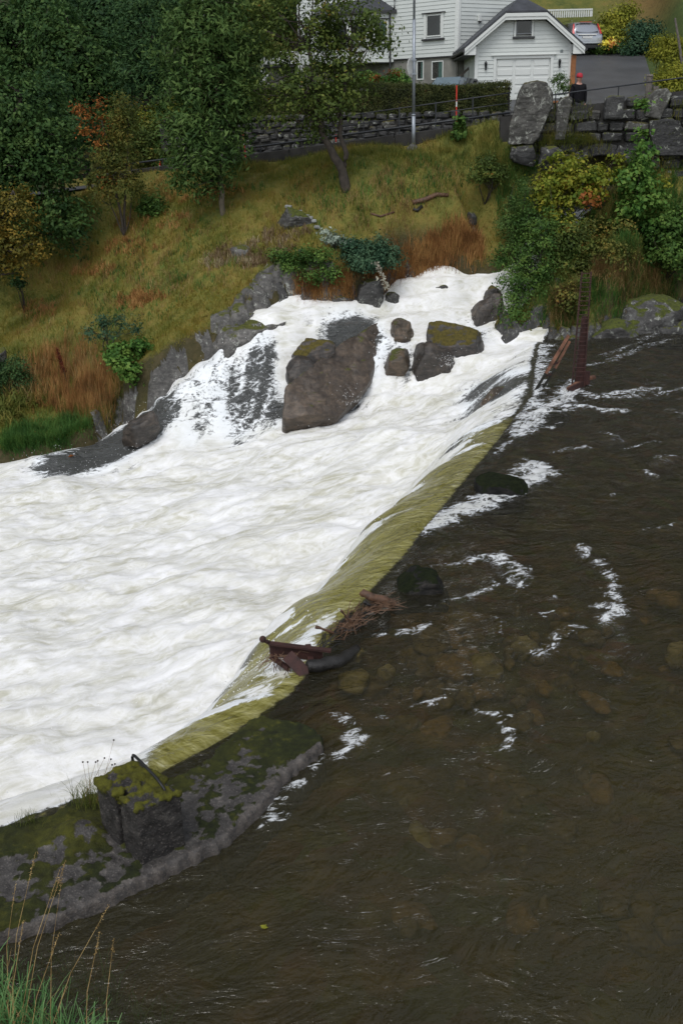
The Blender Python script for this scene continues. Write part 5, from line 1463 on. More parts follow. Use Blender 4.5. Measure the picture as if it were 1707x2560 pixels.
# ---- one dark red dock and the near grasses
def dock():
    base = gp(170, 965)[0]
    root = empty('dock_plant', tuple(base)); tag(root, 'dark red dock seed spike standing among the brown stalks', 'plant')
    top = np.array([-.18, 0, 1.1])
    MB().tube([np.zeros(3), top * .5 + [.02, 0, 0], top], [.012, .010, .006], 6).build('stalk', M_BARK, root)
    n = 500; t = rng.uniform(.35, 1, n)
    P = top[None] * t[:, None] + rng.normal(size=(n, 3)) * (.035 * (1.2 - t * .6))[:, None]
    V, F = leaf_cloud(P, rng.normal(size=(n, 3)), .045, .6)
    link('seed_head', mesh_np('seed_head', V, F), L_RED, root)
dock()

def near_grass():
    # tufts on the near bank in the lower left corner
    def roots(n, u0, u1, v0, v1):
        u = rng.uniform(u0, u1, n); v = rng.uniform(v0, v1, n)
        p = gp(u, v, 2.0, 12.0); p[:, 2] -= .02
        return p
    P = np.concatenate([roots(900, -120, 300, 2470, 2760), roots(420, 150, 430, 2580, 2780), roots(260, -150, 80, 2380, 2560)])
    m = len(P)
    V, F = blades(P, .38 * rng.uniform(.5, 1.25, m), .012 * rng.uniform(.7, 1.5, m), np.abs(rng.normal(size=m)) * .35 + .1, 6, .28)
    o = link('near_grass', mesh_np('near_grass', V, F), L_NEAR); kind(o, 'stuff', 'fresh green grass blades in the lower left corner', 'grass')
    P = roots(150, -120, 300, 2420, 2700); m = len(P)
    V, F = blades(P, .30 * rng.uniform(.5, 1.3, m), .006 * rng.uniform(.7, 1.3, m), np.abs(rng.normal(size=m)) * .5 + .2, 5, .35)
    o = link('dry_grass', mesh_np('dry_grass', V, F), L_NEARSTRAW); kind(o, 'stuff', 'dry brownish grass mixed into the lower left corner', 'grass')
    # long straw stalks crossing the wall and the pool edge: root and tip in the photograph
    stalks = [((20, 2440), (165, 2150), 4.9), ((10, 2400), (150, 2175), 5.0), ((-20, 2350), (90, 2130), 5.1), ((75, 2450), (275, 2260), 4.8), ((40, 2560), (150, 2330), 4.6), ((190, 2500), (250, 2330), 4.7), ((0, 2480), (60, 2300), 4.7),
              ((250, 2520), (285, 2345), 4.6), ((-10, 2380), (40, 2210), 5.2), ((100, 2480), (160, 2160), 4.8)]
    for i, (a, b_, y) in enumerate(stalks):
        A = at_y(a[0], a[1], y); A[2] = min(A[2], float(gz(A[0], A[1]))) if gz(A[0], A[1]) > -.2 else A[2]
        Bp = at_y(b_[0], b_[1], y + .35)
        mid = (A + Bp) / 2 + np.array([-.03, 0, .05])
        root = empty('grass_stalk', tuple(A)); tag(root, 'long straw coloured grass stalk arching over the near pool edge', 'grass stalk', 'straw stalks in the lower left corner')
        mb = MB(); mb.tube([A - A, mid - A, Bp - A], [.0022, .0018, .0010], 5); mb.build('stem', L_NEARSTRAW, root)
        n = 26; t = rng.uniform(.82, 1.0, n)
        Q = (mid - A)[None] + ((Bp - mid)[None] * ((t - .5) * 2)[:, None]) + rng.normal(size=(n, 3)) * .006
        V, F = leaf_cloud(Q, rng.normal(size=(n, 3)), .014, .35)
        link('seed_head', mesh_np('seed_head', V, F), L_NEARSTRAW, root)['kind'] = 'stuff'
near_grass()

# tufts and flower stalks behind the concrete block
def wall_tuft():
    c = at_z(225, 1985, WALLTOP + .15)
    P = c + rng.normal(size=(220, 3)) * np.array([.10, .06, .0]); P[:, 2] = WALLTOP + .05
    V, F = blades(P, rng.uniform(.08, .30, 220), np.full(220, .005), np.abs(rng.normal(size=220)) * .3 + .1, 4, .3)
    o = link('grass_tuft', mesh_np('grass_tuft', V, F), L_FERN); tag(o, 'grass tuft growing behind the mossy concrete block', 'grass tuft')
    for i, (u, v) in enumerate(((208, 1905), (220, 1905), (240, 1905), (245, 1902), (262, 1895), (278, 1898), (281, 1912), (285, 1850), (288, 1910))):
        A = c + np.array([rng.normal() * .06, rng.normal() * .04, -.1]); Bp = at_y(u, v, A[1] + .05)
        root = empty('flower_stalk', tuple(A)); tag(root, 'thin stalk with a small dark seed head beside the concrete block', 'flower stalk', 'seed heads behind the block')
        MB().tube([A - A, (Bp - A) * .5 + [.008, 0, 0], Bp - A], [.0022, .0018, .0014], 5).build('stem', L_STRAW, root)
        bm = bmesh.new(); bmesh.ops.create_icosphere(bm, subdivisions=1, radius=.010)
        bmesh.ops.translate(bm, verts=bm.verts, vec=tuple(Bp - A))
        me = bpy.data.meshes.new('seed_head'); bm.to_mesh(me); bm.free(); link('seed_head', me, M_BARK, root)
    c = at_z(65, 2058, WALLTOP + .03)
    P = c + rng.normal(size=(90, 3)) * np.array([.05, .04, .0])
    V, F = blades(P, rng.uniform(.05, .14, 90), np.full(90, .004), np.abs(rng.normal(size=90)) * .4 + .2, 3, .3)
    o = link('grass_tuft', mesh_np('grass_tuft', V, F), L_FERN); tag(o, 'small grass tuft on the left end of the weir wall', 'grass tuft')
wall_tuft()
# ------------------------------------------------------------------ road, walls, bridge, ironwork
def asphalt_material():
    t = NT('asphalt')
    p = t.pos()
    n = t.noise(p, .7, 5, .6); n2 = t.noise(p, 60, 3, .6)
    c = t.ramp(t.math('ADD', t.math('MULTIPLY', n, .75), t.math('MULTIPLY', n2, .25)), [(0.35, (0.040, 0.041, 0.043)), (0.62, (0.070, 0.072, 0.076))])
    return t.done(t.bsdf(c, .55, t.bump(n2, .3, .01), 0, .45))
M_ASPHALT = asphalt_material()
M_CONCRETE_DARK = simple('dark_concrete', (0.030, 0.029, 0.027), .85, 0, .5, 2.5, .5, 30, use_pos=True)
M_STEEL_DARK = simple('painted_steel', (0.020, 0.023, 0.028), .4, .3, .3, 8, .1, 60)
M_GALV = simple('galvanised', (0.30, 0.33, 0.37), .45, .55, .15, 5)
M_RED = simple('marker_red', (0.55, 0.035, 0.02), .45, 0, .12, 9)
M_WHITE = simple('marker_white', (0.75, 0.75, 0.73), .45, 0, .08, 9)
M_RUSTPAINT = simple('rust_paint', (0.040, 0.014, 0.011), .75, .1, .6, 7, .5, 40, use_pos=True)
M_RUSTBARE = simple('bare_rust', (0.16, 0.075, 0.045), .85, .1, .7, 6, .6, 40, use_pos=True)
M_OLDWOOD = simple('weathered_wood', (0.12, 0.105, 0.09), .85, 0, .4, 12, .5, 60, use_pos=True)
M_WETLOG = simple('wet_log', (0.010, 0.009, 0.008), .5, 0, .6, 14, .6, 40, use_pos=True)
M_DRIFT = simple('driftwood', (0.085, 0.042, 0.022), .6, 0, .6, 12, .6, 40, use_pos=True)
M_TWIGS = simple('driftwood_twig', (0.12, 0.065, 0.035), .7, 0, .5, 14, use_pos=True)

def strip(xs, y0, y1, zf, name, mat, th=.05):
    V = []
    for x in xs:
        a, b = y0(x), y1(x)
        for k in np.linspace(0, 1, 5):
            V.append((x, a + (b - a) * k, zf(x)))
    return link(name, mesh_np(name, np.array(V), grid_faces(len(xs), 5)[:, ::-1]), mat)
xs = np.linspace(-24, 6.2, 60)
kind(strip(xs, lambda x: float(wall_y(x)) + .02, lambda x: float(stone_y(x)) - .02, lambda x: float(road_z(x)), 'road', M_ASPHALT), 'structure')
# bridge deck and the steep drive
def drive():
    ys = np.linspace(33.35, 57.5, 90)
    V = []
    for y in ys:
        x0 = 5.0 if y < 36.6 else (6.2 if y < 45.8 else 10.2 + (y - 46) * .1)
        x1 = 22 if y < 36.6 else float(drive_x1(y))
        for k in np.linspace(0, 1, 9):
            x = x0 + (x1 - x0) * k
            z = 5.42 + 0.115 * np.clip(y - 35.5, 0, 9.5) + 0.20 * np.clip(y - 45, 0, 30)
            V.append((x, y, z))
    return link('driveway', mesh_np('driveway', np.array(V), grid_faces(len(ys), 9)[:, ::-1], True), M_ASPHALT)
kind(drive(), 'structure')
def drive_z(y):
    return 5.42 + 0.115 * float(np.clip(y - 35.5, 0, 9.5)) + 0.20 * float(np.clip(y - 45, 0, 30))

def stone_mesh(w, h, d, j=.12, bev=.18):
    """rough block centred on its front face; x across, z up, y into the wall"""
    bm = bmesh.new()
    p = []
    for y in (0, d):
        for sx, sz in ((-1, -1), (1, -1), (1, 1), (-1, 1)):
            p.append(bm.verts.new((sx * w / 2 * (1 + rng.uniform(-j, j * .2)), y + rng.uniform(-.25, .25) * d * (y == 0) * .35, sz * h / 2 * (1 + rng.uniform(-j, j * .2)))))
    for f in ((0, 1, 2, 3), (7, 6, 5, 4), (0, 4, 5, 1), (1, 5, 6, 2), (2, 6, 7, 3), (3, 7, 4, 0)):
        bm.faces.new([p[i] for i in f])
    bmesh.ops.recalc_face_normals(bm, faces=bm.faces)
    bmesh.ops.bevel(bm, geom=[e for e in bm.edges], offset=min(w, h) * bev, segments=1, affect='EDGES', profile=.6)
    me = bpy.data.meshes.new('stone'); bm.to_mesh(me); bm.free()
    return me

# dry-stone retaining wall below the hedge
root = empty('retaining_wall', (0, float(stone_y(0)), float(road_z(0)))); tag(root, 'dry stone retaining wall beside the road, under the hedge', 'wall')
c0 = np.array(root.location)
mb = MB()
for a, b in zip(np.linspace(-6.6, 6.1, 14)[:-1], np.linspace(-6.6, 6.1, 14)[1:]):
    ya, yb = float(stone_y(a)), float(stone_y(b)); za, zb = float(road_z(a)) - .2, float(road_z(b)) - .2
    mb.hexa([(a, ya + .10, za), (b, yb + .10, zb), (b, yb + .55, zb), (a, ya + .55, za), (a, ya + .10, 5.98), (b, yb + .10, 5.98), (b, yb + .55, 5.98), (a, ya + .55, 5.98)])
bmesh.ops.translate(mb.bm, verts=mb.bm.verts, vec=tuple(-c0)); mb.build('core', M_CONCRETE_DARK, root)
z = 4.05; count = 0
ang = math.atan(-.226)
while z < 6.0:
    h = rng.uniform(.17, .26)
    x = -6.6 + rng.uniform(0, .3)
    while x < 6.0:
        w = rng.uniform(.2, .62)
        if z > road_z(x) - .12 and z + h * .5 < 6.12 and count < 300:
            me = stone_mesh(w * rng.uniform(.9, 1.02), h * rng.uniform(.85, 1.08), .24, .25, .2)
            o = link('stone', me, M_STONE if rng.random() < .86 else M_STONE_LICHEN, root, (x + w / 2 - c0[0], float(stone_y(x + w / 2)) + rng.uniform(-.03, .03) - c0[1], z + h / 2 - c0[2] + rng.normal() * .03), (rng.normal() * .05, rng.normal() * .08, ang + rng.normal() * .05))
            count += 1
        x += w
    z += h

# concrete edge wall with its railing
root = empty('road_wall', (0, float(wall_y(0)), float(road_z(0)))); tag(root, 'dark concrete wall along the river side of the road', 'wall')
c0 = np.array(root.location); mb = MB()
P = np.linspace(-8.4, 5.45, 9)
for i, (a, b) in enumerate(zip(P[:-1], P[1:])):
    ya, yb = float(wall_y(a)), float(wall_y(b)); za, zb = float(road_z(a)), float(road_z(b))
    mb = MB(); g = .012
    mb.hexa([(a + g, ya - .22, za - 1.0), (b - g, yb - .22, zb - 1.0), (b - g, yb, zb - 1.0), (a + g, ya, za - 1.0), (a + g, ya - .22, za + .42), (b - g, yb - .22, zb + .42), (b - g, yb, zb + .42), (a + g, ya, za + .42)])
    bmesh.ops.translate(mb.bm, verts=mb.bm.verts, vec=tuple(-c0)); mb.build('panel', M_CONCRETE_DARK, root, bevel=.015)
root = empty('railing', (0, float(wall_y(0)) - .1, float(road_z(0)) + .22)); tag(root, 'dark steel railing along the concrete road wall', 'railing')
c0 = np.array(root.location)
top = lambda x, h: np.array([x, float(wall_y(x)) - .11, float(road_z(x)) + .42 + h])
for h, r in ((.20, .035), (.48, .014), (.78, .018)):
    x0 = -8.3 if h < .3 else -1.0
    MB().tube([top(x, h) - c0 for x in np.linspace(x0, 5.6, 8)], r, 8).build('rail', M_STEEL_DARK, root, smooth=True)
for x in np.arange(-8.2, 5.6, 1.15):
    MB().bar(top(x, -.05) - c0, top(x, .82 if x > -1.2 else .24) - c0, .05 if x <= -1.2 else .04, .04, up=(0, 1, 0)).build('post', M_STEEL_DARK, root)
# wooden barrier at the far end of the railing
root = empty('wooden_barrier', tuple(top(-9.2, -.2))); tag(root, 'old dark wooden barrier at the far end of the road railing', 'barrier')
for k in range(3):
    MB().bar((-.5, 0, .2 + .26 * k), (.55, 0, .26 + .26 * k), .05, .15).build('board', M_TWIG, root)
for k in (-.45, .5):
    MB().box(k - .06, k + .06, .04, .16, -.5, .95).build('post', M_TWIG, root)

# snow markers
def marker(u0, v0, u1, v1, y, label):
    a = at_y(u1, v1, y); b_ = at_y(u0, v0, y)
    root = empty('road_marker', tuple(a)); tag(root, label, 'road marker', 'red road markers')
    d = b_ - a
    for i, (s, e, mm) in enumerate(((0, .42, M_RED), (.42, .56, M_WHITE), (.56, 1.0, M_RED))):
        MB().tube([d * s, d * e], .022, 8).build('red_section' if mm is M_RED else 'white_band', mm, root)
marker(1141, 213, 1140, 305, 34.6, 'red and white road marker in front of the hedge, right of the lamp post')
marker(606, 317, 614, 393, 35.6, 'leaning red and white road marker beside the slender tree')
marker(840, 336, 839, 380, 35.3, 'red road marker half hidden behind the apple tree trunk')
marker(400, 403, 400, 428, 37.2, 'small far red road marker near the wooden barrier')

# lamp post with the back of a round sign
b = at_y(1033, 362, 34.2); b[2] = float(gz(b[0], b[1])) - .05
root = empty('lamp_post', tuple(b)); tag(root, 'tall grey steel lamp post carrying a round sign seen from behind', 'lamp post')
MB().tube([(0, 0, 0), (0, 0, 1.0)], .062, 12).build('lower_tube', M_GALV, root, smooth=True)
MB().tube([(0, 0, 1.0), (0, 0, 1.04)], .070, 12).build('collar', M_GALV, root, smooth=True)
MB().tube([(0, 0, 1.04), (0, 0, 3.75)], .050, 12).build('middle_tube', M_GALV, root, smooth=True)
MB().tube([(0, 0, 3.75), (0, 0, 7.2)], .036, 12).build('upper_tube', M_GALV, root, smooth=True)
ctr = at_y(1030, 168, 34.3) - b
th = R(57)
mb = MB()
n = 28; rr = .30
ring = [(ctr[0] + rr * math.cos(2 * math.pi * k / n) * math.cos(th), ctr[1] + .09 + rr * math.cos(2 * math.pi * k / n) * math.sin(th), ctr[2] + rr * math.sin(2 * math.pi * k / n)) for k in range(n)]
mb.prism(ring, (-math.sin(th) * .012, math.cos(th) * .012, 0)); mb.build('sign_disc', simple('sign_back', (0.66, 0.67, 0.65), .5, 0, .1, 5), root)
for dz in (-.2, .2):
    MB().box(-.07, .07, -.07, .12, ctr[2] + dz - .02, ctr[2] + dz + .02).build('bracket', M_GALV, root)
# flag pole up the hill
b = at_y(521, 200, 44.0); b[2] = float(gz(b[0], b[1]))
root = empty('flag_pole', tuple(b)); tag(root, 'thin white flag pole rising out of the trees at the top', 'pole')
MB().tube([(0, 0, -.3), (-.05, 0, 5.0), (-.12, 0, 11)], [.055, .045, .03], 10).build('shaft', M_WHITE, root, smooth=True)
bmh = bmesh.new(); bmesh.ops.create_uvsphere(bmh, u_segments=10, v_segments=6, radius=.07); bmesh.ops.translate(bmh, verts=bmh.verts, vec=(-.12, 0, 11.05))
me = bpy.data.meshes.new('finial'); bmh.to_mesh(me); bmh.free(); link('finial', me, M_WHITE, root)

# ------------------------------------------------------------------ stone bridge
BY = 33.0
root = empty('stone_bridge', (9.0, BY, 2.0)); tag(root, 'old dry stone bridge with a low parapet and a dark arch', 'bridge')
c0 = np.array(root.location)
AC = at_y(1500, 470, BY); AR = (at_y(1590, 470, BY)[0] - at_y(1410, 470, BY)[0]) / 2; AH = at_y(1500, 388, BY)[2] - AC[2]
def in_arch(x, z, m=0.0):
    return ((x - AC[0]) / (AR + m)) ** 2 + (max(z - AC[2], 0) / (AH + m)) ** 2 < 1
ptop = lambda x: float(np.interp(x, [5.4, 6.6, 7.8, 9.2, 10.2, 12, 16], [6.05, 6.22, 6.33, 6.45, 6.62, 6.78, 6.95]))
# core behind the face stones, with the vault open
mb = MB()
xs = np.linspace(5.2, 16, 73)
for a, b in zip(xs[:-1], xs[1:]):
    m_ = (a + b) / 2
    lo = 1.6
    if abs(m_ - AC[0]) < AR:
        lo = AC[2] + AH * math.sqrt(max(0, 1 - ((m_ - AC[0]) / AR) ** 2))
    mb.box(a, b, BY + .12, BY + 3.9, lo, 5.36)
    mb.box(a, b, BY + .12, BY + .42, 5.36, ptop(m_) - .06)
bmesh.ops.remove_doubles(mb.bm, verts=mb.bm.verts, dist=1e-4)
bmesh.ops.translate(mb.bm, verts=mb.bm.verts, vec=tuple(-c0)); mb.build('core', M_CONCRETE_DARK, root)
z = 2.2; count = 0
while z < 7.0:
    h = rng.uniform(.22, .36)
    x = 5.5 + rng.uniform(0, .3)
    while x < 14.6:
        w = rng.uniform(.32, .8)
        xc, zc = x + w / 2, z + h / 2
        cop = zc + h * .9 > ptop(xc)
        if zc + h * .3 < ptop(xc) and not in_arch(xc, zc, .30):
            me = stone_mesh(w * rng.uniform(.93, 1.02), h * rng.uniform(.88, 1.05), .34, .22, .16)
            link('stone', me, M_STONE if rng.random() < .85 else M_STONE_LICHEN, root, (xc - c0[0], BY - .06 + rng.uniform(-.06, .05) - c0[1], zc - c0[2]), (rng.normal() * .05, rng.normal() * .07, rng.normal() * .06))
            count += 1
        x += w
    z += h
# voussoirs
nv = 15
for k in range(nv):
    a = math.pi * (k + .5) / nv
    px_, pz_ = AC[0] + (AR + .17) * math.cos(a), AC[2] + (AH + .17) * math.sin(a)
    link('voussoir', stone_mesh(.30, .36, .36, .1, .12), M_STONE, root, (px_ - c0[0], BY - .05 - c0[1], pz_ - c0[2]), (0, math.pi / 2 - a, 0))
# tall slabs set upright in the parapet
def slab(sil, y, th, mat, seed, amp=.03):
    pts = [at_y(u, v, y) for u, v in sil]; pts += [p + np.array([0, th, 0]) for p in pts]
    me = remeshed(hull_bm([p - c0 for p in pts]), .035, 2); roughen(me, amp, 3.0, seed)
    return link('upright_slab', me, mat, root)
slab(((1386, 350), (1392, 262), (1402, 248), (1420, 240), (1432, 242), (1420, 300), (1412, 350)), BY - .22, .30, M_STONE_LICHEN, 1.0)
slab(((1508, 300), (1516, 245), (1530, 238), (1562, 240), (1556, 300)), BY - .2, .3, M_STONE, 2.0)
slab(((1612, 290), (1616, 245), (1640, 222), (1668, 218), (1680, 235), (1650, 300)), BY - .2, .35, M_STONE_LICHEN, 3.0)
slab(((1622, 330), (1625, 300), (1680, 295), (1720, 330), (1720, 390), (1640, 390)), BY - .25, .3, M_STONE, 4.0)

# standing stone at the bridge end
pts = [at_y(*q) for q in ((1268, 362, 32.5), (1274, 320, 32.5), (1284, 275, 32.5), (1296, 232, 32.5), (1310, 208, 32.5), (1345, 200, 32.5), (1366, 206, 32.5), (1380, 226, 32.5), (1381, 262, 32.5), (1362, 300, 32.5), (1345, 345, 32.5), (1330, 362, 32.5))]
pts += [p + np.array([0.05, .42, 0.02]) for p in pts]
me = remeshed(hull_bm(pts), .035, 2); roughen(me, .05, 2.6, 5.0)
o = link('standing_stone', me, M_STONE_LICHEN); tag(o, 'big upright lichen spotted stone slab at the end of the bridge', 'standing stone')
o = px_rock('footing_stone', ((1272, 392), (1276, 366), (1330, 362), (1342, 372), (1332, 402), (1290, 402)), 32.5, .4, M_STONE, .2, .03, 3, .04); tag(o, 'flat grey footing stone under the standing slab', 'stone')
o = px_rock('footing_stone', ((1345, 400), (1350, 368), (1400, 362), (1412, 380), (1405, 410), (1360, 412)), 32.55, .4, M_STONE, .2, .03, 3, .04); tag(o, 'grey stone wedged in the bridge foot right of the standing slab', 'stone')

# iron bar along the bridge
a = at_y(1382, 237, BY + .35); b = at_y(1707, 194, BY + .35); e = a + (b - a) * 1.3
root = empty('bridge_railing', tuple(a)); tag(root, 'thin iron railing bar along the bridge parapet', 'railing')
MB().tube([np.zeros(3), (b - a) * .5, e - a], .022, 8).build('bar', M_STEEL_DARK, root)
for t in (.02, .505, 1.02):
    q = (e - a) * t / 1.3
    MB().tube([q, (q[0], q[1], q[2] - .42)], .018, 8).build('post', M_STEEL_DARK, root)
b = at_y(1618, 250, 34.6)
root = empty('fence_post', (b[0], b[1], 5.4)); tag(root, 'weathered grey timber post at the edge of the drive by the bridge', 'post')
MB().tube([(0, 0, 0), (0, 0, at_y(1618, 190, 34.6)[2] - 5.4)], .10, 10).build('shaft', M_OLDWOOD, root)
MB().tube([(0, 0, at_y(1618, 190, 34.6)[2] - 5.4), (0, 0, at_y(1618, 186, 34.6)[2] - 5.4)], [.12, .09], 10).build('cap', M_OLDWOOD, root)
MB().box(.14, .30, -.05, .05, 0, at_y(1640, 215, 34.6)[2] - 5.4).build('side_board', M_OLDWOOD, root)

# grass and moss growing out of the bridge joints
P = []
for k in range(7000):
    x = rng.uniform(5.6, 13.5); r_ = rng.random()
    z = 5.42 - .18 * rng.random() - .1 * abs(rng.normal()) if r_ < .45 else rng.uniform(4.2, 6.3)
    if vnoise(np.array([x * 1.3]), np.array([z * 2.0]))[0] > -.05: P.append((x, BY - .16, z))
P = np.array(P)
V, F = blades(P, rng.uniform(.08, .26, len(P)), np.full(len(P), .016), np.abs(rng.normal(size=len(P))) * .5 + .5, 2, .5, dirs=np.full(len(P), -1.57))
o = link('bridge_grass', mesh_np('bridge_grass', V, F), L_FERN); kind(o, 'stuff', 'olive grass and moss growing from the bridge joints', 'grass')

# ------------------------------------------------------------------ rusty mast with rungs
foot = at_z(1446, 966, 0.02)
root = empty('rusty_mast', tuple(foot)); tag(root, 'rust red steel mast with many rungs standing at the far end of the weir', 'mast')
Ht = at_y(1443, 680, foot[1])[2] - foot[2]
MB().hexa([(-.12, .02, -.6), (.14, .02, -.6), (.14, .14, -.6), (-.12, .14, -.6), (-.02, .02, Ht * .62), (.09, .02, Ht * .62), (.09, .12, Ht * .62), (-.02, .12, Ht * .62)]).build('web', M_RUSTPAINT, root, bevel=.008)
for s in (-1, 1):
    x0, x1 = (-.17, -.11) if s < 0 else (.12, .10)
    MB().bar((x0, 0, -.3), (x1, 0, Ht), .028, .05, up=(0, 1, 0)).build('side_rail', M_RUSTPAINT, root)
n = 24
for k in range(n):
    z = .25 + (Ht - .28) * k / (n - 1); t = (z + .3) / (Ht + .3)
    MB().tube([(-.17 + .06 * t, -.03, z), (.12 - .02 * t, -.03, z)], .010, 6).build('rung', M_RUSTPAINT, root)
MB().bar((-.33, -.35, .04), (.05, .10, .10), .10, .05).build('base_beam', M_RUSTBARE, root)
MB().bar((-.33, -.40, .0), (.30, .22, .06), .05, .16).build('base_flange', M_RUSTPAINT, root)
MB().bar((.05, .12, .10), (.42, .26, .16), .12, .06).build('base_arm', M_RUSTBARE, root)
MB().box(.14, .26, .05, .12, .02, .34).build('gusset', M_RUSTPAINT, root)
a = at_y(1310, 1022, foot[1] - .5); b = at_y(1421, 838, foot[1] + .1)
root = empty('ladder_frame', tuple(a)); tag(root, 'bent rusty ladder frame leaning from the water against the mast', 'ladder')
d = b - a; side = np.array([.20, .12, .02])
MB().bar(-d * .1, d * .48, .06, .03, up=(0, 1, 0)).build('side_rail', M_TWIG, root)
MB().bar(d * .48, d * 1.0, .075, .03, up=(0, 1, 0)).build('side_rail', M_RUSTBARE, root)
MB().bar(side * 1.0 - d * .06, side + d * .52, .05, .03, up=(0, 1, 0)).build('side_rail', M_TWIG, root)
MB().bar(side + d * .52, side * .7 + d * .90, .06, .03, up=(0, 1, 0)).build('side_rail', M_RUSTBARE, root)
for t in (.02, .24, .44, .60):
    MB().bar(d * t, side * 1.05 + d * t, .03, .04).build('cross_bar', M_RUSTPAINT, root)
c = d * .27 + side * .5
MB().tube([c + d / np.linalg.norm(d) * .09 * math.cos(q) + side / np.linalg.norm(side) * .08 * math.sin(q) for q in np.linspace(0, 2 * math.pi, 15)], .012, 6).build('ring', M_TWIG, root)

# ------------------------------------------------------------------ wreckage on the crest
a = at_z(672, 1608, .24); b = at_z(806, 1624, .16)
root = empty('broken_beam', tuple(b)); tag(root, 'broken rust red steel beam jutting over the falling water', 'steel beam')
A = a - b; B = np.zeros(3); d = (A - B) / np.linalg.norm(A - B)
down = np.array([0, 0, -1.0]); sd_ = np.cross(d, down)
MB().bar(A, B - d * .1, .075, .022).build('top_flange', M_RUSTPAINT, root)
MB().hexa([tuple(q) for q in (A + d * -.02 + [0, .02, -.20], B + [0, .02, -.16], B + [0, .05, -.16], A + [0, .05, -.20], A + [0, .02, -.012], B + [0, .02, -.012], B + [0, .05, -.012], A + [0, .05, -.012])]).build('web', M_RUSTPAINT, root)
k = at_z(657, 1598, .30) - b
MB().tube([A + [0, 0, .01], (A + k) / 2, k], [.028, .024, .024], 8).build('bent_tongue', M_RUSTPAINT, root, smooth=True)
bmh = bmesh.new(); bmesh.ops.create_uvsphere(bmh, u_segments=12, v_segments=8, radius=.042); bmesh.ops.translate(bmh, verts=bmh.verts, vec=tuple(k))
me = bpy.data.meshes.new('knob'); bmh.to_mesh(me); bmh.free(); link('knob', me, M_RUSTPAINT, root)
p0, p1 = at_z(728, 1648, .12) - b, at_z(762, 1682, .0) - b
MB().bar(p0 - (p1 - p0) * .3, p1 + (p1 - p0) * .15, .15, .02, up=(.3, -1, .6)).build('torn_plate', M_RUSTPAINT, root)
MB().bar(A + [.02, 0, -.18], at_z(722, 1672, .0) - b, .05, .05).build('lower_brace', M_RUSTPAINT, root)
MB().bar(at_z(770, 1612, .1) - b, at_z(778, 1655, .02) - b, .07, .03).build('stub', M_RUSTPAINT, root)
def log(name, label, uv, rads, z, mat, cat='log'):
    pts = [at_z(u, v, zz) for (u, v), zz in zip(uv, z)]
    base = pts[0]
    fine = [pts[0]]
    for p, q in zip(pts[:-1], pts[1:]): fine += wig(p, q, 5, .02)[1:]
    mb = MB(); mb.tube([p - base for p in fine], list(np.interp(np.linspace(0, 1, len(fine)), np.linspace(0, 1, len(rads)), rads)), 14)
    me = mb.mesh(name, smooth=True)
    bmx = bmesh.new(); bmx.from_mesh(me); bmesh.ops.subdivide_edges(bmx, edges=bmx.edges, cuts=1)
    for q in bmx.verts: q.co += q.normal * .014 * float(fbm(q.co.x * 18, q.co.y * 18, q.co.z * 18, 2))
    bmx.to_mesh(me); bmx.free()
    o = link(name, me, mat, loc=tuple(base)); tag(o, label, cat); return o
log('log', 'thick black wet log lying across the weir crest', ((768, 1666), (800, 1664), (845, 1655), (890, 1625)), (.075, .082, .085, .07), (.06, .05, .02, -.04), M_WETLOG)
log('driftwood', 'brown broken branch stump caught by the black crest rock', ((904, 1480), (925, 1492), (962, 1502), (985, 1506)), (.05, .055, .06, .035), (.22, .18, .10, .02), M_DRIFT, 'driftwood')
log('driftwood', 'short forked snag just below the brown branch stump', ((910, 1504), (922, 1512), (940, 1514)), (.02, .024, .02), (.14, .10, .06), M_WETLOG, 'driftwood')
log('driftwood', 'bare stick poking from the crest into the white water', ((790, 1567), (808, 1573), (836, 1583)), (.016, .018, .014), (.16, .13, .04), M_DRIFT, 'stick')
log('driftwood', 'upright thin stick above the foam on the crest', ((853, 1526), (862, 1538), (884, 1562)), (.008, .011, .012), (.26, .18, .02), M_DRIFT, 'stick')
def twigs(name, label, spots, n, L, rad, mat):
    mb = MB()
    base = at_z(spots[0][0], spots[0][1], .05)
    for i in range(n):
        u, v, du, dv, z0, z1 = spots[i % len(spots)]
        p = at_z(u + rng.normal() * 8, v + rng.normal() * 5, z0); q = at_z(u + du * rng.uniform(.5, 1.1) + rng.normal() * 14, v + dv * rng.uniform(.5, 1.1) + rng.normal() * 10, z1)
        mb.tube([w_ - base for w_ in wig(p, q, 4, .08)], [rad, rad * .9, rad * .7, rad * .35], 4)
    o = link(name, mb.mesh(name), mat, loc=tuple(base)); kind(o, 'stuff', label, 'twigs'); return o
twigs('twigs', 'tangle of thin brown twigs wrapped round the crest rock', [(915, 1525, 70, -30, .03, .14), (930, 1510, 60, -5, .05, .12), (900, 1535, -40, 40, .02, .04), (880, 1550, -60, 40, .03, .05), (860, 1570, 60, -60, .02, .08)], 130, 1, .006, M_TWIGS)
twigs('twigs', 'dark wet twigs lying along the crest beside the black log', [(830, 1590, 70, -60, .0, .04), (800, 1620, 60, -50, .0, .04), (850, 1570, 60, -50, .0, .05)], 44, 1, .007, M_WETLOG)
twigs('twigs', 'straggling roots and twigs hanging from the broken beam', [(690, 1640, -50, 25, .14, -.05), (700, 1650, -10, 60, .10, -.35), (705, 1645, 50, -10, .10, .12), (725, 1670, -30, 60, .02, -.4)], 40, 1, .005, M_TWIGS)
o = px_rock('crest_rock', ((800, 1640), (830, 1590), (880, 1548), (940, 1512), (985, 1512), (975, 1535), (910, 1575), (850, 1640)), 11.6, .4, M_CRESTROCK, .3, .04, 3, .03); o.location.z -= .10
tag(o, 'drowned dark ledge of the crest where twigs have lodged', 'rock')
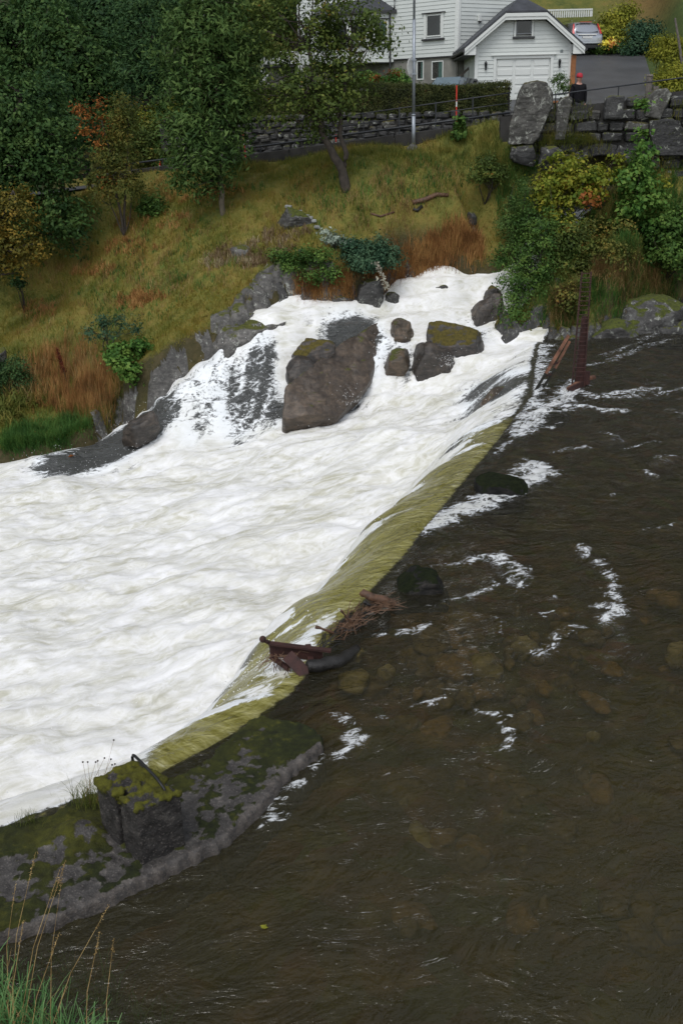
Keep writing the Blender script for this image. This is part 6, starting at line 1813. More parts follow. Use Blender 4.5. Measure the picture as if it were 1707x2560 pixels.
# ------------------------------------------------------------------ houses
def paint_material(name, col, var=.06):
    t = NT(name)
    p = t.pos()
    n = t.noise(p, 1.2, 5, .6); n2 = t.noise(t.scale(p, (8, 8, 60)), 1.0, 4, .6)
    c = t.ramp(t.math('ADD', t.math('MULTIPLY', n, .6), t.math('MULTIPLY', n2, .4)), [(0.3, tuple(q * (1 - 2 * var) for q in col)), (0.65, col)])
    return t.done(t.bsdf(c, .5, t.bump(n2, .12, .004), 0, .4))
M_SIDING = paint_material('white_siding', (0.57, 0.60, 0.575))
M_TRIM = paint_material('white_trim', (0.64, 0.66, 0.635), .04)
M_GDOOR = paint_material('garage_door_paint', (0.62, 0.64, 0.615), .03)
M_ROOF = simple('slate_roof', (0.035, 0.038, 0.045), .6, 0, .35, 3, .4, 14, use_pos=True)
M_DARKTRIM = simple('dark_trim', (0.028, 0.028, 0.030), .5, 0, .2, 6)
M_FOUND = simple('stained_concrete', (0.19, 0.185, 0.165), .9, 0, .35, 1.1, .3, 20, use_pos=True)
def glass_material():
    t = NT('window_glass')
    n = t.noise(t.pos(), 1.4, 2, .5)
    c = t.ramp(n, [(0.4, (0.006, 0.008, 0.009)), (0.7, (0.018, 0.024, 0.026))])
    return t.done(t.bsdf(c, .06, None, 0, .5))
M_GLASS = glass_material()
M_CURTAIN = simple('green_curtain', (0.05, 0.10, 0.085), .8, 0, .25, 5)
M_ORANGEWOOD = simple('stained_timber', (0.26, 0.095, 0.025), .55, 0, .3, 8, .3, 40)
M_BLUEPLASTIC = simple('blue_plastic', (0.03, 0.035, 0.22), .4)
M_BLACKPLASTIC = simple('black_plastic', (0.010, 0.011, 0.012), .45)

def rowspans(outline, z0, z1):
    """x-range of a convex outline at the two edges of a board row"""
    def cut(z):
        xs = []
        n = len(outline)
        for i in range(n):
            (xa, za), (xb, zb) = outline[i], outline[(i + 1) % n]
            if (za - z) * (zb - z) <= 0 and abs(za - zb) > 1e-9:
                xs.append(xa + (xb - xa) * (z - za) / (zb - za))
        return (min(xs), max(xs)) if len(xs) >= 2 else None
    return cut(z0 + 1e-4), cut(z1 - 1e-4)

def siding(parent, outline, holes, pitch, P0, dx, nrm, mat, z_abs0=0.0):
    """lapped boards over a wall: outline in (s, z); P0 origin, dx unit along the wall, nrm outward; holes (s0, s1, z0, z1)"""
    zmin = min(q[1] for q in outline); zmax = max(q[1] for q in outline)
    dx = np.asarray(dx, float); nrm = np.asarray(nrm, float); P0 = np.asarray(P0, float)
    z = zmin
    while z < zmax - .02:
        z1 = min(z + pitch, zmax)
        a, b = rowspans(outline, z, z1)
        if a and b:
            segs = [(a[0], a[1], b[0], b[1])]
            for h0, h1, g0, g1 in holes:
                if min(z1, g1) - max(z, g0) > pitch * .35:
                    new = []
                    for s in segs:
                        if h0 > s[0] and h0 < s[1]: new.append((s[0], h0, s[2] if s[2] < h0 else h0 - .01, min(h0, s[3])))
                        if h1 < s[1] and h1 > s[0]: new.append((h1, s[1], max(h1, s[2]), s[3]))
                        if h1 <= s[0] or h0 >= s[1]: new.append(s)
                    segs = new
            for l0, r0, l1, r1 in segs:
                if r0 - l0 < .03: continue
                q = lambda s, zz, o: tuple(P0 + dx * s + nrm * o + np.array([0, 0, zz]))
                MB().hexa([q(l0, z, .034), q(r0, z, .034), q(r0, z, -.098), q(l0, z, -.098), q(l1, z1 + .012, .012), q(r1, z1 + .012, .012), q(r1, z1 + .012, -.098), q(l1, z1 + .012, -.098)]).build('board', mat, parent)
        z = z1

def wbox(parent, name, P0, dx, nrm, s0, s1, z0, z1, o0, o1, mat, bevel=.004):
    P0, dx, nrm = (np.asarray(q, float) for q in (P0, dx, nrm))
    q = lambda s, zz, o: tuple(P0 + dx * s + nrm * o + np.array([0, 0, zz]))
    return MB().hexa([q(s0, z0, o1), q(s1, z0, o1), q(s1, z0, o0), q(s0, z0, o0), q(s0, z1, o1), q(s1, z1, o1), q(s1, z1, o0), q(s0, z1, o0)]).build(name, mat, parent, bevel=bevel)

def window(parent, P0, dx, nrm, s0, s1, z0, z1, fr=.07, frame=None, trim=True, curtain=False, sill=True, base_o=.02):
    root = wbox(parent, 'window', P0, dx, nrm, s0, s1, z0, z1, -.06, base_o - .01, M_GLASS, 0)
    fm = frame or M_TRIM
    for a, b, c, d in ((s0, s1, z1 - .05, z1), (s0, s1, z0, z0 + .05), (s0, s0 + .05, z0 + .05, z1 - .05), (s1 - .05, s1, z0 + .05, z1 - .05)):
        wbox(root, 'frame', P0, dx, nrm, a, b, c, d, base_o - .03, base_o + .02, fm)
    if trim:
        wbox(root, 'side_casing', P0, dx, nrm, s0 - fr * 1.4, s0, z0 - .08, z1 + .05, base_o - .03, base_o + .045, M_TRIM)
        wbox(root, 'side_casing', P0, dx, nrm, s1, s1 + fr * 1.4, z0 - .08, z1 + .05, base_o - .03, base_o + .045, M_TRIM)
        wbox(root, 'head_board', P0, dx, nrm, s0 - fr * 2.4, s1 + fr * 2.4, z1 + .05, z1 + .09, base_o - .03, base_o + .10, M_DARKTRIM)
    if sill:
        wbox(root, 'sill', P0, dx, nrm, s0 - fr * 2.2, s1 + fr * 2.2, z0 - .16, z0 - .085, base_o - .03, base_o + .12, M_DARKTRIM)
    if curtain:
        wbox(root, 'curtain', P0, dx, nrm, s0 + .06, s0 + (s1 - s0) * .42, z0 + .06, z1 - .06, base_o - .012, base_o - .004, M_CURTAIN, 0)
    return root

# ---- garage
GY_ = 46.0
gL = at_y(1188, 228, GY_); gR = at_y(1420, 228, GY_)
GW = gR[0] - gL[0]; GZ0 = 6.5
root = empty('garage', (gL[0], GY_, GZ0)); tag(root, 'white wooden garage with a half hipped gable and panelled door', 'garage')
zz = lambda u, v: at_y(u, v, GY_)[2] - GZ0
xx = lambda u, v: at_y(u, v, GY_)[0] - gL[0]
outl = [(0, 0), (GW, 0), (GW, zz(1420, 108)), (xx(1352, 40), zz(1352, 42)), (xx(1270, 44), zz(1270, 42)), (0, zz(1188, 112))]
d0, d1, dz = xx(1239, 180), xx(1374, 180), zz(1306, 146)
w0, w1, wz0, wz1 = xx(1289, 70), xx(1328, 70), zz(1308, 86), zz(1308, 48)
wall = MB().prism([(s, .10, z) for s, z in outl], (0, .12, 0)).build('front_wall', M_SIDING, root)
siding(wall, outl, [(d0 - .08, d1 + .08, -1, dz + .05), (w0 - .1, w1 + .1, wz0 - .1, wz1 + .04)], .155, (0, 0, 0), (1, 0, 0), (0, -1, 0), M_SIDING)
for s in (0, GW):
    wbox(root, 'corner_board', (0, 0, 0), (1, 0, 0), (0, -1, 0), s - .07, s + .07, 0, outl[2][1] - .04, -.02, .05, M_TRIM)
sw = MB().box(.0, .1, .14, 6.0, 0, 2.3).build('side_wall', M_SIDING, root); sw2 = MB().box(GW - .1, GW, .14, 6.0, 0, 2.3).build('side_wall', M_SIDING, root)
for k in range(14):
    MB().box(GW, GW + .02, .16, 6.0, k * .16, k * .16 + .15).build('board', M_SIDING, sw2)
MB().prism([(s, 5.9, z) for s, z in outl], (0, .1, 0)).build('rear_wall', M_SIDING, root)
# roof: eaves and ridge in local coordinates
eL = (xx(1158, 126), zz(1158, 122)); eR = (xx(1456, 122), zz(1456, 118)); tL = (xx(1260, 36), zz(1260, 34)); tR = (xx(1362, 34), zz(1362, 32))
slope = (tL[1] - eL[1]) / (tL[0] - eL[0]); rx = (tL[0] + tR[0]) / 2; rz = tL[1] + slope * (rx - tL[0])
yf, yh, yb = -.42, .95, 6.3
roof = MB()
th = np.array([0, 0, .07])
roof.prism([(eL[0], yf, eL[1]), (tL[0], yf, tL[1]), (rx, yh, rz), (rx, yb, rz), (eL[0], yb, eL[1])], th)
roof.prism([(eR[0], yf, eR[1]), (eR[0], yb, eR[1]), (rx, yb, rz), (rx, yh, rz), (tR[0], yf, tR[1])], th)
roof.prism([(tL[0], yf, tL[1]), (tR[0], yf, tR[1]), (rx, yh, rz)], th)
ro = roof.build('roof', M_ROOF, root)
for a, b in ((eL, tL), (tL, tR), (tR, eR)):
    A = np.array([a[0], yf + .02, a[1] - .02]); B = np.array([b[0], yf + .02, b[1] - .02]); dn = np.array([0, 0, -1.0])
    for off, h, y in ((0, .13, -.02), (.13, .12, .01)):
        MB().hexa([tuple(q) for q in (A + dn * (off + h) + [0, y, 0], B + dn * (off + h) + [0, y, 0], B + dn * (off + h) + [0, y + .035, 0], A + dn * (off + h) + [0, y + .035, 0],
                                      A + dn * off + [0, y, 0], B + dn * off + [0, y, 0], B + dn * off + [0, y + .035, 0], A + dn * off + [0, y + .035, 0])]).build('barge_board', M_TRIM, ro)
for (e, s) in ((eL, 1), (eR, -1)):
    MB().prism([(e[0], yf + .08, e[1] - .26), (e[0] + s * .48, yf + .08, e[1] - .26), (e[0] + s * .48, yf + .08, e[1] + .14)], (0, .03, 0)).build('eave_return', M_TRIM, ro)
    MB().box(min(e[0], e[0] + s * .5), max(e[0], e[0] + s * .5), yf + .12, yb - .1, e[1] - .26, e[1] - .23).build('soffit', M_DARKTRIM, ro)
    MB().tube([(e[0] - s * .05, yf, e[1] - .10), (e[0] - s * .05, yb, e[1] - .10)], .06, 8).build('gutter', M_DARKTRIM, ro)
# panelled door
door = wbox(root, 'garage_door', (0, 0, 0), (1, 0, 0), (0, -1, 0), d0, d1, .02, dz, -.08, -.03, M_GDOOR)
ph = dz / 5.0; pw = (d1 - d0) / 3
for r_ in range(5):
    for c_ in range(3):
        wbox(door, 'panel', (0, 0, 0), (1, 0, 0), (0, -1, 0), d0 + c_ * pw + .06, d0 + (c_ + 1) * pw - .06, r_ * ph + .05, (r_ + 1) * ph - .05, -.035, -.008, M_GDOOR, .012)
wbox(root, 'door_casing', (0, 0, 0), (1, 0, 0), (0, -1, 0), d0 - .12, d0, 0, dz + .12, -.02, .05, M_TRIM)
wbox(root, 'door_casing', (0, 0, 0), (1, 0, 0), (0, -1, 0), d1, d1 + .12, 0, dz + .12, -.02, .05, M_TRIM)
wbox(root, 'door_head', (0, 0, 0), (1, 0, 0), (0, -1, 0), d0 - .22, d1 + .22, dz + .12, dz + .16, -.02, .12, M_TRIM)
wbox(root, 'door_lintel', (0, 0, 0), (1, 0, 0), (0, -1, 0), d0, d1, dz, dz + .12, -.02, .05, M_TRIM)
window(root, (0, 0, 0), (1, 0, 0), (0, -1, 0), w0, w1, wz0, wz1, .06, simple('grey_frame', (.16, .17, .18), .5))
for u, v in ((1213, 164), (1397, 158)):
    lo = np.array([xx(u, v), -.10, zz(u, v)])
    la = empty('lantern', tuple(lo)); la.parent = root
    MB().lathe([(.012, .17), (.05, .12), (.07, .09), (.055, .08)], n=6).build('cap', M_BLACKPLASTIC, la)
    MB().lathe([(.035, -.13), (.058, .08)], n=6).build('glass_body', M_GLASS, la)
    MB().lathe([(.01, -.2), (.045, -.15), (.035, -.13)], n=6).build('base', M_BLACKPLASTIC, la)
    MB().box(-.02, .02, .02, .12, -.03, .03).build('bracket', M_BLACKPLASTIC, la)
wbox(root, 'number_plate', (0, 0, 0), (1, 0, 0), (0, -1, 0), xx(1399, 128), xx(1406, 128), zz(1402, 131), zz(1402, 124), .03, .05, simple('plate_grey', (.16, .19, .19), .5))
# stained timber post carrying the eave on the drive side
p = at_y(1429, 215, GY_ - .1)
root = empty('timber_post', (p[0], GY_ - .1, drive_z(GY_) - .1)); tag(root, 'orange stained timber post under the garage eave beside the drive', 'post')
MB().box(-.10, .10, -.06, .06, 0, eR[1] + GZ0 - .3 - drive_z(GY_) + .1).build('shaft', M_ORANGEWOOD, root, bevel=.01)
MB().box(-.15, .15, -.09, .09, -.2, .06).build('foot', M_FOUND, root)

# ---- house
HC = at_y(1142, 138, 50.0); HZ = HC[2]
dA = np.array([-.78, .626, 0]); nA = np.array([-.626, -.78, 0]); dB = np.array([.876, .482, 0]); nB = np.array([.482, -.876, 0])
def hit(P0, d, u, v):
    """pixel ray on the vertical plane through P0 along d: (s, z above P0)"""
    r_ = ray(u, v); n = np.array([-d[1], d[0], 0])
    t = ((P0 - CAM) @ n) / (r_ @ n); q = CAM + r_ * t
    return (q - P0) @ d, q[2] - P0[2]
root = empty('white_house', (HC[0], HC[1], 6.2)); tag(root, 'large white weatherboarded house on a grey concrete basement', 'house')
c0 = np.array(root.location); O = HC - c0; O[2] = HC[2] - 6.2
LA, LB, HH = 9.5, hit(HC, dB, 1312, 20)[0], 4.6
wallA = MB().prism([O + dA * s + [0, 0, z] for s, z in ((0, 0), (LA, 0), (LA, HH), (0, HH))], -nA * .2).build('front_wall', M_SIDING, root)
wallB = MB().prism([O + dB * s + [0, 0, z] for s, z in ((0, 0), (LB, 0), (LB, HH), (0, HH))], -nB * .2).build('side_wall', M_SIDING, root)
(s0, z0), (s1, z1) = hit(HC, dA, 1103, 90), hit(HC, dA, 1066, 38)
winA = (s0, s1, z0, z1)
siding(wallA, [(.08, 0), (3.55, 0), (3.55, HH), (.08, HH)], [(s0 - .12, s1 + .12, z0 - .12, z1 + .06)], .165, O, dA, nA, M_SIDING)
siding(wallA, [(3.55, 2.0), (LA, 2.0), (LA, HH), (3.55, HH)], [], .165, O, dA, nA, M_SIDING)
siding(wallB, [(.08, 0), (LB, 0), (LB, HH), (.08, HH)], [], .165, O, dB, nB, M_SIDING)
MB().prism([O + nA * .06 + nB * .0, O + dA * .12 + nA * .06, O + dA * .12 - nA * .02, O - nA * .02 - nB * .02, O + dB * .12 - nB * .02, O + dB * .12 + nB * .06, O + nB * .06], (0, 0, HH)).build('corner_board', M_TRIM, root)
window(wallA, O, dA, nA, *winA, .09)
# basement
for d, n, L in ((dA, nA, LA), (dB, nB, LB)):
    MB().prism([O + d * s - n * .05 + [0, 0, z] for s, z in ((0, -2.5), (L, -2.5), (L, -.02), (0, -.02))], -n * .2).build('basement_wall', M_FOUND, root)
    MB().prism([O + d * s + n * .05 + [0, 0, z] for s, z in ((0, -.05), (L if d is dB else 3.55, -.05), (L if d is dB else 3.55, -.005), (0, -.005))], -n * .1).build('drip_board', M_DARKTRIM, root)
for u0, u1 in ((1040, 1058), (1077, 1107)):
    (a, z1_), (b, z0_) = hit(HC, dA, u1, 151), hit(HC, dA, u0, 200)
    window(root, O, dA, nA, a, b, z0_, z1_, .05, M_TRIM, False, True, False, -.04)
a, z1_ = hit(HC, dA, 985, 168); b, _z = hit(HC, dA, 958, 168)
dr = wbox(root, 'basement_door', O, dA, nA, a, b, -2.4, z1_, -.06, -.02, simple('door_paint', (.20, .20, .17), .6))
wbox(dr, 'pane', O, dA, nA, a + .2, a + (b - a) * .48, z1_ - .75, z1_ - .25, -.03, -.012, M_GLASS, 0); wbox(dr, 'pane', O, dA, nA, a + (b - a) * .54, b - .2, z1_ - .75, z1_ - .25, -.03, -.012, M_GLASS, 0)
# bay window
bay = empty('bay_window', tuple(O)); bay.parent = root
B_ = lambda s, o, z: dA * s + nA * o + np.array([0, 0, z])
prof = [(3.55, .03), (4.35, .95), (7.6, .95), (8.4, .03)]
zb, zt, zr = -.12, 2.05, 2.65
for (sa, oa), (sb, ob) in zip(prof[:-1], prof[1:]):
    P = B_(sa, oa, 0); Q = B_(sb, ob, 0); d = (Q - P); L = np.linalg.norm(d); d /= L; n = np.array([d[1], -d[0], 0]); n = n if n @ nA > 0 else -n
    fw = MB().prism([P + [0, 0, zb], Q + [0, 0, zb], Q + [0, 0, zt], P + [0, 0, zt]], -n * .12).build('bay_wall', M_SIDING, bay)
    if L < 2:
        siding(fw, [(0, zb), (L, zb), (L, zt), (0, zt)], [(.25, L - .25, .72, 1.72)], .165, P, d, n, M_SIDING)
        window(fw, P, d, n, .34, L - .30, .78, 1.68, .05, curtain=True)
    else:
        siding(fw, [(0, zb), (L, zb), (L, zt), (0, zt)], [(.12, L - .12, .72, 1.72)], .165, P, d, n, M_SIDING)
        for k in range(3):
            window(fw, P, d, n, .2 + k * 1.0, 1.0 + k * 1.0, .78, 1.68, .04, sill=True)
mb = MB()
ev = [B_(s, o + .16 if 0 < i < 3 else o, zt) for i, (s, o) in enumerate([(3.35, .03), (4.3, 1.0), (7.65, 1.0), (8.6, .03)])]
tp = [B_(4.4, .0, zr), B_(7.5, .0, zr)]
for f in ([ev[0], ev[1], tp[0]], [ev[1], ev[2], tp[1], tp[0]], [ev[2], ev[3], tp[1]]):
    mb.prism(f, (0, 0, .05))
br = mb.build('bay_roof', M_ROOF, bay)
for a, b in zip(ev[:-1], ev[1:]):
    MB().bar(a + [0, 0, -.03], b + [0, 0, -.03], .07, .10).build('gutter', M_DARKTRIM, br)
MB().prism([B_(s, o, zb - .04) for s, o in prof], (0, 0, .04)).build('bay_floor', M_DARKTRIM, bay)
MB().tube([O + dA * 3.42 + nA * .12 + [0, 0, 2.6], O + dA * 3.42 + nA * .12 + [0, 0, 2.2], O + dA * 3.62 + nA * .2 + [0, 0, 1.95], O + dA * 3.62 + nA * .2 + [0, 0, -2.4]], .045, 8).build('downpipe', M_DARKTRIM, root)
MB().tube([O + dA * 3.42 + nA * .12 + [0, 0, 2.6], O + dA * 3.42 + nA * .12 + [0, 0, HH]], .045, 8).build('downpipe', M_DARKTRIM, root)
s, z = hit(HC, dB, 1196, 44)
fx = wbox(root, 'wall_vent', O, dB, nB, s - .09, s + .06, z - .15, z + .10, .03, .16, M_TRIM); wbox(fx, 'spout', O, dB, nB, s - .04, s + .08, z - .21, z - .15, .04, .12, M_DARKTRIM)
# hipped roof above (out of the photograph)
ce = [O + dA * LA, O, O + dB * LB, O + dA * LA + dB * LB]
ce = [q + (q - sum(ce) / 4) * .08 + np.array([0, 0, HH]) for q in ce]
mid = sum(ce) / 4 + np.array([0, 0, 3.2])
mb = MB()
for i in range(4): mb.prism([ce[i], ce[(i + 1) % 4], mid], (0, 0, .1))
mb.build('roof', M_ROOF, root)
for a_, n_ in ((dA * LA, dB), (dB * LB, dA)):
    L = LB if n_ is dB else LA
    MB().prism([O + a_ + [0, 0, -2.4], O + a_ + n_ * L + [0, 0, -2.4], O + a_ + n_ * L + [0, 0, HH], O + a_ + [0, 0, HH]], (a_ / np.linalg.norm(a_)) * -.2).build('rear_wall', M_SIDING, root)

def balcony(name, label, u0, v0, u1, v1, y, pitch_px, depth=2.0, dy=0.0):
    a = at_y(u0, v1, y); b = at_y(u1, v1, y); top_z = at_y((u0 + u1) / 2, v0, y)[2]
    r = empty(name, tuple(a)); tag(r, label, 'balcony')
    L = b[0] - a[0]; H = top_z - a[2]
    MB().box(-.05, L + .05, 0, depth, -.16, -.02).build('deck', M_DARKTRIM, r)
    MB().box(-.05, L + .05, -.05, .02, H - .05, H + .03).build('top_rail', M_TRIM, r)
    MB().box(-.05, L + .05, -.04, .02, -.02, .08).build('bottom_rail', M_TRIM, r)
    n = max(3, int((u1 - u0) / pitch_px)); w = L / n
    for k in range(n):
        MB().box(k * w + .02, (k + 1) * w - .025, -.03, .0, .05, H - .05).build('slat', M_TRIM, r)
    MB().box(.1, L - .1, .5, depth, -1.6, -.16).build('support_wall', M_FOUND, r)
    for yy in (0, depth):
        for k in (0, L):
            MB().box(k - .06, k + .06, yy - .02, yy + .1, -.5 if yy == 0 else -2.6, H).build('post', M_TRIM, r)
    return r
balcony('balcony', 'white slatted balcony behind the apple tree at the left end of the house', 655, 130, 745, 160, 52.5, 8)
balcony('balcony', 'white slatted balcony rail behind the garage roof', 1368, 24, 1476, 56, 63.0, 5.2, 3.0)
# garden steps with a white handrail
a, b = at_y(628, 232, 49), at_y(676, 180, 49)
root = empty('garden_steps', (a[0], 49, float(gz(a[0], 49)))); tag(root, 'concrete garden steps with a pale handrail left of the house', 'steps')
c0 = np.array(root.location)
MB().bar(a - c0, b - c0, .05, .05).build('handrail', M_TRIM, root)
for k in range(3):
    q = a + (b - a) * (.15 + .35 * k) - c0
    MB().box(q[0] - .03, q[0] + .03, -.03, .03, q[2] - 1.0, q[2]).build('baluster', M_TRIM, root)
for k in range(7):
    q = a + (b - a) * k / 6 - c0
    MB().box(q[0] - .1, q[0] + .3, .05, 1.2, q[2] - 1.3, q[2] - .75).build('step', M_FOUND, root)
# dark stair rail by the basement
a, b = at_y(1146, 193, 48.4), at_y(1174, 168, 48.4)
root = empty('stair_rail', (a[0], a[1], 6.4)); tag(root, 'dark handrail and stair stringer climbing beside the basement wall', 'handrail')
c0 = np.array(root.location)
MB().bar(a - c0, b - c0, .06, .10).build('rail', M_OLDWOOD, root); MB().bar(a - c0 - [0, 0, .55], b - c0 - [0, 0, .55], .06, .14).build('stringer', M_OLDWOOD, root)
for t in (0.05, .95):
    q = a + (b - a) * t - c0; MB().box(q[0] - .03, q[0] + .03, -.03, .03, 0, q[2]).build('post', M_OLDWOOD, root)
# wheeled bin
p = at_y(1172, 213, 44.6)
root = empty('wheelie_bin', (p[0], 44.6, 6.35)); tag(root, 'dark wheeled bin with a blue lid between house and garage', 'bin')
zt = at_y(1172, 198, 44.6)[2] - 6.35
MB().hexa([(-.22, -.22, .05), (.22, -.22, .05), (.22, .22, .05), (-.22, .22, .05), (-.28, -.30, zt - .08), (.28, -.30, zt - .08), (.28, .30, zt - .08), (-.28, .30, zt - .08)]).build('body', M_BLACKPLASTIC, root, bevel=.02)
MB().hexa([(-.30, -.33, zt - .08), (.02, -.33, zt - .08), (.02, .33, zt - .08), (-.30, .33, zt - .08), (-.28, -.30, zt), (0, -.30, zt), (0, .30, zt), (-.28, .30, zt)]).build('lid', M_BLUEPLASTIC, root, bevel=.015)
MB().hexa([(.03, -.33, zt - .08), (.32, -.33, zt - .08), (.32, .33, zt - .08), (.03, .33, zt - .08), (.05, -.3, zt - .02), (.3, -.3, zt - .02), (.3, .3, zt - .02), (.05, .3, zt - .02)]).build('rim', M_BLACKPLASTIC, root, bevel=.015)
for s in (-.2, .2):
    MB().tube([(s, .22, .1), (s + .05, .22, .1)], .1, 12).build('wheel', M_BLACKPLASTIC, root)

# ------------------------------------------------------------------ cars
M_SILVER = simple('silver_paint', (0.36, 0.38, 0.41), .22, .75, .04, 3)
M_GREYCAR = simple('grey_blue_paint', (0.20, 0.235, 0.26), .25, .6, .05, 3)
M_TAIL = simple('tail_light', (0.50, 0.012, 0.012), .2)
M_TYRE = simple('tyre', (0.012, 0.012, 0.012), .8)
M_RIM = simple('alloy', (0.35, 0.36, 0.37), .3, .8)
M_CARGLASS = simple('car_glass', (0.015, 0.018, 0.020), .05)
M_CARGLASS_PALE = simple('car_glass_sky', (0.10, 0.14, 0.16), .05)
M_CHROME = simple('chrome', (0.6, 0.6, 0.6), .12, 1.0)
def car(name, label, loc, rz, secs, W, paint, glass, suv=True):
    """secs: (y, z sill, z shoulder, z roof or None, roof half-width); rear at the first section, facing -y"""
    r = empty(name, tuple(loc), rz); tag(r, label, 'car')
    prof = []
    for (y, zs, zh, zr, hw, wsc) in secs:
        w = W / 2 * wsc
        half = [(w * .82, zs), (w * .98, zs + .12), (w, (zs + zh) / 2), (w * .97, zh)]
        if zr is None: half += [(w * .80, zh + .03), (w * .4, zh + .05), (0, zh + .055)]
        else: half += [(hw + .02, zr - .10), (hw * .75, zr - .01), (0, zr + .01)]
        prof.append([(x, y, z) for x, z in half])
    bm = bmesh.new(); rows = []
    for h in prof:
        rows.append([bm.verts.new(q) for q in h] + [bm.verts.new((-q[0], q[1], q[2])) for q in h[-2::-1]])
    n = len(rows[0])
    for a, b in zip(rows[:-1], rows[1:]):
        for k in range(n - 1): bm.faces.new((a[k], a[k + 1], b[k + 1], b[k]))
        bm.faces.new((a[n - 1], a[0], b[0], b[n - 1]))
    bm.faces.new(rows[0][::-1]); bm.faces.new(rows[-1])
    bmesh.ops.recalc_face_normals(bm, faces=bm.faces)
    me = bpy.data.meshes.new('body'); bm.to_mesh(me); bm.free()
    for p in me.polygons: p.use_smooth = True
    body = link('body', me, paint, r)
    md = body.modifiers.new('s', 'SUBSURF'); md.levels = 2; md.render_levels = 2
    return r
def pane(parent, name, pts, n, mat, off=.012, th=.015):
    n = np.asarray(n, float); n /= np.linalg.norm(n)
    return MB().prism([np.asarray(p) + n * off for p in pts], -n * th).build(name, mat, parent)
def wheel(parent, x, y, z, rad=.34, w=.22):
    t = MB().tube([(0, 0, 0), (w, 0, 0)], rad, 22).build('wheel', M_TYRE, parent, bevel=.02, loc=(x, y, z))
    MB().tube([(-.012, 0, 0), (w + .012, 0, 0)], rad * .66, 16).build('rim', M_RIM, t)
# SUV on the drive, seen from behind
p = at_y(1464, 143, 56.5)
suv = car('parked_suv', 'silver grey SUV parked at the top of the drive, seen from behind', (p[0], 56.5, drive_z(56.5)), R(9),
          [(0.0, .42, .92, None, 0, .93), (.08, .36, 1.02, None, 0, .99), (.20, .30, 1.05, 1.46, .62, 1.0), (.55, .28, 1.04, 1.66, .66, 1.0), (1.5, .26, 1.02, 1.69, .68, 1.0), (2.4, .26, 1.00, 1.64, .66, 1.0), (3.1, .26, .99, 1.16, .60, 1.0), (3.5, .28, .98, None, 0, .99), (4.2, .32, .90, None, 0, .96), (4.5, .40, .72, None, 0, .85)], 1.82, M_SILVER, M_CARGLASS)
pane(suv, 'rear_window', [(-.60, .12, 1.08), (.60, .12, 1.08), (.50, .40, 1.52), (-.50, .40, 1.52)], (0, -1, .5), M_CARGLASS, .05)
for s in (-1, 1):
    MB().prism([(s * .70, .06, 1.02), (s * .80, .10, 1.03), (s * .68, .36, 1.50), (s * .62, .36, 1.52)], (0, -.05, .02)).build('tail_light', M_TAIL, suv)
    pane(suv, 'side_window', [(s * .88, .7, 1.08), (s * .88, 2.9, 1.08), (s * .74, 2.3, 1.56), (s * .74, .75, 1.56)], (s, 0, .35), M_CARGLASS, .03)
    for y in (.85, 3.5): wheel(suv, s * .80 - (.11), y, .34)
MB().box(-.80, .80, -.07, .10, .34, .56).build('rear_bumper', M_BLACKPLASTIC, suv, bevel=.04)
MB().box(-.86, .86, -.10, .10, .56, .70).build('bumper_strip', M_SILVER, suv, bevel=.03)
MB().box(-.48, .48, -.05, .06, .98, 1.03).build('chrome_bar', M_CHROME, suv, bevel=.008)
MB().box(-.27, .27, -.04, .06, .82, .93).build('licence_plate', simple('plate_white', (.62, .63, .62), .5), suv)
MB().box(-.30, .30, .30, .45, 1.60, 1.625).build('brake_light', M_TAIL, suv)
for s in (-.62, .62):
    MB().tube([(s, .7, 1.70), (s, 1.5, 1.75), (s, 2.2, 1.70)], .02, 6).build('roof_rail', M_CHROME, suv)
# small car behind the hedge
p = at_y(1070, 215, 42.6)
hz_ = at_y(1068, 188, 42.6)[2]
cz = hz_ - 1.43
c2 = car('parked_car', 'grey blue car showing only its roof and windscreen above the hedge', (p[0] + .1, 42.2, cz), R(-28),
         [(0, .35, .62, None, 0, .86), (.3, .28, .78, None, 0, .96), (1.0, .25, .88, None, 0, 1.0), (1.2, .24, .90, 1.0, .62, 1.0), (1.9, .24, .92, 1.40, .60, 1.0), (2.8, .24, .93, 1.43, .60, 1.0), (3.5, .26, .94, 1.32, .58, 1.0), (4.0, .30, .92, None, 0, .97), (4.2, .36, .80, None, 0, .90)], 1.72, M_GREYCAR, M_CARGLASS_PALE)
pane(c2, 'windscreen', [(-.62, 1.16, .95), (.62, 1.16, .95), (.52, 1.76, 1.36), (-.52, 1.76, 1.36)], (0, -.6, 1), M_CARGLASS_PALE, .03)
for s in (-1, 1):
    pane(c2, 'side_window', [(s * .82, 1.5, .96), (s * .82, 3.5, .98), (s * .66, 3.1, 1.32), (s * .66, 2.0, 1.32)], (s, 0, .4), M_CARGLASS, .03)
    for y in (.85, 3.3): wheel(c2, s * .74 - .1, y, .30, .30, .2)
    MB().box(s * .92 - .1, s * .92 + .1, 1.5, 1.62, .92, 1.04).build('mirror', M_GREYCAR, c2, bevel=.02)

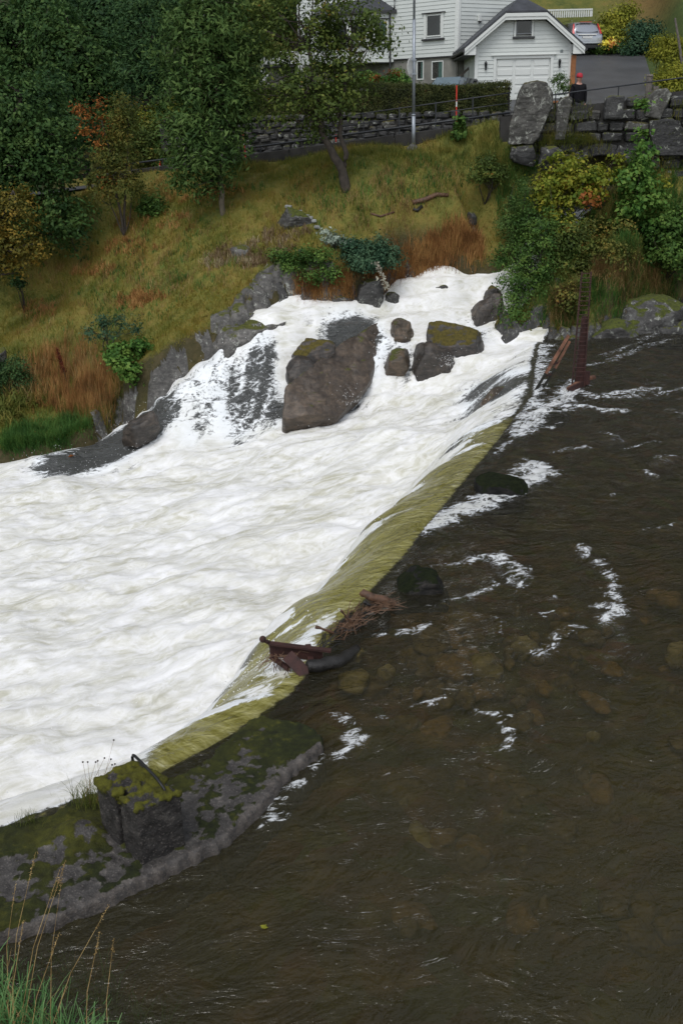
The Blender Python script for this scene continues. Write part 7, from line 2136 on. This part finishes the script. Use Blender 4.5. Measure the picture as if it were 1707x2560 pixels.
# ------------------------------------------------------------------ garden wall, posts, pot, plank
root = empty('garden_wall', (at_y(1500, 150, 57.6)[0], 57.6, drive_z(57.6) - .1)); tag(root, 'low mossy stone garden wall at the top of the drive', 'wall')
x = .0
while x < 3.2:
    for lev in range(2):
        w = rng.uniform(.25, .5)
        link('stone', stone_mesh(w, .24, .35, .2, .2), M_MOSSROCK if lev else M_STONE, root, (x + w / 2, rng.uniform(-.05, .05), .12 + lev * .24), (0, rng.normal() * .05, rng.normal() * .1))
    x += .38
MB().box(0, 3.3, .1, .6, 0, .42).build('earth_fill', M_CONCRETE_DARK, root)
p = at_y(1560, 130, 57.0)
root = empty('garden_ornament', (p[0], 57.5, drive_z(57.6) + .36)); tag(root, 'small white garden ornament on the low wall by the flower bed', 'ornament')
MB().lathe([(.10, 0), (.08, .05), (.04, .12), (.11, .2), (.13, .3), (.09, .34)], n=12).build('urn', M_WHITE, root, smooth=True)
a, b = at_y(1712, 160, 46), at_y(1686, 45, 46)
root = empty('leaning_stake', tuple(a)); tag(root, 'bent grey wooden stake at the right edge above the garden shrubs', 'stake')
MB().tube([(0, 0, -.6), (at_y(1696, 110, 46) - a) * .9, b - a], [.06, .055, .04], 8).build('shaft', M_OLDWOOD, root)
a, b = at_y(1516, 22, 66), at_y(1500, -8, 66)
root = empty('leaning_stake', tuple(a)); tag(root, 'dark leaning stake above the yellow green shrub at the top', 'stake')
MB().tube([(0, 0, -.6), b - a], [.07, .06], 8).build('shaft', M_OLDWOOD, root)
p = at_y(1400, 258, 36.8)
root = empty('potted_plant', (p[0], 36.8, drive_z(36.8))); tag(root, 'leafy shrub in a grey pot beside the garage corner', 'potted plant')
MB().lathe([(.20, 0), (.26, .1), (.30, .45), (.32, .5), (.28, .5)], n=14).build('pot', simple('pot_grey', (.17, .165, .15), .85), root, smooth=True)
c0 = np.array(root.location)
P, Nn, C = blob_points([px_blob(1400, 215, 22, 24, 36.8), px_blob(1392, 190, 10, 14, 36.8), px_blob(1415, 228, 12, 14, 36.7)], 1000, .08)
V, F = leaf_cloud(P, Nn, .085, .35); link('foliage', mesh_np('foliage', V - c0, F), L_ASH, root)
MB().tube([(0, 0, .4), (0, .0, 1.0)], .025, 6).build('stem', M_BARK, root)
a, b = at_y(1380, 258, 35.8), at_y(1403, 256, 35.8)
root = empty('timber_beam', tuple(a)); tag(root, 'short orange timber bench top behind the parapet beside the standing stone', 'bench')
MB().box(0, b[0] - a[0] + .1, 0, .3, 0, .07).build('seat', M_ORANGEWOOD, root, bevel=.01)
for k in (.08, b[0] - a[0] - .02):
    MB().box(k, k + .06, .05, .25, drive_z(35.8) - a[2] - .02, 0).build('leg', M_OLDWOOD, root)
# ------------------------------------------------------------------ person on the bridge
def skin_mesh(name, verts, edges, radii, mat, parent, root_i=0, sub=2):
    me = bpy.data.meshes.new(name)
    me.from_pydata(verts, edges, [])
    o = link(name, me, mat, parent)
    md = o.modifiers.new('skin', 'SKIN'); md.use_smooth_shade = True
    sv = me.skin_vertices[0].data
    for i, r_ in enumerate(radii):
        sv[i].radius = (r_, r_) if not hasattr(r_, '__len__') else r_
        sv[i].use_root = (i == root_i)
    s = o.modifiers.new('sub', 'SUBSURF'); s.levels = sub; s.render_levels = sub
    return o
M_SKIN = simple('skin', (0.42, 0.22, 0.16), .55, 0, .1, 12)
M_JACKET = simple('black_jacket', (0.008, 0.008, 0.010), .8, 0, .3, 9, .3, 30, spec=.15)
M_TROUSER = simple('dark_trousers', (0.016, 0.017, 0.020), .75, 0, .25, 9, .2, 40)
M_CAP = simple('red_cap', (0.36, 0.015, 0.03), .7, 0, .15, 20)
M_SHOE = simple('shoe', (0.02, 0.018, 0.016), .6)
M_HAIR = simple('grey_hair', (0.16, 0.14, 0.12), .8)
M_EYE = simple('eye', (0.03, 0.025, 0.02), .3)
p = at_y(1444, 250, 34.4)
person = empty('person', (p[0], 34.4, 5.43), R(8)); tag(person, 'person in a red cap and black jacket walking behind the bridge parapet', 'person')
# facing -y (towards the camera); z up; mid-stride
V = [(0, 0, .94), (0, -.005, 1.12), (0, 0, 1.30), (0, .01, 1.44), (0, -.005, 1.52), (0, -.015, 1.60), (0, -.02, 1.69),
     (-.17, .01, 1.41), (-.225, .02, 1.15), (-.25, -.03, .90), (-.255, -.05, .82),
     (.17, .01, 1.41), (.225, .04, 1.15), (.245, .06, .90), (.25, .05, .82),
     (-.10, 0, .88), (-.11, -.08, .50), (-.11, -.02, .09), (-.115, -.14, .04),
     (.10, .02, .88), (.11, .06, .50), (.11, .22, .11), (.115, .12, .04)]
E = [(0, 1), (1, 2), (2, 3), (3, 4), (4, 5), (5, 6), (3, 7), (7, 8), (8, 9), (9, 10), (3, 11), (11, 12), (12, 13), (13, 14), (0, 15), (15, 16), (16, 17), (17, 18), (0, 19), (19, 20), (20, 21), (21, 22)]
Rr_ = [(.14, .10), (.13, .095), (.16, .11), (.10, .08), .055, (.075, .09), (.072, .09), .06, .045, .034, .03, .06, .045, .034, .03, .085, .058, .042, .038, .085, .058, .042, .038]
skin_mesh('body', V, E, Rr_, M_SKIN, person)
J = [(0, 0, .84), (0, -.005, 1.05), (0, 0, 1.30), (0, .01, 1.44), (0, .0, 1.50), (-.18, .01, 1.41), (-.235, .02, 1.15), (-.255, -.03, .90), (.18, .01, 1.41), (.235, .04, 1.15), (.25, .06, .90)]
skin_mesh('jacket', J, [(0, 1), (1, 2), (2, 3), (3, 4), (3, 5), (5, 6), (6, 7), (3, 8), (8, 9), (9, 10)], [(.19, .14), (.19, .14), (.20, .145), (.125, .105), (.085, .085), .085, .07, .055, .085, .07, .055], M_JACKET, person)
T = [(0, 0, .92), (-.10, 0, .86), (-.11, -.08, .50), (-.11, -.02, .12), (.10, .02, .86), (.11, .06, .50), (.11, .22, .14)]
skin_mesh('trousers', T, [(0, 1), (1, 2), (2, 3), (0, 4), (4, 5), (5, 6)], [(.15, .12), .10, .078, .07, .10, .078, .07], M_TROUSER, person)
for s, q in ((-1, (-.115, -.06, .0)), (1, (.115, .2, .02))):
    MB().hexa([(q[0] - .045, q[1] - .16, 0), (q[0] + .045, q[1] - .16, 0), (q[0] + .04, q[1] + .10, 0), (q[0] - .04, q[1] + .10, 0), (q[0] - .04, q[1] - .14, .06), (q[0] + .04, q[1] - .14, .06), (q[0] + .035, q[1] + .09, .10), (q[0] - .035, q[1] + .09, .10)]).build('shoe', M_SHOE, person, bevel=.015)
MB().lathe([(.094, 1.665), (.10, 1.70), (.095, 1.745), (.07, 1.785), (.02, 1.80)], (0, -.01, 0), 16).build('cap', M_CAP, person, smooth=True)
MB().prism([(-.075, -.09, 1.672), (-.055, -.15, 1.665), (0, -.17, 1.662), (.055, -.15, 1.665), (.075, -.09, 1.672), (0, -.05, 1.675)], (0, 0, .012)).build('cap_peak', M_CAP, person)
for s in (-1, 1):
    bmh = bmesh.new(); bmesh.ops.create_uvsphere(bmh, u_segments=8, v_segments=6, radius=.011); me = bpy.data.meshes.new('eye'); bmh.to_mesh(me); bmh.free()
    link('eye', me, M_EYE, person, (s * .030, -.100, 1.645))
    bmh = bmesh.new(); bmesh.ops.create_uvsphere(bmh, u_segments=8, v_segments=6, radius=.024); bmesh.ops.scale(bmh, verts=bmh.verts, vec=(.4, .8, 1.3)); me = bpy.data.meshes.new('ear'); bmh.to_mesh(me); bmh.free()
    link('ear', me, M_SKIN, person, (s * .079, -.01, 1.63))
    MB().lathe([(.02, -.03), (.075, -.02), (.082, .03), (.02, .04)], (0, 0, 0), 10).build('hair', M_HAIR, person, loc=(s * .012, .012, 1.64))
    # hand: palm with five fingers, relaxed curl
    b = np.array(V[10] if s < 0 else V[14])
    mb = MB()
    mb.obox(b + [0, -.005, -.035], (.015, 0, 0), (0, .034, 0), (0, .0, .045))
    for k in range(4):
        y = -.028 + .018 * k; L = (.055, .065, .060, .045)[k]
        q0 = b + [0, y, -.075]; q1 = q0 + [-s * .006, 0, -L * .55]; q2 = q1 + [-s * .022, 0, -L * .45]
        mb.tube([q0, q1, q2], [.0095, .009, .007], 6)
    q0 = b + [0, -.034, -.02]; mb.tube([q0, q0 + [-s * .012, -.022, -.03], q0 + [-s * .022, -.026, -.06]], [.011, .010, .008], 6)
    mb.build('hand', M_SKIN, person, smooth=True)
MB().prism([(-.012, -.105, 1.61), (.012, -.105, 1.61), (0, -.10, 1.65)], (0, -.022, -.004)).build('nose', M_SKIN, person)
MB().box(-.025, .025, -.108, -.098, 1.575, 1.581).build('mouth', simple('lips', (.25, .09, .08), .5), person)

# ------------------------------------------------------------------ small things on the slope and the water
log('fallen_log', 'dark fallen log lying on the grassy slope', ((1000, 512), (1040, 508), (1085, 503), (1120, 498)), (.05, .06, .06, .05), (0, 0, 0, 0), M_DRIFT) if False else None
def slope_log(label, uv, r, mat):
    pts = [gp(u, v)[0] + np.array([0, 0, r * .8]) for u, v in uv]; base = pts[0]
    mb = MB(); mb.tube([q - base for q in pts], [r, r * 1.1, r, r * .8][:len(pts)], 10)
    o = mb.build('fallen_log', mat, None, smooth=True, loc=tuple(base)); tag(o, label, 'log')
slope_log('dark fallen log lying on the grassy slope', ((1030, 514), (1060, 508), (1090, 504), (1120, 498)), .07, M_DRIFT)
slope_log('broken end of a branch below the fallen log', ((1032, 536), (1042, 532), (1054, 526)), .05, M_WETLOG)
slope_log('thin grey branch in the grass left of the fallen log', ((925, 542), (950, 545), (985, 545)), .03, M_DRIFT)
M_PALESTONE = simple('pale_flat_stone', (0.22, 0.23, 0.22), .7, 0, .3, 6, .4, 30, use_pos=True)
for i, (u, v, w) in enumerate(((720, 522, 16), (733, 533, 16), (748, 541, 15), (762, 545, 15), (775, 553, 14), (785, 563, 13), (795, 572, 12))):
    q = gp(u, v)[0]
    me = stone_mesh(w * .0135, .10, .18, .2, .2)
    o = link('flat_stone', me, M_PALESTONE, None, (q[0], q[1] - .1, q[2] + .05), (0, rng.normal() * .1, rng.normal() * .2)); tag(o, 'pale flat stone in the winding line across the turf', 'stone', 'winding line of pale stones')
# trailing vine of dead leaves
P = []
for t in np.linspace(0, 1, 90):
    u = 940 + 28 * t + rng.normal() * 5; v = 655 + 68 * t
    P.append(at_y(u, v, 29.0 + .1 * rng.random()))
V_, F_ = leaf_cloud(np.array(P), rng.normal(size=(90, 3)) + [0, -1, .3], .085, .6)
root = empty('withered_vine', tuple(P[0])); tag(root, 'trailing vine of pale withered leaves hanging down to the rocks', 'vine')
link('leaves', mesh_np('leaves', V_ - P[0], F_), leaf_material('pale_dead_leaf', greens((.14, .13, .10), (.26, .25, .20), (.36, .35, .29))), root)
MB().tube([np.zeros(3), P[45] - P[0], P[-1] - P[0]], .008, 5).build('stem', M_TWIGS, root)
# floating leaves
for u, v, lab in ((659, 2318, 'single yellow green leaf floating on the dark pool'), (177, 1134, 'orange leaf floating on the dark backwater')):
    z = 0.02 if v > 2000 else -2.08
    q = at_z(u, v, z)
    V_, F_ = leaf_cloud(np.array([[0, 0, .012]] * 3) + rng.normal(size=(3, 3)) * [.01, .01, .002], np.array([[.1, 0, 1.0], [-.2, .2, 1], [.2, -.1, 1]]), .05 if v > 2000 else .16, .6)
    o = link('floating_leaf', mesh_np('floating_leaf', V_, F_), L_LIME if v > 2000 else L_ORANGE, None, (q[0], q[1], float(wz(q[0], q[1])) + .01)); tag(o, lab, 'leaf')

# ------------------------------------------------------------------ spray
def spray():
    F0 = foam.ravel(); S0 = WS.ravel()
    gxm = np.abs(np.gradient(foam, axis=1)).ravel() + np.abs(np.gradient(foam, axis=0)).ravel()
    rough_ = np.clip(F0, 0, 1) * (S0 > .4) * (.06 + .6 * np.clip(gxm * 6, 0, 1)) * (WSD.ravel() > .1)
    rough_ *= 1 + 2.5 * sstep(22, 27, YY.ravel())
    pr = rough_ / rough_.sum()
    n = 5000
    idx = rng.choice(len(pr), n, p=pr)
    P = np.stack([XX.ravel()[idx], YY.ravel()[idx], WZ.ravel()[idx]], 1)
    P += rng.normal(size=(n, 3)) * np.array([.08, .08, .0]); P[:, 2] += np.abs(rng.normal(size=n)) ** 1.5 * .10 + .01
    # splashes off the boulders and the wreck
    for u, v, z, k, s in ((740, 1060, -1.6, 350, .25), (960, 880, -.1, 300, .25), (1110, 905, -.3, 350, .22), (1215, 845, .1, 250, .2), (860, 1000, -1.0, 250, .3), (700, 1680, -.3, 300, .2), (640, 1720, -.5, 250, .25), (980, 800, .6, 150, .2), (520, 960, -.6, 250, .3)):
        c = at_z(u, v, z); q = c + rng.normal(size=(k, 3)) * s * np.array([1, .7, .6]); q[:, 2] = np.maximum(q[:, 2], c[2] - .05); P = np.concatenate([P, q])
    n = len(P)
    s = rng.uniform(.003, .011, n)[:, None, None]
    oct_ = np.array([[1, 0, 0], [-1, 0, 0], [0, 1, 0], [0, -1, 0], [0, 0, 1], [0, 0, -1]], float)
    V = (P[:, None] + oct_[None] * s).reshape(-1, 3)
    f = np.array([[0, 2, 4], [2, 1, 4], [1, 3, 4], [3, 0, 4], [2, 0, 5], [1, 2, 5], [3, 1, 5], [0, 3, 5]])
    F = (np.arange(n)[:, None, None] * 6 + f[None]).reshape(-1, 3)
    o = link('spray', mesh_np('spray', V, F, True), simple('spray_drop', (.88, .89, .89), .4), None); kind(o, 'stuff', 'flying drops of spray over the white water', 'spray')
spray()
